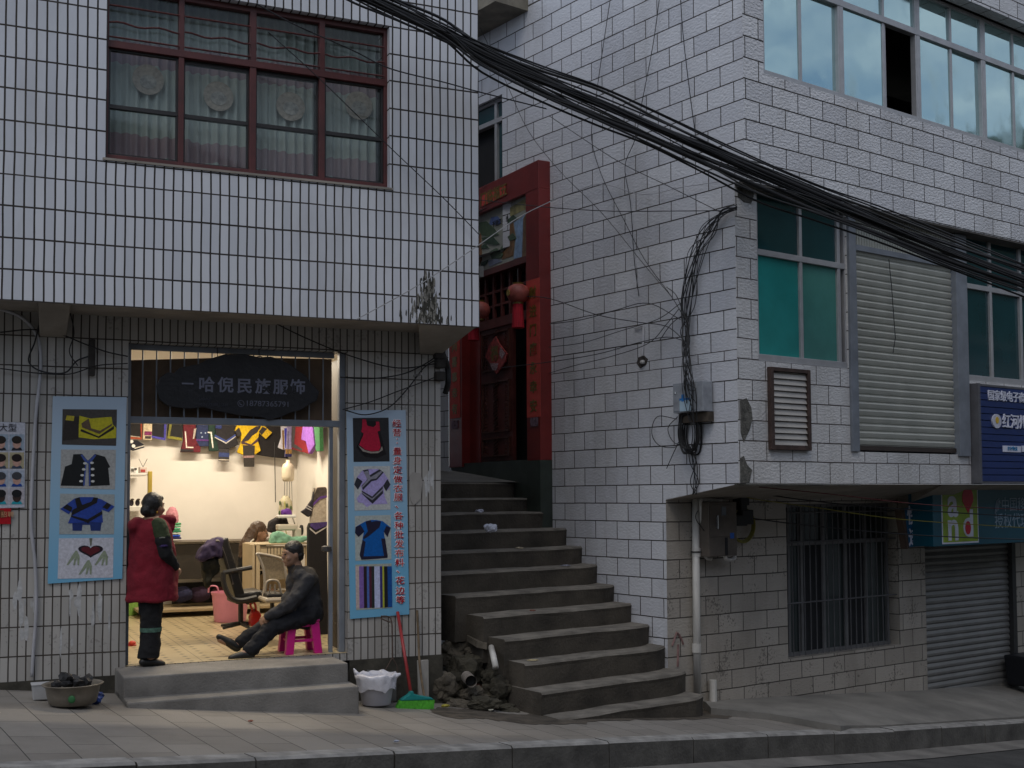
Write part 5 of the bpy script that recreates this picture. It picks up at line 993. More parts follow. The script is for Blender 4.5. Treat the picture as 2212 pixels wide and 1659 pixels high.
basket('large pink plastic basket standing on the shop floor', 490, 1346, .215, .18, .345, (208, 136, 158))
basket('green plastic basket with square holes standing on the platform behind the woman', 380, 1303, .105, .085, .235, (64, 120, 72), holes=True)
basket('lime green plastic tub standing left of the woman', 272, 1331, .13, .11, .2, (130, 176, 84), handle=False)
# black office chair with clothes over it
FC = FLL.shift(-1.35)
t = thing('office_chair', 'reclined black office chair with clothes thrown over its back', 'chair', FC.hit(484, 1350))
P = lambda x, y, o=0: FC.hit(x - 36, y, o)
def slabp(mb, pts, th, wd):
    for (a, b) in zip(pts, pts[1:]):
        pa, pb = FC.uv(a[0] - 36, a[1]), FC.uv(b[0] - 36, b[1]); d = V((pb[0] - pa[0], pb[1] - pa[1])); n = V((-d.y, d.x)).normalized() * th / 2
        mb.prism(FC, [(pa[0] + n.x, pa[1] + n.y), (pb[0] + n.x, pb[1] + n.y), (pb[0] - n.x, pb[1] - n.y), (pa[0] - n.x, pa[1] - n.y)], -wd / 2, wd / 2)
M_LEA = mat('worn_black_leather', (.022, .02, .018), .42, .35, 10, .4, 40)
mb = MB(); slabp(mb, [(508, 1162), (516, 1190), (532, 1240), (545, 1285)], .10, .46); mb.build('backrest', M_LEA, t, remesh=.014)
mb = MB(); slabp(mb, [(535, 1290), (560, 1288), (596, 1284)], .11, .46); mb.build('seat', M_LEA, t, remesh=.014)
for o in (-.24, .24): mb = MB(); mb.tube(smooth_path([P(518, 1236, o), P(520, 1262, o), P(534, 1290, o), P(556, 1297, o), P(590, 1290, o)]), .026, 8); mb.tube(smooth_path([P(518, 1237, o), P(545, 1232, o), P(580, 1226, o)]), .022, 8); mb.build('armrest', mat('dull_black_plastic', (.03, .028, .026), .5), t)
mb = MB(); mb.tube([P(556, 1300), P(556, 1345)], .025, 10); 
for k in range(5): q = k * 1.257 + .3; p = P(556, 1346); mb.tube([p, p + V((.22 * math.cos(q), .22 * math.sin(q), -.03))], [.022, .014], 8)
mb.build('base', MATS['dull_black_plastic'], t)
mb = MB(); mb.tube(smooth_path([P(502, 1168, .21), P(512, 1172, .215), P(526, 1210, .215), P(540, 1262, .215)]), .016, 6); mb.build('edge_piping', mat('grey_piping', (.16, .14, .12), .5), t)
mb = MB(); mb.prism(FC, [FC.uv(x, y) for x, y in [(420, 1205), (430, 1182), (446, 1168), (462, 1161), (474, 1164), (470, 1206), (456, 1201), (440, 1208), (428, 1212)]], .0, .23); mb.build('jacket', cloth((64, 54, 84)), label='dark purple jacket thrown over the back of the black office chair', cat='clothes', remesh=.016, disp=.05, dsize=.09)
mb = MB(); mb.prism(FC, [FC.uv(x, y) for x, y in [(427, 1208), (466, 1205), (468, 1230), (452, 1246), (446, 1268), (436, 1262), (433, 1235)]], .05, .2); mb.build('scarf', cloth((34, 34, 24), var=.8, sc_=12), label='dark scarf with yellow flecks hanging from the black office chair', cat='clothes', remesh=.016, disp=.05, dsize=.06)
# cream sewing desk
FK = FLL.shift(-1.75); M_CRM = mat('cream_laminate', (.55, .44, .28), .5, .12, 4)
t = thing('sewing_desk', 'cream wooden sewing desk with open shelves behind the seated man', 'desk', FK.hit(600, 1350))
def bk(nm, x0, x1, y0, y1, o0, o1, m=M_CRM):
    a = FK.uv(x0, y1); b = FK.uv(x1, y0); mb = MB(); mb.box(FK, a[0], b[0], a[1], b[1], o0, o1); mb.build(nm, m, t, bevel=.004)
bk('top', 550, 668, 1172, 1178, -.5, .02); bk('leg', 552, 561, 1178, 1346, -.04, .02); bk('leg', 660, 668, 1178, 1346, -.04, .02); bk('front_panel', 561, 660, 1178, 1200, -.03, 0); bk('shelf', 561, 660, 1229, 1233, -.45, -.01); bk('back_board', 561, 660, 1202, 1280, -.46, -.44); bk('shelf', 561, 660, 1280, 1285, -.45, -.01); bk('side_board', 545, 551, 1176, 1300, -.5, .0)
mb = MB()
for k in range(6): u, z = FK.uv(577 + k * 7, 1197); mb.box(FK, u, u + .006, z, z + .07, 0, .003)
mb.build('slot', M_DARK, t)
t = thing('sewing_machine', 'sewing machine half buried in teal cloth on the cream desk', 'sewing machine', FK.hit(615, 1172, -.2)); M_SEW = mat('ivory_enamel', (.55, .5, .42), .35, .1)
FQ = FK.shift(-.22)
def bq(nm, x0, x1, y0, y1, m): a = FQ.uv(x0, y1); b = FQ.uv(x1, y0); mb = MB(); mb.box(FQ, a[0], b[0], a[1], b[1], -.07, .07); mb.build(nm, m, t, bevel=.015)
bq('bed', 596, 650, 1166, 1172, M_SEW); bq('pillar', 634, 648, 1140, 1166, M_SEW); bq('arm', 598, 640, 1132, 1146, M_SEW); bq('head', 598, 610, 1146, 1160, M_SEW)
mb = MB(); mb.tube([FQ.pt(*FQ.uv(649, 1145), 0), FQ.pt(*FQ.uv(653, 1145), 0)], .055, 16); mb.build('handwheel', M_DARK, t)
mb = MB(); mb.prism(FQ, [FQ.uv(x, y) for x, y in [(576, 1172), (582, 1152), (596, 1146), (610, 1152), (625, 1160), (660, 1157), (662, 1166), (630, 1173)]], .05, .2); mb.build('cloth', cloth((126, 176, 150)), label='teal green cloth draped over the sewing machine', cat='cloth', remesh=.014, disp=.03, dsize=.06)
mb = MB(); mb.prism(FQ, [FQ.uv(x, y) for x, y in [(588, 1130), (604, 1117), (622, 1112), (630, 1140), (604, 1150), (586, 1150)]], -.2, -.08); mb.build('cloth', cloth((40, 36, 40), var=.6), label='heap of black cloth behind the sewing machine', cat='cloth', remesh=.014, disp=.05, dsize=.06)
mb = MB(); mb.ell(FQ.hit(618, 1108, -.25), .06, .06, .05, 8); mb.build('cloth', cloth((110, 60, 160)), label='crumpled violet cloth on the heap behind the sewing machine', cat='cloth', remesh=.01, disp=.04, dsize=.04)
t = thing('work_lamp', 'small white flat work lamp over the sewing machine', 'lamp', FQ.hit(620, 1118, .0))
mb = MB(); a = FQ.uv(598, 1121); b = FQ.uv(638, 1112); mb.box(FQ, a[0], b[0], a[1] + .01, b[1], -.05, .05); mb.build('head', M_WOODW, t, bevel=.01); mb = MB(); mb.tube([FQ.hit(632, 1118, 0), FQ.hit(640, 1142, -.05)], .008, 6); mb.build('stem', MATS['chrome'], t)
# white mesh office chair
FM = FLL.shift(-1.0); P = lambda x, y, o=0: FM.hit(x, y, o); M_GW = mat('grey_white_plastic', (.48, .42, .33), .45, .12)
t = thing('office_chair', 'pale mesh backed office chair standing behind the seated man', 'chair', P(580, 1370))
mb = MB(); mb.tube(smooth_path([P(568, 1290), P(572, 1262), P(569, 1230), P(559, 1202), P(557, 1196), P(596, 1203), P(612, 1212), P(618, 1240), P(622, 1268)]), .014, 8); mb.build('back_frame', M_GW, t)
mb = MB(); mb.prism(FM, [FM.uv(x, y) for x, y in [(571, 1258), (569, 1230), (559, 1200), (596, 1206), (610, 1214), (618, 1250)]], -.006, .0); mb.build('mesh', mat('cream_mesh', (.42, .33, .2), .8, .3, 60), t)
mb = MB(); mb.tube(smooth_path([P(573, 1280, .05), P(578, 1256, .06), P(600, 1256, .06), P(608, 1284, .05)]), .012, 8); mb.tube([P(584, 1262, .05), P(582, 1284, .05)], .008, 6); mb.tube([P(594, 1262, .05), P(594, 1284, .05)], .008, 6); mb.build('armrest', M_GW, t)
mb = MB(); a = FM.uv(563, 1300); b = FM.uv(612, 1286); mb.box(FM, a[0], b[0], a[1], b[1], -.2, .2); mb.build('seat', M_GW, t, bevel=.03)
mb = MB(); mb.box(FM, a[0] + .02, b[0] - .02, b[1] - .003, b[1] + .03, -.18, .18); mb.build('cushion', M_LEA, t, bevel=.012)
mb = MB(); mb.tube([P(588, 1300), P(588, 1352)], .022, 8)
for k in range(5): q = k * 1.257; p = P(588, 1352); mb.tube([p, p + V((.2 * math.cos(q), .2 * math.sin(q), -.03))], [.018, .012], 6)
mb.build('base', MATS['dull_black_plastic'], t)
# red carrier bag, red toy, bottle
FG = FLL.shift(-1.3)
t = thing('carrier_bag', 'red plastic carrier bag hanging on the leg of the cream desk', 'bag', FG.hit(548, 1352))
mb = MB(); mb.prism(FG, [FG.uv(x, y) for x, y in [(540, 1330), (544, 1320), (556, 1318), (562, 1325), (560, 1346), (552, 1352), (542, 1354), (538, 1345)]], -.06, .06); mb.build('pouch', paint(196, 36, 24, .4), t, remesh=.012, disp=.02, dsize=.05)
mb = MB(); mb.tube(smooth_path([FG.hit(547, 1320), FG.hit(541, 1308), FG.hit(544, 1298), FG.hit(551, 1306), FG.hit(553, 1320)]), .012, 6); mb.build('handle', paint(196, 36, 24, .4), t)
t = thing('slipper', 'red plastic slipper on the shop floor behind the left door edge', 'slipper', onz(279, 1395, FLOOR))
mb = MB(); c = onz(279, 1396, FLOOR); mb.ell(c + V((0, 0, .012)), .075, .035, .014, 8); mb.build('sole', paint(190, 50, 40, .5), t); mb = MB(); mb.ell(c + V((.03, 0, .032)), .035, .036, .022, 8); mb.build('strap', paint(200, 60, 46, .5), t)
# ------------------------------------------------------------------ magenta stool
t = thing('plastic_stool', 'magenta plastic stool under the seated man', 'stool', onz(656, 1416, FLOOR))
c = onz(656, 1413, FLOOR) + FLL.n * -.14; SH = .315; M_STL = paint(196, 24, 120, .4, var=.1); FSt = Fr(V((c.x, c.y, 0)), FLL.u)
def leg(su, so_):
    mb = MB(); tp, bt = .105, .135; w1, w2 = .035, .04; q = lambda r, ww, z: [FSt.pt(su * r + a, z, so_ * r + b) for a, b in ((-ww, ww), (ww, ww), (ww, -ww), (-ww, -ww))]
    mb.hexa(q(bt, w1, FLOOR), q(tp, w2, FLOOR + SH - .03)); mb.build('leg', M_STL, t, bevel=.006)
for a in (-1, 1):
    for b in (-1, 1): leg(a, b)
mb = MB(); mb.box(FSt, -.15, .15, FLOOR + SH - .03, FLOOR + SH, -.15, .15); mb.build('seat', M_STL, t, bevel=.012)
mb = MB()
for a in (-1, 1): mb.box(FSt, -.12, .12, FLOOR + .11, FLOOR + .135, a * .125 - .012, a * .125 + .012); mb.box(FSt, a * .125 - .012, a * .125 + .012, FLOOR + .112, FLOOR + .133, -.11, .11); mb.box(FSt, -.07, .07, FLOOR + SH - .07, FLOOR + SH - .031, a * .118 - .01, a * .118 + .01)
mb.build('rail', M_STL, t)
# ------------------------------------------------------------------ people
M_SKIN = mat('skin', (.30, .17, .11), .55, .12, 20); M_HAIR = mat('black_hair', (.012, .010, .009), .45, .4, 60, .5, 90); M_HAIRB = mat('brown_hair', (.075, .04, .022), .45, .5, 60, .5, 90)
M_SHOE = mat('black_shoe', (.008, .0075, .007), .5, .3, 8); M_BLKC = mat('black_cloth', (.006, .006, .0075), .9, .3, 30, .4, 200)
def loft(mb, rows, n=24, fr=None):
    out = []
    for c, rx, ry in rows: out.append([c + (fr.u * (rx * math.cos(q)) + fr.n * (ry * math.sin(q))) for q in [2 * math.pi * k / n for k in range(n)]])
    mb.grid(out, True); mb.face(out[0][::-1]); mb.face(out[-1])
def hand(mb, w, d, side, s=1.0, curl=.6):   # palm and five fingers: w wrist, d direction, side = thumb side direction
    d = d.normalized(); side = (side - d * side.dot(d)).normalized(); nn = d.cross(side)
    pc = w + d * .045 * s; mb.caps(w, pc, .022 * s, .027 * s); mb.caps(pc + side * .022 * s, pc - side * .024 * s, .017 * s, .016 * s)
    for i, ln in enumerate((.062, .072, .068, .052)):
        b0 = pc + side * (.028 - .018 * i) * s + d * .025 * s; b1 = b0 + d * ln * .5 * s; b2 = b1 + (d * (1 - curl) + nn * curl).normalized() * ln * .5 * s
        mb.caps(b0, b1, .0088 * s, .0082 * s, 8); mb.caps(b1, b2, .0082 * s, .0072 * s, 8)
    t0 = w + side * .022 * s + d * .015 * s; t1 = t0 + (side * .7 + d * .7) * .035 * s; mb.caps(t0, t1, .012 * s, .0095 * s, 8); mb.caps(t1, t1 + (d * .9 + nn * .3) * .03 * s, .0095 * s, .008 * s, 8)
def head(mb, c, face, up, s=1.0):
    f = face.normalized(); u = (up - f * up.dot(f)).normalized(); r = f.cross(u); M = Matrix((r, f, u)).transposed()
    mb.ell(c, .074 * s, .092 * s, .105 * s, 12, M); mb.ell(c + f * .03 * s - u * .055 * s, .058 * s, .062 * s, .062 * s, 10, M)
    mb.ell(c + f * .096 * s - u * .02 * s, .013 * s, .02 * s, .022 * s, 8, M); mb.caps(c + f * .088 * s + u * .015 * s, c + f * .102 * s - u * .022 * s, .009 * s, .012 * s, 8)
    for q in (-1, 1):
        mb.ell(c + r * q * .074 * s - u * .012 * s - f * .005 * s, .012 * s, .02 * s, .032 * s, 8, M); mb.ell(c + f * .062 * s + r * q * .045 * s - u * .035 * s, .022 * s, .026 * s, .024 * s, 8, M); mb.ell(c + f * .078 * s + r * q * .032 * s + u * .022 * s, .024 * s, .014 * s, .01 * s, 8, M)
    mb.caps(c + f * .084 * s - u * .062 * s - r * .018 * s, c + f * .084 * s - u * .062 * s + r * .018 * s, .012 * s, .012 * s, 8); mb.ell(c + f * .07 * s - u * .098 * s, .024 * s, .02 * s, .016 * s, 8, M)
    mb.caps(c - u * .07 * s - f * .02 * s, c - u * .17 * s - f * .035 * s, .05 * s, .056 * s, 12)
    return f, u, r, M
def eyes(par, c, f, u, r, s):
    for q in (-1, 1):
        mb = MB(); mb.ell(c + f * .082 * s + r * q * .031 * s + u * .004 * s, .013 * s, .009 * s, .006 * s, 6); mb.build('eye', paint(24, 20, 18, .3), par)
        mb = MB(); mb.caps(c + f * .088 * s + r * q * .014 * s + u * .028 * s, c + f * .078 * s + r * q * .05 * s + u * .03 * s, .0055 * s, .004 * s, 6); mb.build('eyebrow', M_HAIR, par)
    mb = MB(); mb.caps(c + f * .096 * s - u * .062 * s - r * .016 * s, c + f * .096 * s - u * .062 * s + r * .016 * s, .0035 * s, .0035 * s, 6); mb.build('lips', paint(120, 66, 58), par)
# --- woman standing in a red padded waistcoat
WO = onz(328, 1436, FLOOR); FW = Fr(V((WO.x, WO.y, 0)), (math.cos(math.radians(38)), math.sin(math.radians(38)), 0)); WP = lambda x, y, o=0: FW.hit(x, y, o)
FACE = (FW.u * .92 - FW.n * .38); UP = V((0, 0, 1))
wm = thing('person', 'woman standing in the doorway in a long red padded waistcoat and black trousers', 'person', WO)
mb = MB(); hc = WP(333, 1094); f, u, r, M = head(mb, hc, FACE, UP + FACE * .05, .92)
mb.caps(WP(329, 1140), WP(328, 1260), .12, .14, 14); mb.caps(WP(343, 1133, .10), WP(318, 1133, -.12), .06, .06)
mb.caps(WP(345, 1135, .13), WP(355, 1185, .16), .042, .036); mb.caps(WP(355, 1185, .16), WP(377, 1224, .12), .036, .026); mb.caps(WP(335, 1135, -.15), WP(352, 1190, -.16), .042, .036); mb.caps(WP(352, 1190, -.16), WP(378, 1228, -.02), .036, .026)
hand(mb, WP(377, 1224, .12), (WP(386, 1240, .02) - WP(377, 1224, .12)), UP, .95); hand(mb, WP(378, 1228, -.02), (WP(387, 1236, .06) - WP(378, 1228, -.02)), UP, .95)
for o in (-.075, .075): mb.caps(WP(328, 1270, o), WP(328, 1350, o), .085, .062); mb.caps(WP(328, 1350, o), WP(322, 1426, o), .06, .038); mb.caps(WP(318, 1429, o), WP(346, 1431, o), .035, .028)
mb.build('body', M_SKIN, wm, remesh=.008); eyes(wm, hc, f, u, r, .92)
mb = MB(); mb.ell(hc - f * .022 + u * .028, .082, .094, .098, 12, M); mb.ell(hc - f * .10 - u * .035, .045, .045, .05, 8, M); mb.ell(hc - f * .05 - u * .05, .066, .05, .06, 8, M); mb.ell(hc + f * .055 + u * .07, .05, .035, .028, 8, M)
mb.build('hair', M_HAIR, wm, remesh=.009, disp=.008, dsize=.02)
mb = MB(); mb.ell(hc + r * -.0 - FW.n * -.066 - u * .05 - f * .0, .008, .008, .012, 6); mb.build('earring', paint(200, 160, 60, .3, metal=.8), wm)
M_VEST = mat('red_padded_cloth', (.17, .003, .014), .9, .2, 7, .5, 50)
mb = MB(); loft(mb, [(WP(334, 1116), .055, .055), (WP(331, 1121), .085, .10), (WP(327, 1127), .125, .16), (WP(325, 1138), .165, .195), (WP(326, 1160), .175, .20), (WP(328, 1190), .195, .205), (WP(329, 1230), .21, .215), (WP(329, 1270), .215, .225), (WP(328, 1294), .222, .235), (WP(328, 1298), .212, .225)], 28, FW)
mb.ell(WP(297, 1135), .075, .13, .075, 10); mb.caps(WP(352, 1120, .06), WP(372, 1122, .05), .03, .034); mb.caps(WP(372, 1120, .0), WP(371, 1140, .06), .034, .03); mb.caps(WP(352, 1116, -.07), WP(368, 1121, -.05), .03, .03)
mb.build('waistcoat', M_VEST, wm, remesh=.012, disp=.035, dsize=.11)
mb = MB(); mb.caps(WP(343, 1135, .15), WP(352, 1162, .205), .07, .068, 14); mb.build('upper_sleeve', cloth((44, 54, 28)), wm, remesh=.01, disp=.02, dsize=.06); mb = MB(); mb.caps(WP(333, 1135, -.16), WP(348, 1162, -.2), .07, .068, 14); mb.build('upper_sleeve', cloth((44, 54, 28)), wm, remesh=.01, disp=.02, dsize=.06)
mb = MB(); mb.caps(WP(352, 1164, .205), WP(359, 1195, .215), .07, .062, 14); mb.caps(WP(359, 1195, .215), WP(377, 1222, .15), .06, .045, 14); mb.build('lower_sleeve', M_BLKC, wm, remesh=.01, disp=.02, dsize=.06); mb = MB(); mb.caps(WP(348, 1164, -.2), WP(354, 1195, -.2), .068, .06); mb.caps(WP(354, 1195, -.2), WP(377, 1226, -.04), .06, .045); mb.build('lower_sleeve', M_BLKC, wm, remesh=.01, disp=.02, dsize=.06)
mb = MB(); mb.tube([WP(352 - 13 + k * 3.2, 1163.5 - 2.2 * math.sin(k / 8 * math.pi), .205 + .066 * math.sin(k / 8 * math.pi)) for k in range(9)], .006, 6); mb.build('sleeve_braid', cloth((120, 120, 112)), wm)
mb = MB(); mb.tube([WP(357 - 14 + k * 3.4, 1181 - 2 * math.sin(k / 8 * math.pi), .212 + .064 * math.sin(k / 8 * math.pi)) for k in range(9)], .011, 6); mb.build('sleeve_band', cloth((52, 36, 84)), wm)
mb = MB()
for o in (-.07, .07): loft(mb, [(WP(326 + o * 8, 1285, o), .105, .10), (WP(326, 1320, o), .098, .095), (WP(326, 1360, o), .085, .085), (WP(324, 1390, o), .085, .088), (WP(321, 1421, o), .092, .095)], 16, FW)
mb.build('trousers', M_BLKC, wm, remesh=.011, disp=.03, dsize=.07)
mb = MB(); loft(mb, [(WP(326, 1355, .07), .092, .094), (WP(325.5, 1364, .07), .09, .092)], 20, FW); mb.build('knee_band', cloth((74, 106, 92), var=.5), wm)
for o in (-.075, .085): mb = MB(); mb.caps(WP(309, 1430, o), WP(331, 1431, o), .036, .036, 12); mb.caps(WP(331, 1431, o), WP(351, 1434, o), .034, .026, 12); mb.build('shoe', M_SHOE, wm, remesh=.008)
# --- man on the stool
MO = V((c.x, c.y, 0)); c0 = onz(656, 1413, FLOOR) + FLL.n * -.14; FMn = Fr(V((c0.x, c0.y, 0)), FLL.u); MP = lambda x, y, o=0: FMn.hit(x, y, o)
mn = thing('person', 'man in a dark grey jacket seated on a magenta stool with legs stretched out', 'person', V((c0.x, c0.y, FLOOR + ZC)))
FACE = -FMn.u * .95 + FMn.n * .12 - V((0, 0, .10)); mb = MB(); hc = MP(632, 1196, .02); f, u, r, M = head(mb, hc, FACE, V((0, 0, 1)) - FMn.u * .12, .98)
mb.caps(MP(655, 1262), MP(664, 1325), .11, .115, 14); mb.caps(MP(650, 1247, .13), MP(652, 1247, -.13), .055, .055)
for o in (.19, -.19):
    mb.caps(MP(660, 1256, o * .85), MP(624, 1306, o), .05, .042); mb.caps(MP(624, 1306, o), MP(582, 1335, o * .75), .042, .03)
mb.caps(MP(660, 1333, .09), MP(594, 1350, .13), .075, .055); mb.caps(MP(594, 1350, .13), MP(537, 1408, .17), .055, .038); mb.caps(MP(537, 1408, .17), MP(506, 1420, .18), .036, .03)
mb.caps(MP(660, 1333, -.09), MP(588, 1342, -.08), .075, .055); mb.caps(MP(588, 1342, -.08), MP(515, 1390, -.04), .055, .038); mb.caps(MP(511, 1396, -.04), MP(476, 1382, -.04), .036, .03)
hand(mb, MP(582, 1335, .143), MP(568, 1343, .10) - MP(582, 1335, .143), UP - FMn.n * .3, 1.0, .75); hand(mb, MP(582, 1333, -.143), MP(569, 1341, -.07) - MP(582, 1333, -.143), UP + FMn.n * .3, 1.0, .75)
mb.build('body', M_SKIN, mn, remesh=.008); eyes(mn, hc, f, u, r, .98)
mb = MB(); mb.ell(hc - f * .016 + u * .034, .082, .094, .088, 12, M); mb.ell(hc - f * .05 - u * .015, .074, .056, .07, 8, M); mb.build('hair', M_HAIR, mn, remesh=.008, disp=.012, dsize=.03)
M_JK = mat('grey_jacket_cloth', (.027, .027, .031), .85, .3, 20, .5, 160); M_JK2 = mat('brown_grey_yoke', (.040, .034, .028), .85, .2, 20)
mb = MB(); mb.caps(MP(652, 1258), MP(657, 1300), .15, .165, 16); mb.caps(MP(657, 1300), MP(662, 1322), .165, .16, 16); mb.caps(MP(651, 1246, .13), MP(653, 1246, -.13), .085, .085, 12); mb.caps(MP(640, 1232), MP(634, 1222), .075, .062, 12); mb.caps(MP(640, 1300), MP(640, 1318), .14, .14, 14)
for o in (.2, -.2):
    mb.caps(MP(661, 1256, o * .8), MP(640, 1290, o * 1.05), .085, .072, 12); mb.caps(MP(640, 1290, o * 1.05), MP(622, 1309, o), .07, .064, 12); mb.caps(MP(622, 1309, o), MP(580, 1333, o * .75), .062, .045, 12)
mb.build('jacket', M_JK, mn, remesh=.011, disp=.035, dsize=.08)
mb = MB(); mb.caps(MP(660, 1243, .10), MP(663, 1243, -.10), .088, .088, 12); mb.caps(MP(645, 1235, .05), MP(668, 1252, .12), .07, .082, 12); mb.build('yoke', M_JK2, mn, remesh=.011, disp=.03, dsize=.08)
mb = MB(); mb.caps(MP(662, 1328, .08), MP(625, 1340, .11), .105, .10, 14); mb.caps(MP(625, 1340, .11), MP(592, 1352, .13), .10, .082, 14); mb.caps(MP(592, 1352, .13), MP(541, 1404, .165), .082, .066, 14); mb.caps(MP(662, 1328, -.08), MP(588, 1343, -.08), .105, .08, 14); mb.caps(MP(588, 1343, -.08), MP(520, 1386, -.045), .08, .058, 14); mb.caps(MP(668, 1326, .09), MP(668, 1326, -.09), .11, .11, 14)
mb.build('trousers', mat('navy_black_trousers', (.006, .0065, .010), .9, .3, 14), mn, remesh=.011, disp=.035, dsize=.07)
mb = MB(); mb.caps(MP(541, 1415, .17), MP(522, 1416, .175), .042, .042, 12); mb.caps(MP(522, 1416, .175), MP(499, 1421, .185), .04, .028, 12); mb.build('shoe', M_SHOE, mn, remesh=.008)
mb = MB(); mb.caps(MP(511, 1398, -.04), MP(495, 1388, -.04), .044, .042, 12); mb.caps(MP(495, 1388, -.04), MP(473, 1376, -.04), .04, .028, 12); mb.build('shoe', M_SHOE, mn, remesh=.008)
# --- girl at the sewing desk
FGi = FLL.shift(-2.35); GP = lambda x, y, o=0: FGi.hit(x, y, o)
gr = thing('person', 'young woman with long brown hair and black top sitting at the sewing desk', 'person', GP(545, 1340))
FACE = FGi.u * .96 + FGi.n * .12 - V((0, 0, .18)); mb = MB(); hc = GP(560, 1150); f, u, r, M = head(mb, hc, FACE, UP + FGi.u * .18, .95)
mb.caps(GP(540, 1205), GP(538, 1275), .10, .12, 14); mb.caps(GP(543, 1192, .12), GP(543, 1192, -.12), .055, .055); mb.caps(GP(540, 1272), GP(590, 1285), .11, .07)
for o in (.17, -.17): mb.caps(GP(543, 1196, o), GP(552, 1236, o), .042, .036); mb.caps(GP(552, 1236, o), GP(592, 1215, o * .5), .034, .026); hand(mb, GP(592, 1215, o * .5), FGi.u + V((0, 0, .1)), UP, .9)
mb.build('body', M_SKIN, gr, remesh=.009); eyes(gr, hc, f, u, r, .95)
mb = MB(); mb.ell(hc - f * .02 + u * .03, .082, .096, .092, 12, M); mb.caps(hc - f * .06, GP(530, 1180, .02), .075, .07, 12); mb.caps(GP(530, 1180, .02), GP(524, 1222, .02), .07, .045, 12); mb.ell(hc - f * .04 - u * .03, .08, .05, .09, 8, M); mb.build('hair', M_HAIRB, gr, remesh=.009, disp=.02, dsize=.04)
mb = MB(); mb.caps(GP(541, 1206), GP(538, 1276), .135, .145, 14); mb.caps(GP(543, 1194, .13), GP(543, 1194, -.13), .075, .075)
for o in (.18, -.18): mb.caps(GP(543, 1198, o), GP(552, 1236, o), .062, .055); mb.caps(GP(552, 1236, o), GP(586, 1218, o * .6), .055, .042)
mb.build('top', M_BLKC, gr, remesh=.012, disp=.03, dsize=.08)
mb = MB(); mb.tube(smooth_path([GP(548, 1165, .13), GP(538, 1176, .165), GP(531, 1198, .19), GP(537, 1222, .21), GP(549, 1240, .235)]), .009, 6); mb.build('apron_strap', paint(200, 196, 186), gr)
# ------------------------------------------------------------------ things on the gateway
M_RPAP = mat('red_paper', (.50, .06, .045), .7, .15, 8); M_GOLD = mat('gold_ink', (.18, .12, .025), .45, .4, 30, metal=.3)
def couplet(lab, x0, x1, y0, y1, chars, off=.004, size=.15):
    a = FP.uv(x0, y1, off); b = FP.uv(x1, y0, off); t = thing('couplet', lab, 'couplet', FP.pt((a[0] + b[0]) / 2, a[1], off), 'red paper couplets on the gateway')
    mb = MB(); mb.box(FP, a[0], b[0], a[1], b[1], off, off + .004); mb.build('paper', M_RPAP, t)
    if len(chars) > 1 and (b[1] - a[1]) > (b[0] - a[0]):
        for k, ch in enumerate(chars): text('lettering', ch, FP, (a[0] + b[0]) / 2, b[1] - (b[1] - a[1]) * (k + .75) / (len(chars) + .3), size, M_GOLD, t, off=off + .0055, bold=.004, sx=1.1)
    else: text('lettering', chars, FP, (a[0] + b[0]) / 2, (a[1] + b[1]) / 2, size * 1.05, M_GOLD, t, off=off + .0055, bold=.004)
    return t
couplet('long red paper couplet on the right column of the gateway', 1139, 1166, 599, 903, '财进门庭永幸安', size=.155)
couplet('red paper couplet on the left column of the gateway, half hidden by the tiled building', 972, 993, 620, 905, '福满人间喜事幸有', size=.15)
couplet('short red paper banner on the header of the gateway', 1041, 1092, 399, 446, '门临福五', off=.006, size=.17)
for x, lab in ((1155, 'torn purple notice under the right couplet'), (983, 'torn purple notice under the left couplet')):
    mb = MB(); u, z = FP.uv(x, 911 if x > 1100 else 917); mb.box(FP, u - .09, u + .09, z - .055, z + .05, .005, .009); mb.build('notice', mat('torn_notice', (.16, .10, .13), .8, .8, 28), label=lab, cat='notice')
def lantern(x, y, r, lab, tx, ty0, ty1):
    c = FP.hit(x, y, .12); t = thing('lantern', lab, 'lantern', c, 'red lanterns by the gateway door')
    mb = MB(); mb.lathe([(.45 * r, -.8 * r), (.8 * r, -.62 * r), (1.0 * r, -.2 * r), (1.02 * r, .1 * r), (.85 * r, .58 * r), (.45 * r, .8 * r)], c, 24, capt=True); mb.build('globe', mat('faded_lantern_silk', (.36, .085, .065), .55, .5, 9), t, smooth=True)
    mb = MB(); mb.lathe([(.46 * r, .78 * r), (.5 * r, .95 * r)], c, 20, capt=True); mb.lathe([(.5 * r, -.95 * r), (.46 * r, -.78 * r)], c, 20, capt=True); mb.build('gold_rim', M_GOLD, t)
    mb = MB(); u, z = FP.uv(x, y, .12)
    mb.prism(Fr(c - V((0, 0, ZC)) * 0, FP.u), [(.3 * r * math.cos(q), (c.z - ZC) + .3 * r * math.sin(q)) for q in [k * math.pi / 6 for k in range(12)]], r * .99, r * 1.03); mb.build('gold_emblem', mat('bright_gold', (.42, .28, .06), .4, .4, 40, metal=.4), t)
    a, b = FP.hit(tx, ty0, .12), FP.hit(tx, ty1, .12)
    mb = MB(); n = 26
    mb.lathe([(.055 + .006 * (k % 2), 0) for k in (0,)] + [(.075, .0), (.062, (a.z - b.z) * .98), (.03, (a.z - b.z))], b, n); mb.build('tassel', mat('crimson_tassel', (.45, .010, .025), .8, .4, 60, .6, 120, stretch=(1, 1, .1)), t)
    mb = MB(); mb.tube([c + V((0, 0, .9 * r)), c + V((0, 0, 2.2 * r))], .006, 5); mb.build('cord', M_BLK, t)
lantern(1119, 634, .135, 'faded red lantern with gold writing hanging beside the right couplet', 1119, 652, 708)
lantern(1036, 671, .135, 'red lantern half hidden behind the corner of the tiled building', 1023, 690, 735)
DOF = DO + .02
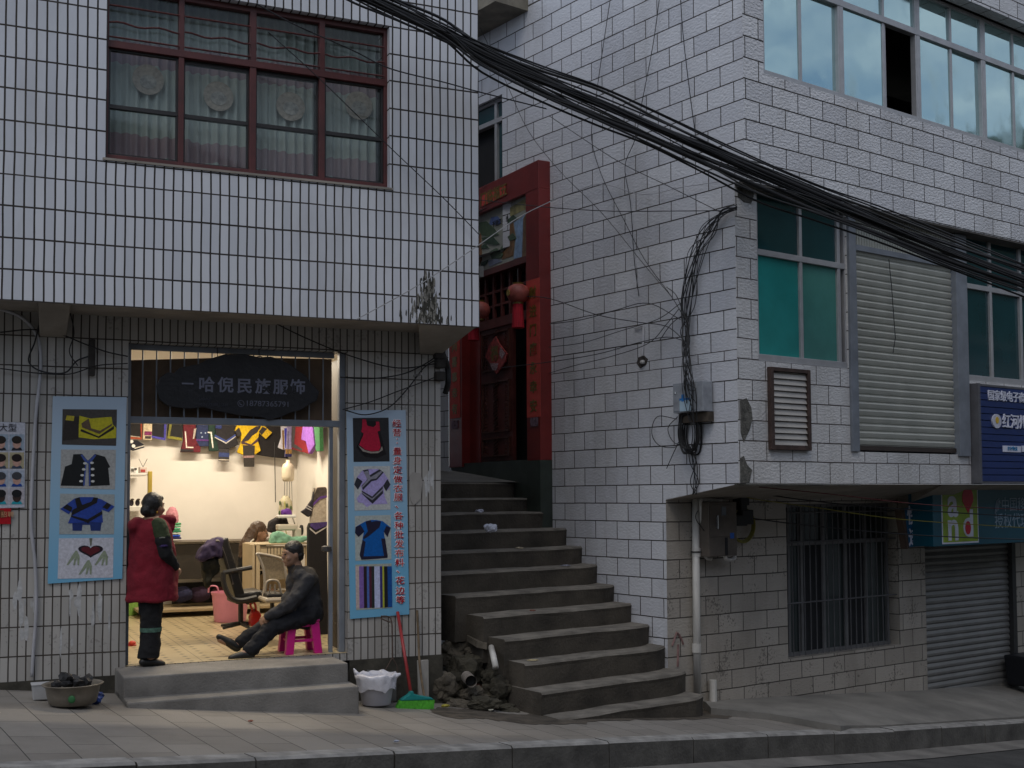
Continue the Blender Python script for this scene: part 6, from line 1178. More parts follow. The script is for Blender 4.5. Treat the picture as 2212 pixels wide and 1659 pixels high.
t = thing('fu_ornament', 'red diamond shaped good luck ornament hung on the carved door', 'ornament', FP.hit(1073, 808, DOF))
mb = MB(); mb.prism(FP, [FP.uv(*p, DOF) for p in ((1073, 727), (1080, 742), (1098, 765), (1094, 782), (1075, 808), (1062, 786), (1051, 771), (1060, 745))], DOF, DOF + .02); mb.build('diamond', mat('ornament_red', (.36, .05, .045), .55, .7, 22), t)
text('lettering', '福', FP, *FP.uv(1071, 766, DOF), .2, M_GOLD, t, off=DOF + .023, bold=.006)
for q in ([(1085, 750), (1094, 764), (1088, 776), (1082, 765)], [(1062, 785), (1080, 785), (1076, 800), (1068, 800)]): 
    mb = MB(); mb.prism(FP, [FP.uv(*p, DOF) for p in q], DOF + .02, DOF + .026); mb.build('flower', mat('flower_mix', (.36, .25, .27), .6, .8, 40), t)
# ------------------------------------------------------------------ signs of the shops on the right
bs = thing('shop_sign', 'dark blue slatted fascia sign with white lettering beside the bay windows', 'sign', FRB.pt(FRB.uv(2130, 1040)[0], FRB.uv(2130, 1040)[1], .1))
FB1 = FRB.shift(.10); a = FB1.uv(2120, 1040); b = FB1.uv(2120, 834); bu1 = a[0] + 2.6
mb = MB(); corr(mb, FB1, a[0], bu1, a[1], b[1], 0, (b[1] - a[1]) / 14, [(0, -.008), (.04, .012), (.9, .012), (.96, -.008)]); mb.build('panel', mat('navy_sign_panel', (.010, .028, .13), .4, .15, 3), bs)
mb = MB(); mb.box(FB1, a[0] - .05, a[0], a[1] - .02, b[1] + .03, -.1, .015); mb.box(FB1, a[0], bu1, a[1] - .03, a[1], -.1, .01); mb.box(FB1, a[0], bu1, b[1], b[1] + .025, -.1, .012); mb.build('frame', mat('sign_frame', (.10, .10, .11), .5), bs)
M_WL = paint(205, 208, 222, .5)
u, z = FB1.uv(2131, 855); text('lettering', '国家级电子商务进农村', FB1, u, z, .135, M_WL, bs, off=.014, align='LEFT', ext=.008, bold=.002)
u, z = FB1.uv(2162, 912); text('lettering', '红河州红河县电商', FB1, u, z, .185, M_WL, bs, off=.014, align='LEFT', ext=.01, bold=.002)
u, z = FB1.uv(2149, 910); mb = MB(); mb.prism(FB1, [(u + .095 * math.cos(q), z + .085 * math.sin(q)) for q in [k * math.pi / 12 for k in range(24)]], .01, .03); mb.build('round_emblem', paint(190, 192, 205, .5), bs)
mb = MB(); mb.prism(FB1, [(u + .035 * math.cos(q), z + .012 + .04 * math.sin(q)) for q in [k * math.pi / 8 for k in range(16)]], .03, .034); mb.build('gold_dot', paint(206, 170, 50, .5), bs)
for x0, x1, tx in ((2164, 2202, '农村物流'), (2205, 2243, '便民服务')):
    p = FB1.uv(x0, 976); q = FB1.uv(x1, 963); mb = MB(); mb.box(FB1, p[0], q[0], p[1] + .0, p[1] + .075, .01, .022); mb.build('label', M_WL, bs); text('lettering', tx, FB1, (p[0] + q[0]) / 2, p[1] + .038, .055, paint(30, 120, 170), bs, off=.0245)
# teal telecom sign over the lower shutter
FTS = FRL.shift(.62); ts = thing('shop_sign', 'teal light box sign with a lime green logo square over the lower roller shutter', 'sign', FTS.hit(2060, 1180))
tu0, tzb_ = FTS.uv(2017, 1181); tzt = FRB.uv(2110, 1046)[1] - .03; tu1 = tu0 + 3.2
mb = MB(); mb.box(FTS, tu0, tu1, tzb_, tzt, -.34, 0); mb.build('box', mat('teal_sign_panel', (.006, .085, .13), .35, .15, 2), ts, bevel=.006)
lu0, lz0 = FTS.uv(2037, 1172); lu1, lz1 = FTS.uv(2109, 1052)
mb = MB(); mb.box(FTS, lu0 - .02, lu1 + .02, lz0 - .02, lz1 + .02, .001, .004); mb.build('logo_border', M_WL, ts)
mb = MB(); mb.box(FTS, lu0, lu1, lz0, lz1, .003, .007); mb.build('logo_square', mat('lime_print', (.25, .36, .03), .4), ts)
lw_ = lu1 - lu0; lh = lz1 - lz0
text('lettering', 'a', FTS, lu0 + lw_ * .28, lz0 + lh * .70, .5, M_WL, ts, off=.009, bold=.012); text('lettering', 'n', FTS, lu0 + lw_ * .28, lz0 + lh * .27, .5, M_WL, ts, off=.009, bold=.012); text('lettering', 'd', FTS, lu0 + lw_ * .72, lz0 + lh * .31, .46, M_WL, ts, off=.009, bold=.012)
M_PIN = paint(190, 16, 50, .4)
mb = MB(); cx, cz, r_ = lu0 + lw_ * .72, lz0 + lh * .79, lw_ * .16; mb.prism(FTS, [(cx + r_ * math.cos(q), cz + r_ * 1.2 * math.sin(q)) for q in [math.pi * (-.08 + 1.16 * k / 14) for k in range(15)]] + [(cx, cz - lh * .27)], .006, .011); mb.build('red_drop', M_PIN, ts)
mb = MB(); cz = lz0 + lh * .25; mb.prism(FTS, [(cx - lw_ * .02 + r_ * .5 * math.cos(q), cz + r_ * .7 * math.sin(q)) for q in [k * math.pi / 7 for k in range(14)]], .012, .016); mb.build('red_dot', M_PIN, ts)
u, z = FTS.uv(2162, 1092); text('lettering', '中国移动', FTS, u, z, .19, paint(150, 170, 185), ts, off=.003, align='LEFT'); u, z = FTS.uv(2148, 1128); text('lettering', '授权代理店', FTS, u, z, .2, paint(150, 170, 185), ts, off=.003, align='LEFT')
mb = MB(); c = FTS.uv(2155, 1092)
for k in range(3): mb.tube(smooth_path([FTS.pt(c[0] - .07 + .035 * k, c[1] - .1 + .02 * k, .004), FTS.pt(c[0] - .03 + .03 * k, c[1] + .04, .004), FTS.pt(c[0] + .03 + .02 * k, c[1] + .09 - .03 * k, .004)]), .008, 5)
mb.build('knot_emblem', paint(150, 170, 185), ts)
FQ_ = FRL.shift(.3); qs = thing('projecting_sign', 'small blue projecting sign lettered in white at the left end of the teal sign', 'sign', FQ_.hit(1967, 1180))
mb = MB(); mb.prism(FQ_, [FQ_.uv(*p) for p in ((1948, 1099), (1984, 1092), (1986, 1180), (1958, 1182))], -.03, .03); mb.build('panel', mat('blue_sign_panel', (.01, .10, .22), .4, .2, 3), qs)
text('lettering', '快', FQ_, *FQ_.uv(1967, 1116), .24, M_WL, qs, off=.033, bold=.004); text('lettering', '递', FQ_, *FQ_.uv(1970, 1163), .24, M_WL, qs, off=.033, bold=.004)
mb = MB(); mb.prism(FQ_, [FQ_.uv(*p) for p in ((1941, 1100), (1948, 1098), (1959, 1183), (1955, 1186))], -.06, .035); mb.build('edge_frame', mat('rust_edge', (.09, .06, .045), .8, .4), qs)
# ------------------------------------------------------------------ boxes, pipes and wires on the right building
FS1 = FRS.shift(.16)
jb = thing('junction_box', 'grey metal telecom box with a pale blue label on the alley wall', 'junction box', FS1.hit(1486, 893)); M_BOX = mat('grey_box_paint', (.30, .32, .35), .5, .25, 9)
a = FS1.uv(1454, 893); b = FS1.uv(1518, 822)
mb = MB(); mb.box(FRS, a[0], b[0], a[1], b[1], .02, .16); mb.build('case', M_BOX, jb, bevel=.006)
mb = MB(); mb.box(FRS, a[0] + .02, b[0] - .08, a[1] + .02, b[1] - .02, .161, .168); mb.build('door', M_BOX, jb, bevel=.003)
mb = MB(); p = FS1.uv(1470, 889); q = FS1.uv(1493, 859); mb.box(FRS, p[0], q[0], p[1], q[1], .169, .172); mb.build('label', paint(176, 200, 214), jb)
mb = MB(); mb.box(FRS, p[0] + .03, p[0] + .07, p[1] + .1, p[1] + .17, .173, .175); mb.box(FRS, p[0], q[0], q[1] - .02, q[1], .173, .1745); mb.build('blue_print', paint(40, 120, 190), jb)
mb = MB(); mb.lathe([(.012, 0), (.012, .02)], FRS.pt(*FS1.uv(1461, 851), .172), 8, capt=True); mb.build('lock', MATS['chrome'], jb)
mb = MB(); a2 = FRS.uv(1456, 902); b2 = FRS.uv(1519, 894); mb.box(FRS, a[0] + .02, b[0] + .0, a[1] - .1, a[1] - .004, .01, .10); mb.build('backing_board', mat('weathered_board', (.07, .055, .04), .9, .5, 12), jb)
rnd = random.Random(5)
lp_ = thing('cable_coil', 'hank of black cable looped under the grey telecom box', 'cable', FRS.hit(1489, 976, .1))
for k in range(9):
    mb = MB(); c = FRS.uv(1489 + rnd.uniform(-2, 2), 935 + rnd.uniform(-3, 3), .08); rx = .115 * rnd.uniform(.8, 1.12); rz = .2 * rnd.uniform(.85, 1.1); o = .03 + .012 * k
    mb.tube([FRS.pt(c[0] + rx * math.copysign(abs(math.cos(q)) ** .7, math.cos(q)) + .008 * math.sin(3 * q + k), c[1] + rz * math.sin(q), o + .02 * math.sin(q + k)) for q in [i * math.pi / 14 for i in range(29)]], .009 if k < 6 else .005, 6); mb.build('loop', M_BLK, lp_)
def wire(pts, r, lab, grp=None, m=None, parent=None, nm='wire', k=6):
    mb = MB(); mb.tube(smooth_path(pts, k), r, 5)
    return mb.build(nm, m or M_BLK, parent, smooth=False, label=lab if parent is None else None, cat='wire' if parent is None else None, group=grp)
S = lambda x, y, o=.03: FRS.hit(x, y, o)
# bunch of wires climbing from the box to the corner bracket
bw_ = thing('wire_bunch', 'tangled bunch of thin black wires climbing from the telecom box to the corner', 'wires', S(1487, 830, .2))
for k in range(13):
    j = lambda s_=3: rnd.uniform(-s_, s_) * 1.7
    tx = 1552 + j(8); pts = [S(1490 + j(10), 890 + j(30), .19), S(1488 + j(9), 830 + j(8), .22), S(1484 + j(6), 770 + j(8), .12 + .01 * k), S(1480 + j(5), 715 + j(6), .08), S(1487 + j(9), 640 + j(10), .06), S(1503 + j(10), 560 + j(10), .07), S(1530 + j(10), 500 + j(8), .08), S(1556 + j(4), 462 + j(4), .06), S(1592, 447 + j(4), .05)]
    wire(pts, .004 if k % 3 else .0058, '', parent=bw_, nm='strand')
for k in range(5):
    j = lambda s_=3: rnd.uniform(-s_, s_)
    wire([S(1493 + j(12), 960, .08), S(1497 + j(9), 1000, .05), S(1500 + j(9), 1040, .04), S(1502 + j(12), 1068, .03)], .005, '', parent=bw_, nm='strand')
for k, q in enumerate(([(1440, 620), (1462, 640), (1478, 690), (1482, 740)], [(1482, 745), (1470, 720), (1478, 700), (1490, 730), (1484, 770)], [(1425, 735), (1450, 700), (1476, 680)], [(1462, 905), (1420, 900), (1408, 935), (1424, 962), (1460, 965), (1478, 940)], [(1464, 900), (1443, 925), (1455, 955), (1480, 962)], [(1466, 955), (1452, 985), (1440, 1012)])):
    wire([S(x, y, .05) for x, y in q], .0045, '', parent=bw_, nm='strand')
# loose wires crossing the alley wall
WL = [('thin wire slanting from the gateway header down to the corner bracket', [(1186, 250), (1330, 345), (1440, 400), (1556, 458)], .4, .05, .0045),
      ('thin wire hanging from the cable bundle down past the first floor', [(1318, 0), (1300, 120), (1285, 230), (1278, 300), (1300, 380), (1345, 470), (1392, 560), (1450, 640), (1480, 690)], .06, .06, .0045),
      ('thin wire falling straight beside the corner of the block building', [(1424, 0), (1410, 100), (1385, 230), (1372, 300), (1350, 360), (1362, 440), (1370, 560), (1380, 640)], .05, .05, .0045),
      ('thin wire dropping near the upper corner of the block building', [(1470, 0), (1476, 80), (1490, 200), (1502, 290)], .05, .05, .005),
      ('faint pale wire looping across the first floor of the alley wall', [(1186, 436), (1240, 415), (1300, 398), (1390, 420), (1470, 405), (1556, 392)], .05, .05, .004),
      ('straight thin wire from the gateway to the corner bracket', [(1036, 432), (1186, 448), (1320, 456), (1440, 456), (1556, 455)], .25, .06, .005),
      ('long thin wire descending from the tiled corner to the wire bunch', [(1037, 60), (1090, 170), (1140, 280), (1210, 370), (1300, 460), (1390, 570), (1450, 640)], .25, .06, .004),
      ('thin wire from the gateway column rising to the wire bunch', [(1188, 700), (1260, 690), (1330, 670), (1400, 655), (1470, 690)], .1, .08, .005),
      ('thin wire sagging from the red gateway to the telecom wires at lintel height', [(1120, 640), (1188, 645), (1290, 680), (1380, 696), (1440, 705), (1478, 735)], .2, .08, .005),
      ('thin wire rising leftwards from the wire bunch under the sagging one', [(1186, 750), (1260, 740), (1340, 715), (1420, 690), (1470, 655)], .1, .08, .0045),
      ('thin wire from the door ornament to the wire bunch', [(1080, 795), (1186, 782), (1290, 765), (1380, 740), (1440, 728), (1478, 736)], .25, .08, .005),
      ('lowest thin wire from the gateway column to the wire bunch', [(1186, 806), (1240, 790), (1320, 770), (1400, 742), (1440, 700), (1466, 668)], .1, .07, .0045)]
for lab, pts, o0_, o1_, r in WL: wire([S(x, y, o0_ + (o1_ - o0_) * i / (len(pts) - 1)) for i, (x, y) in enumerate(pts)], r, lab, 'loose wires on the alley wall', mat('grey_wire', (.03, .03, .032), .6) if 'faint' not in lab else paint(150, 150, 155))
# white conduit stub with broken socket
t = thing('conduit', 'thin white conduit ending in a broken socket hole on the alley wall', 'conduit', S(1388, 780, .0))
mb = MB(); mb.tube([S(1390, 705, .02), S(1389, 740, .02), S(1387, 768, .02)], .012, 8); mb.build('pipe', paint(196, 196, 200), t)
mb = MB(); mb.tube([S(1370, 709, .02), S(1390, 703, .02)], .01, 6); mb.build('clip', paint(196, 196, 200), t)
mb = MB(); mb.prism(FRS, [FRS.uv(x, y) for x, y in ((1376, 785), (1380, 772), (1392, 768), (1400, 776), (1396, 788), (1384, 796))], .0, .008); mb.build('broken_hole', mat('broken_render', (.06, .05, .045), .95, .7, 30), t)
mb = MB(); mb.lathe([(.02, 0), (.03, .015), (.02, .04)], S(1388, 786, .025), 10, capt=True); mb.build('socket', paint(176, 174, 170), t)
# broken corner tiles showing the render underneath
for lab, fr, q in (('patch of broken tile and bare render on the bay corner', FRB, [(1598, 865), (1612, 860), (1622, 880), (1625, 905), (1618, 930), (1606, 955), (1600, 935)]), ('large chipped corner of bare render at the foot of the bay', FRB, [(1599, 1043), (1598, 990), (1606, 985), (1614, 1005), (1624, 1015), (1618, 1043)]), ('chipped tile with bare render high on the bay corner', FRB, [(1592, 405), (1600, 402), (1622, 404), (1628, 420), (1622, 440), (1606, 436), (1594, 425)])):
    mb = MB(); mb.prism(fr, [fr.uv(x, y) for x, y in q], -.002, .006); mb.build('bare_patch', mat('bare_render', (.12, .115, .10), .95, .55, 16, 1, 50), RBD, label=lab)
# brown meter cabinet under the bay, its conduits and the drainpipe
FM_ = FRL.shift(.22); mc = thing('meter_cabinet', 'brown metal meter cabinet mounted under the bay near the drainpipe', 'cabinet', FM_.hit(1556, 1204)); M_MC = mat('brown_cabinet', (.11, .09, .072), .5, .3, 6)
a = FM_.uv(1532, 1203); b = FM_.uv(1591, 1084)
mb = MB(); mb.box(FRL, a[0], b[0], a[1], b[1], .0, .22); mb.build('case', M_MC, mc, bevel=.006)
mb = MB(); zq = a[1] + (b[1] - a[1]) * .36; mb.box(FRL, a[0] + .02, b[0] - .02, zq, b[1] - .03, .221, .228); mb.build('door', M_MC, mc, bevel=.003)
mb = MB(); u, z = FM_.uv(1547, 1128); mb.box(FRL, u - .008, u + .008, z - .07, z + .07, .229, .25); mb.build('handle', MATS['chrome'], mc)
mb = MB(); u, z = FM_.uv(1562, 1104); mb.box(FRL, u - .035, u + .035, z - .045, z + .045, .229, .231); mb.build('window', paint(90, 96, 104, .2), mc)
mb = MB(); u, z = FM_.uv(1580, 1157); mb.box(FRL, u - .03, u + .03, z - .03, z + .03, .229, .231); mb.build('sticker', paint(40, 90, 170), mc)
mb = MB(); u, z = FM_.uv(1569, 1186); mb.box(FRL, u - .02, u + .02, a[1] + .01, zq - .01, .221, .224); mb.build('slot', M_DARK, mc)
L_ = lambda x, y, o=.1: FRL.hit(x, y, o)
t = thing('drainpipe', 'white plastic drainpipe running down the lower corner of the block building', 'pipe', L_(1504, 1510)); M_PVC = mat('grimy_white_pvc', (.55, .53, .49), .4, .3, 3, stretch=(4, 4, .6))
pipe_r = .04
mb = MB(); mb.tube([L_(1503, 1074, .055), L_(1504, 1300, .055), L_(1507, 1516, .055)], pipe_r, 18); mb.build('pipe', M_PVC, t, smooth=True)
for y in (1193, 1400):
    mb = MB(); p = L_(1504.5, y, .055); mb.tube([p + V((0, 0, -.045)), p + V((0, 0, .045))], pipe_r + .008, 18); mb.build('joint', M_PVC, t)
mb = MB(); p = L_(1504, 1192, .055); mb.tube([p + (FRL.u * math.cos(q) + FRL.n * math.sin(q)) * (pipe_r + .012) for q in [k * math.pi / 8 for k in range(17)]], .008, 5); mb.build('clamp', M_BLK, t)
t = thing('conduit', 'thin white conduit bent under the brown meter cabinet', 'conduit', L_(1520, 1200)); mb = MB(); mb.tube(smooth_path([L_(1560, 1082, .12), L_(1520, 1080, .1), L_(1514, 1086, .1), L_(1517, 1140, .1), L_(1522, 1190, .1), L_(1526, 1204, .1), L_(1536, 1207, .1)]), .022, 10); mb.build('pipe', M_PVC, t, smooth=True)
t = thing('conduit', 'short white conduit elbow below the meter cabinet', 'conduit', L_(1575, 1206)); mb = MB(); mb.tube(smooth_path([L_(1566, 1192, .2), L_(1567, 1205, .18), L_(1575, 1209, .16), L_(1586, 1206, .14), L_(1587, 1200, .12)]), .02, 10); mb.build('pipe', M_PVC, t, smooth=True)
t = thing('isolator', 'cluster of black switches and insulators beside the meter cabinet', 'switch', L_(1604, 1140)); 
for x, y, w_, h_ in ((1603, 1058, .05, .1), (1606, 1078, .07, .07), (1605, 1103, .05, .1), (1611, 1117, .09, .08), (1598, 1124, .09, .06)):
    mb = MB(); u, z = FRL.uv(x, y, .1); mb.box(FRL, u - w_, u + w_, z - h_, z + h_, .0, .1 + w_ * .4); mb.build('block', M_BLK if y != 1058 else M_BOX, t, bevel=.01)
t = thing('cable_coil', 'coil of yellow cable hung beside the meter cabinet', 'cable', L_(1602, 1165)); M_YEL = mat('yellow_cable', (.20, .18, .02), .5, .2)
for k in range(4):
    mb = MB(); c = FRL.uv(1604 + k * .8, 1135, .04 + .01 * k); r_ = .165 + .008 * k; mb.tube([FRL.pt(c[0] + r_ * math.cos(q), c[1] + r_ * 1.0 * math.sin(q), .03 + .012 * k) for q in [i * math.pi / 14 for i in range(29)]], .008, 6); mb.build('loop', M_YEL, t)
wire([L_(1602, 1100, .08), L_(1607, 1084, .1), L_(1605, 1070, .1), L_(1630, 1078, .2), L_(1760, 1096, .5), L_(1950, 1122, .75), L_(2212, 1140, .9)], .0055, 'yellow wire running from the cable coil past the teal sign', 'wires under the bay', M_YEL)
wire([L_(1603, 1058, .1), L_(1700, 1075, .3), L_(1850, 1092, .6), L_(2040, 1106, .8), L_(2240, 1118, .95)], .007, 'black wire running from the insulators under the bay past the logo', 'wires under the bay')
wire([L_(1611, 1118, .1), L_(1720, 1132, .3), L_(1900, 1150, .6), L_(2060, 1160, .8), L_(2240, 1166, .9)], .007, 'lowest black wire under the bay running across the teal sign', 'wires under the bay')
wire([L_(1640, 1052, .9), L_(1800, 1068, .9), L_(2000, 1090, .95), L_(2240, 1102, .95)], .005, 'thin red wire running under the bay across the teal sign', 'wires under the bay', paint(90, 24, 24))
wire([L_(1512, 1095, .03), L_(1503, 1120, .18), L_(1525, 1160, .12), L_(1497, 1210, .02), L_(1502, 1260, .03)], .005, 'thin black wire wound round the drainpipe', 'wires under the bay')
t = thing('stub_pipe', 'short white cut pipe standing on the apron by the drainpipe', 'pipe', onz(1541, 1521, -2.2)); 
mb = MB(); p = Bq[0] + V((.02, .06, -.1)); p = grow(gpix(1541, 1530), 0); mb.tube([p, p + V((0, 0, .30))], .04, 14, cap=True); mb.build('pipe', M_PVC, t)
mb = MB()
for q in ([(1452, 1395), (1462, 1366), (1468, 1372)], [(1464, 1368), (1472, 1380), (1476, 1392)], [(1465, 1392), (1464, 1440)]): mb.tube([FRL.hit(x, y, .004) for x, y in q], .012, 5)
mb.build('painted_arrow', mat('red_spray', (.24, .14, .13), .9, .4, 20), RBD)
# ------------------------------------------------------------------ overhead cables
rnd = random.Random(21)
def dep(x): return 9.85 + (x - 770) * (12.5 - 9.85) / (2212 - 770)
MAIN = [(700, -45), (760, -14), (850, 26), (960, 73), (1040, 112), (1170, 170), (1300, 224), (1440, 287), (1600, 354), (1760, 420), (1900, 480), (2050, 543), (2230, 612), (2330, 650)]
LOW = [(760, -30), (860, 18), (960, 68), (1040, 126), (1170, 190), (1290, 246), (1400, 293), (1520, 346), (1640, 400), (1760, 446), (1900, 500), (2060, 560), (2230, 618), (2330, 655)]
def cable(line, dy, r, lab, grp, m=M_BLK, amp=5, dd=0):
    ph = rnd.uniform(0, 9); pts = []
    for i, (x, y) in enumerate(line): pts.append(atd(x, y + dy * (.5 + .5 * min(1, (x - 700) / 500)) + amp * math.sin(ph + i * 1.35) + rnd.uniform(-2, 2), dep(x) + dd))
    mb = MB(); mb.tube(smooth_path(pts, 6), r, 7); return mb.build('cable', m, label=lab, cat='cable', group=grp, smooth=True)
GB = 'black cables in the overhead bundle'
LT = 'thin black cable strung in the overhead bundle that slants across both buildings'
cable(MAIN, -2, .028, 'thickest black cable along the upper side of the overhead bundle', GB, amp=2); cable(MAIN, 6, .021, 'second thick black cable just under the thickest one in the overhead bundle', GB, amp=3, dd=.04); cable(LOW, 6, .023, 'thick black cable along the lower side of the overhead bundle', GB, amp=2, dd=-.03)
M_CB2 = mat('dusty_cable', (.03, .029, .027), .5, .3, 3)
for k in range(19): cable(MAIN if k % 3 else LOW, (-34 + 3.4 * k) + rnd.uniform(-3, 3), rnd.choice((.006, .008, .010, .013)), LT, GB, M_BLK if k % 4 else M_CB2, amp=rnd.uniform(3, 10), dd=rnd.uniform(-.08, .08))
wire([atd(x, y, dep(x) + .1) for x, y in ((553, 8), (640, 55), (760, 108), (842, 148), (960, 178), (1040, 200), (1180, 235))], .006, 'single wire crossing the red window below the overhead bundle', 'stray wires over the tiled building')
wire([FLU.hit(x, y, .06) for x, y in ((580, 70), (690, 170), (842, 318), (960, 430), (1036, 508))], .0045, 'thin wire running diagonally from the red window to the tiled corner', 'stray wires over the tiled building')
wire([FLU.hit(x, y, .08) for x, y in ((1200, 430), (1120, 470), (1036, 528))] + [FLU.hit(x, y, .08) for x, y in ((960, 580), (880, 630), (770, 690))], .0045, 'pale wire sagging from the gateway across the tiled corner', 'stray wires over the tiled building', paint(150, 150, 150))
wire([FLL.hit(x, y, .05) for x, y in ((578, 690), (660, 730), (760, 770), (860, 795), (945, 785))], .006, 'black wire sagging along the tiled pier from the soffit to the corner', 'wires on the tiled pier')
wire([FLL.hit(x, y, .05) for x, y in ((735, 815), (800, 818), (870, 808), (920, 785), (948, 765))], .006, 'black wire curving up to the corner clamp from the sign', 'wires on the tiled pier')
wire([FLL.hit(x, y, .06) for x, y in ((745, 886), (790, 896), (840, 880), (880, 840), (915, 795), (945, 775))], .006, 'black wire looping over the top of the red lettered poster', 'wires on the tiled pier')
wire([FLL.hit(x, y, .05) for x, y in ((740, 885), (800, 868), (860, 845), (940, 815))], .005, 'straight wire above the red lettered poster', 'wires on the tiled pier')
wire([FLL.hit(x, y, .05) for x, y in ((0, 718), (70, 712), (130, 722), (180, 742), (230, 760), (276, 770))], .006, 'black wire running along the tiled wall to the doorway', 'wires left of the doorway')
wire([FLL.hit(x, y, .05) for x, y in ((85, 700), (75, 740), (62, 780), (90, 802), (140, 805), (165, 780), (190, 770))], .007, 'black wire drooping from the bracket to the dark terminal strip', 'wires left of the doorway')
wire([FLL.hit(x, y, .05) for x, y in ((0, 796), (80, 806), (150, 808), (210, 790), (276, 785))], .005, 'lowest black wire on the tiled wall left of the doorway', 'wires left of the doorway')
wire([FLL.hit(x, y, .05) for x, y in ((152, 675), (160, 720), (150, 760), (168, 790))], .005, 'short black wire hanging from the bracket by the terminal strip', 'wires left of the doorway')
mb = MB(); p, q = FLL.uv(191, 812), FLL.uv(205, 735); mb.box(FLL, p[0], q[0], p[1], q[1], 0, .05); mb.build('terminal_strip', mat('rusty_strip', (.035, .03, .026), .8, .4, 20), label='dark rusty terminal strip fixed upright on the tiled wall', cat='strip', bevel=.005)
t = thing('conduit', 'white plastic hose pipe curving down the tiled wall beside the blue poster', 'pipe', FLL.hit(70, 1455)); mb = MB()
mb.tube(smooth_path([FLL.hit(x, y, .03) for x, y in ((-30, 664), (0, 668), (37, 680), (63, 700), (80, 726), (87, 755), (88, 790), (84, 840), (78, 890), (72, 985), (67, 1106), (69, 1160), (74, 1200), (78, 1270), (77, 1340), (72, 1406), (69, 1462))], 5), .014, 8); mb.build('pipe', paint(168, 168, 172, .5), t, smooth=True)
t = thing('corner_clamp', 'black cable clamps and insulators at the corner of the tiled pier', 'clamp', FLL.hit(955, 800))
for y, w_ in ((765, .06), (785, .045), (812, .05)): mb = MB(); u, z = FLL.uv(948, y); mb.box(FLL, u - w_, u + .05, z - .05, z + .04, -.02, .06); mb.build('block', MATS['rusty_strip'], t, bevel=.012)
mb = MB(); mb.tube(smooth_path([FLL.hit(955, 762, .03), FLL.hit(966, 790, -.15), FLL.hit(968, 825, -.15), FLL.hit(962, 850, -.2)]), .03, 8); mb.build('cable_end', M_BLK, t)
for k, (dx, dz) in enumerate(((0, 0), (.6, .5), (-.5, .9), (.3, 1.5))):
    wire([V((7.5 + dx, 8.5, ZC + 5.2 + dz)), V((16, 16, ZC + 4.8 + dz)), V((34, 31, ZC + 6.0 + dz))], .02, 'power line strung along the street in front of the bay windows', 'power lines along the street')
# ------------------------------------------------------------------ things standing on the pavement
def gat(x, y, up=0): p = gpix(x, y); return grow(p, up)
# enamel basin
p = gat(139, 1529); r = .205; t = thing('basin', 'dented metal basin full of black charcoal at the foot of the tiled wall', 'basin', p); M_BAS = mat('dull_enamel', (.20, .175, .14), .4, .35, 8, metal=.3)
cb = p + V((0, .17, 0)); mb = MB(); mb.lathe([(.15, 0), (.172, .012), (.188, .07), (.20, .135), (.222, .15), (.228, .156), (.222, .16), (.196, .145), (.18, .07), (.16, .03), (.01, .025)], cb, 40); mb.build('bowl', M_BAS, t, smooth=True)
mb = MB(); q_ = cb + V((.06, -.186, .065)); mb.ell(q_, .028, .012, .03, 7); mb.build('green_mark', paint(36, 96, 50), t)
for k in range(11):
    q = rnd.uniform(0, 6.28); rr = rnd.uniform(.0, .12); mb = rock(cb + V((rr * math.cos(q), rr * math.sin(q), .14 + rnd.uniform(0, .06))), rnd.uniform(.035, .055), k, n=2); mb.build('charcoal', mat('charcoal', (.014, .014, .016), .6, .5, 30), t)
p = gat(74, 1513); t = thing('tub', 'square white plastic tub behind the metal basin', 'tub', p); f_ = Fr(V((p.x, p.y + .12, 0)), FLL.u); z0 = p.z - ZC - .01
mb = MB(); mb.hexa([f_.pt(a, z0, b) for a, b in ((-.055, .055), (.055, .055), (.055, -.055), (-.055, -.055))], [f_.pt(a, z0 + .12, b) for a, b in ((-.065, .065), (.065, .065), (.065, -.065), (-.065, -.065))]); mb.build('body', paint(176, 176, 176, .5), t, bevel=.008)
mb = MB(); mb.box(f_, -.07, .07, z0 + .115, z0 + .125, -.07, .07); mb.build('rim', paint(186, 186, 186, .5), t, bevel=.003)
p = gat(200, 1518); mb = rock(p + V((0, .04, .035)), .06, 3, (1.2, .8, .75), 3); mb.build('packet', mat('blue_white_print', (.03, .07, .26), .4, .9, 26), label='crumpled blue and white packet beside the metal basin', cat='litter')
# bucket with liner
p = gat(809, 1527); t = thing('bucket', 'white plastic bucket lined with a thin white bag beside the doorstep', 'bucket', p); cb = p + V((.0, .14, 0)); M_BK = mat('white_bucket', (.52, .53, .60), .45, .12, 4)
mb = MB(); mb.lathe([(.118, 0), (.13, .01), (.163, .245), (.17, .25), (.163, .252), (.125, .02), (.01, .02)], cb, 36); mb.build('body', M_BK, t, smooth=True)
mb = MB(); rows = []
for i in range(7):
    row = []
    for k in range(44):
        q = 2 * math.pi * k / 44; e = noise.noise(V((math.cos(q) * 2.1, math.sin(q) * 2.1, 3))); dr = [.14, .158, .168, .186, .184, .180, .176][i]; z = [.16, .24, .275 + .03 * e, .262 + .02 * e, .235, .205 - .05 * e, .155 - .12 * max(0, e)][i]
        dr += .012 * noise.noise(V((q * 3, i * .7, 1))) + .006 * math.sin(q * 13 + i); row.append(cb + V((dr * math.cos(q), dr * math.sin(q), z)))
    rows.append(row)
mb.grid(rows, True); mb.build('bag_liner', mat('thin_white_bag', (.62, .62, .67), .3, .12, 12, .5, 30), t, smooth=True)
for sx, dz in ((-.175, .05), (.19, -.0)):
    mb = MB(); mb.caps(cb + V((sx * .9, -.02, .255)), cb + V((sx * 1.12, -.02, .27 + dz * .8)), .03, .014); mb.build('bag_ear', MATS['thin_white_bag'], t, remesh=.01, disp=.02, dsize=.03)
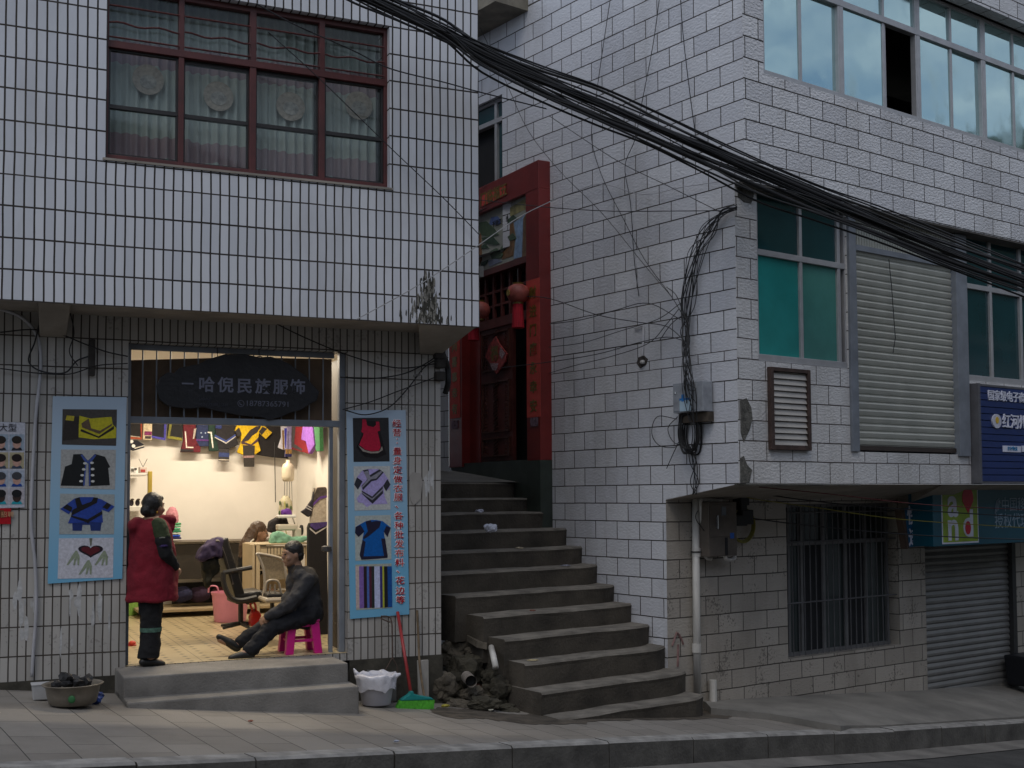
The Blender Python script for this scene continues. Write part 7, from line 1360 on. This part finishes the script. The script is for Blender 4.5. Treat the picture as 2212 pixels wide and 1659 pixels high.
# dustpan with wire handle
FD = FLL.shift(.1); t = thing('dustpan', 'grey tin dustpan with a long bent wire handle leaning on the pier', 'dustpan', FD.hit(825, 1480))
mb = MB(); q = [FD.uv(x, y) for x, y in ((793, 1447), (857, 1452), (855, 1476), (795, 1474))]; mb.prism(FD, q, -.01, .0); mb.prism(FD, [q[3], q[2], (q[2][0], q[2][1] - .16), (q[3][0], q[3][1] - .16)], .0, .02); mb.build('pan', mat('galvanised_tin', (.16, .16, .155), .5, .3, 10, metal=.3), t, bevel=.004)
mb = MB(); mb.tube([FD.hit(x, y, .01) for x, y in ((843, 1344), (834, 1341), (823, 1336), (823, 1331), (835, 1331), (844, 1335), (847, 1350), (848, 1420))], .007, 6); mb.tube([FD.hit(x, y, .01) for x, y in ((848, 1420), (830, 1452))], .006, 6); mb.tube([FD.hit(x, y, .01) for x, y in ((848, 1420), (858, 1440), (859, 1462))], .006, 6); mb.build('wire_handle', mat('rusty_wire', (.09, .06, .045), .8, .4, 20), t)
# broom
FBm = FLL.shift(.42); t = thing('broom', 'broom with red handle, teal head and bright green bristles leaning on the poster', 'broom', FBm.hit(893, 1535)); B0 = FBm.hit(888, 1500); B1 = FLL.hit(859, 1322, .04)
mb = MB(); mb.tube([B0, B1], .0155, 12); mb.build('handle', mat('red_handle', (.33, .03, .03), .4, .25, 9), t, smooth=True)
q = [FBm.uv(*a) for a in ((864, 1513), (866, 1509), (878, 1502), (884, 1497), (885, 1492), (891, 1492), (892, 1498), (902, 1501), (930, 1506), (936, 1511))]; mb = MB(); mb.prism(FBm, q, -.03, .03); mb.build('head', mat('teal_plastic', (.01, .23, .22), .4, .12), t, bevel=.008)
mb = MB(); N_ = 34
for i in range(N_):
    for j in (-1, 0, 1):
        s_ = i / (N_ - 1); ta = FBm.uv(864 + 72 * s_, 1513 - 2 * s_); ba = FBm.uv(852 + 80 * s_ + rnd.uniform(-1, 1), 1537.5 - 4 * s_ + rnd.uniform(-1, 1)); w_ = .0075
        a, b = FBm.pt(ta[0], ta[1], j * .02), FBm.pt(ba[0], ba[1], j * .035); mb.tube([a, a.lerp(b, .5), b], [w_ * .8, w_, w_ * 1.1], 5)
mb.build('bristles', mat('green_bristles', (.08, .38, .03), .5, .35, 40), t)
# plank and stick
FPk = FLL.shift(.12); t = thing('plank', 'narrow pale board standing against the stone foot of the pier', 'board', FPk.hit(914, 1505)); mb = MB(); mb.prism(FPk, [FPk.uv(*a) for a in ((902, 1427), (925, 1425), (926, 1507), (904, 1509))], -.02, .01); mb.build('board', mat('weathered_white_board', (.36, .34, .31), .8, .35, 8, stretch=(1, 1, .3)), t, bevel=.003)
mb = MB(); mb.tube(smooth_path([FLL.hit(901, 1318, .03), FLL.hit(904, 1380, .06), FLL.hit(906, 1428, .14), FLL.hit(911, 1470, .2), FLL.hit(917, 1508, .28)]), .011, 8); mb.build('stick', mat('bamboo_stick', (.17, .12, .07), .7, .4, 20), label='thin bamboo stick leaning on the pier beside the broom', cat='stick')
# rubble between the pier and the stairs
M_RUB = mat('mossy_rubble', (.05, .044, .030), .95, .6, 6, 1.2, 22); M_RUB2 = mat('broken_concrete', (.105, .09, .068), .95, .5, 6, 1.2, 22)
RB_ = [((1003, 1452), 11.75, .27, (1, .8, 1), 'largest mossy boulder of rubble between the pier and the stairs'), ((1038, 1405), 11.95, .18, (1.2, .8, .8), 'broken concrete lump under the lower steps by the cut pipe'), ((1075, 1492), 11.55, .19, (1, .8, 1), 'broken concrete block at the left end of the second step'), ((985, 1520), 11.3, .12, (1.3, .8, .7), 'low mossy stone at the corner of the pier'), ((1042, 1514), 11.2, .13, (1.4, .8, .7), 'flat dark stone at the foot of the rubble heap'), ((962, 1478), 11.5, .16, (1, .7, 1.2), 'mossy stone wedged against the corner of the pier'), ((1096, 1526), 11.3, .10, (1.5, .8, .6), 'small stone at the left end of the lowest step'), ((978, 1400), 12.0, .17, (1, .8, 1), 'dark stone in the gap beside the pier'), ((1060, 1462), 11.7, .15, (1, .9, 1), 'cracked lump of concrete below the cut white pipe'), ((1020, 1490), 11.4, .11, (1, .8, .8), 'small rough stone in the middle of the rubble heap')]
for k, ((x, y), d_, r_, sq, lab) in enumerate(RB_): rock(atd(x, y + 6, d_), r_ * .72, k + 2, sq, 4).build('rubble_stone', M_RUB if k % 2 == 0 else M_RUB2, label=lab, cat='stone', group='rubble beside the stairs')
rq = random.Random(8)
for k in range(26):
    p_ = atd(rq.uniform(962, 1085), 0, 1); x_, y_ = rq.uniform(958, 1090), rq.uniform(1478, 1534); d_ = 11.25 + (1534 - y_) * .009
    rock(atd(x_, y_, d_), rq.uniform(.025, .06), 40 + k, (1.3, .9, .7), 2).build('rubble_stone', (M_RUB, M_RUB2, mat('brick_chunk', (.12, .05, .035), .95, .4, 20))[k % 3 if k % 5 else 2], label='small broken chunk scattered in the rubble heap beside the stairs', cat='stone', group='small chunks in the rubble')
mb = MB(); mb.box(FLL, EU - .02, EU + .9, -2.8, -1.95, -1.3, -.25); mb.build('earth_bank', M_FND, label='dark earth bank filling the gap between the pier and the stairs', cat='bank')
t = thing('pipe_stub', 'broken white plastic pipe poking out of the rubble beside the stairs', 'pipe', atd(1068, 1420, 11.4)); mb = MB(); mb.tube([atd(1061, 1398, 11.65), atd(1066, 1418, 11.5), atd(1071, 1442, 11.4)], .03, 12); mb.build('pipe', M_PVC, t, smooth=True)
t = thing('pipe_stub', 'open mouth of a dirty pipe low in the rubble beside the stairs', 'pipe', atd(1017, 1470, 11.3)); mb = MB(); a, b = atd(1008, 1462, 11.55), atd(1018, 1472, 11.2); mb.tube([a, b], .055, 16, cap=False); mb.build('pipe', mat('dirty_pipe', (.25, .22, .19), .7, .5, 20), t, smooth=True); mb = MB(); mb.tube([a, a.lerp(b, .8)], .046, 12); mb.build('bore', M_DARK, t)
mb = MB(); q = [atd(1008, 1372, 11.9), atd(1040, 1368, 12.2), atd(1068, 1378, 12.1), atd(1052, 1390, 11.7), atd(1030, 1385, 11.7)]
mb.face(q); mb.face([v - V((0, 0, .06)) for v in q][::-1])
for i in range(5): j = (i + 1) % 5; mb.face([q[i] - V((0, 0, .06)), q[j] - V((0, 0, .06)), q[j], q[i]])
mb.build('slab', M_RUB2, label='tilted broken slab lying on top of the rubble beside the stairs', cat='slab', kind='thing')
# litter
def scrap(x, y, where, r, col, lab, flat=.35, seed=0):
    p = onz(x, y, where) if isinstance(where, float) else gat(x, y); mb = rock(p + V((0, .02, r * flat * .8)), r, seed + 11, (1, .7, flat), 3); mb.build('litter', paint(*col, .6, var=.3, scale=40), label=lab, cat='litter', kind='thing', group='litter on the stairs and pavement')
SD = {n: z for n, s_, z in SZ}; stp_ = lambda n: SD[n] + .004
scrap(1058, 1149, stp_('D'), .06, (196, 200, 214), 'crumpled white plastic bag on the stairs', .8, 1)
def onstep(x, out_s, n, r, col, lab, flat, seed, s_add=.12):
    p = st([s_ for m_, s_, z in SZ if m_ == n][0] + s_add, out_s, SD[n] + r * flat * .7); mb = rock(p, r, seed + 11, (1, .7, flat), 3); mb.build('litter', paint(*col, .6, var=.3, scale=40), label=lab, cat='litter', kind='thing', group='litter on the stairs and pavement')
onstep(0, 1.0, 'C', .045, (190, 192, 206), 'small white tissue near the top of the stairs', .5, 2); onstep(0, .45, 'F', .06, (140, 142, 156), 'flat grey wrapper on the step in front of the alley wall', .15, 3); onstep(0, .9, 'E', .04, (176, 164, 140), 'small cream scrap in the middle of the stairs', .3, 4); onstep(0, 1.35, 'H', .03, (110, 60, 44), 'tiny red brown leaf on the stairs', .3, 5); onstep(0, 1.75, 'J', .05, (180, 166, 130), 'pale cardboard scrap at the left end of a lower step', .15, 6)
for k, (x, y, r, c, lab) in enumerate(((946, 1514, .055, (150, 146, 140), 'pale torn paper behind the broom'), (962, 1528, .035, (170, 160, 60), 'yellow wrapper on the pavement beside the broom'), (1024, 1522, .045, (176, 150, 120), 'brown paper cup scrap at the foot of the rubble'), (1047, 1527, .045, (160, 170, 150), 'pale green printed packet at the foot of the rubble'), (1080, 1531, .04, (130, 170, 200), 'light blue wrapper at the left end of the lowest step'), (1000, 1519, .03, (150, 120, 60), 'small tan scrap near the pier corner'), (1010, 1478, .03, (40, 70, 180), 'bright blue wrapper stuck in the rubble'), (1000, 1482, .02, (180, 20, 24), 'tiny red scrap stuck in the rubble'), (1060, 1536, .02, (190, 186, 170), 'tiny white butt on the damp dirt'), (540, 1560, .02, (120, 60, 44), 'small brown leaf on the pavement slabs'), (855, 1604, .02, (150, 156, 170), 'tiny grey foil scrap on the pavement slabs'), (1946, 1503, .05, (120, 110, 96), 'pale scrap on the apron in front of the grey shutter'), (1640, 1518, .03, (150, 146, 140), 'white scrap on the apron by the cut pipe'))):
    scrap(x, y, None, r, c, lab, .4, 20 + k)
# red cone at the road edge and black bin by the far wall
pc = atd(2250, 1655, 11.4); pc = grow(pc, -KH)
t = thing('traffic_cone', 'red road cone just entering the picture at the kerb', 'cone', pc); mb = MB(); mb.lathe([(.2, 0), (.2, .03), (.15, .035), (.04, .62), (.03, .64)], pc, 24, capt=True); mb.build('body', paint(150, 14, 22, .5), t, smooth=False)
t = thing('bin', 'dark blue plastic bin against the wall right of the grey shutter', 'bin', FRL.hit(2212, 1484, .3)); f_ = FRL.shift(.25); q = f_.uv(2206, 1483); mb = MB(); mb.hexa([f_.pt(q[0] + a, q[1], b) for a, b in ((0, .2), (.45, .2), (.45, -.2), (0, -.2))], [f_.pt(q[0] + a, q[1] + .4, b) for a, b in ((-.03, .23), (.48, .23), (.48, -.23), (-.03, -.23))]); mb.build('body', mat('navy_bin', (.004, .005, .008), .5, .2), t, bevel=.02)
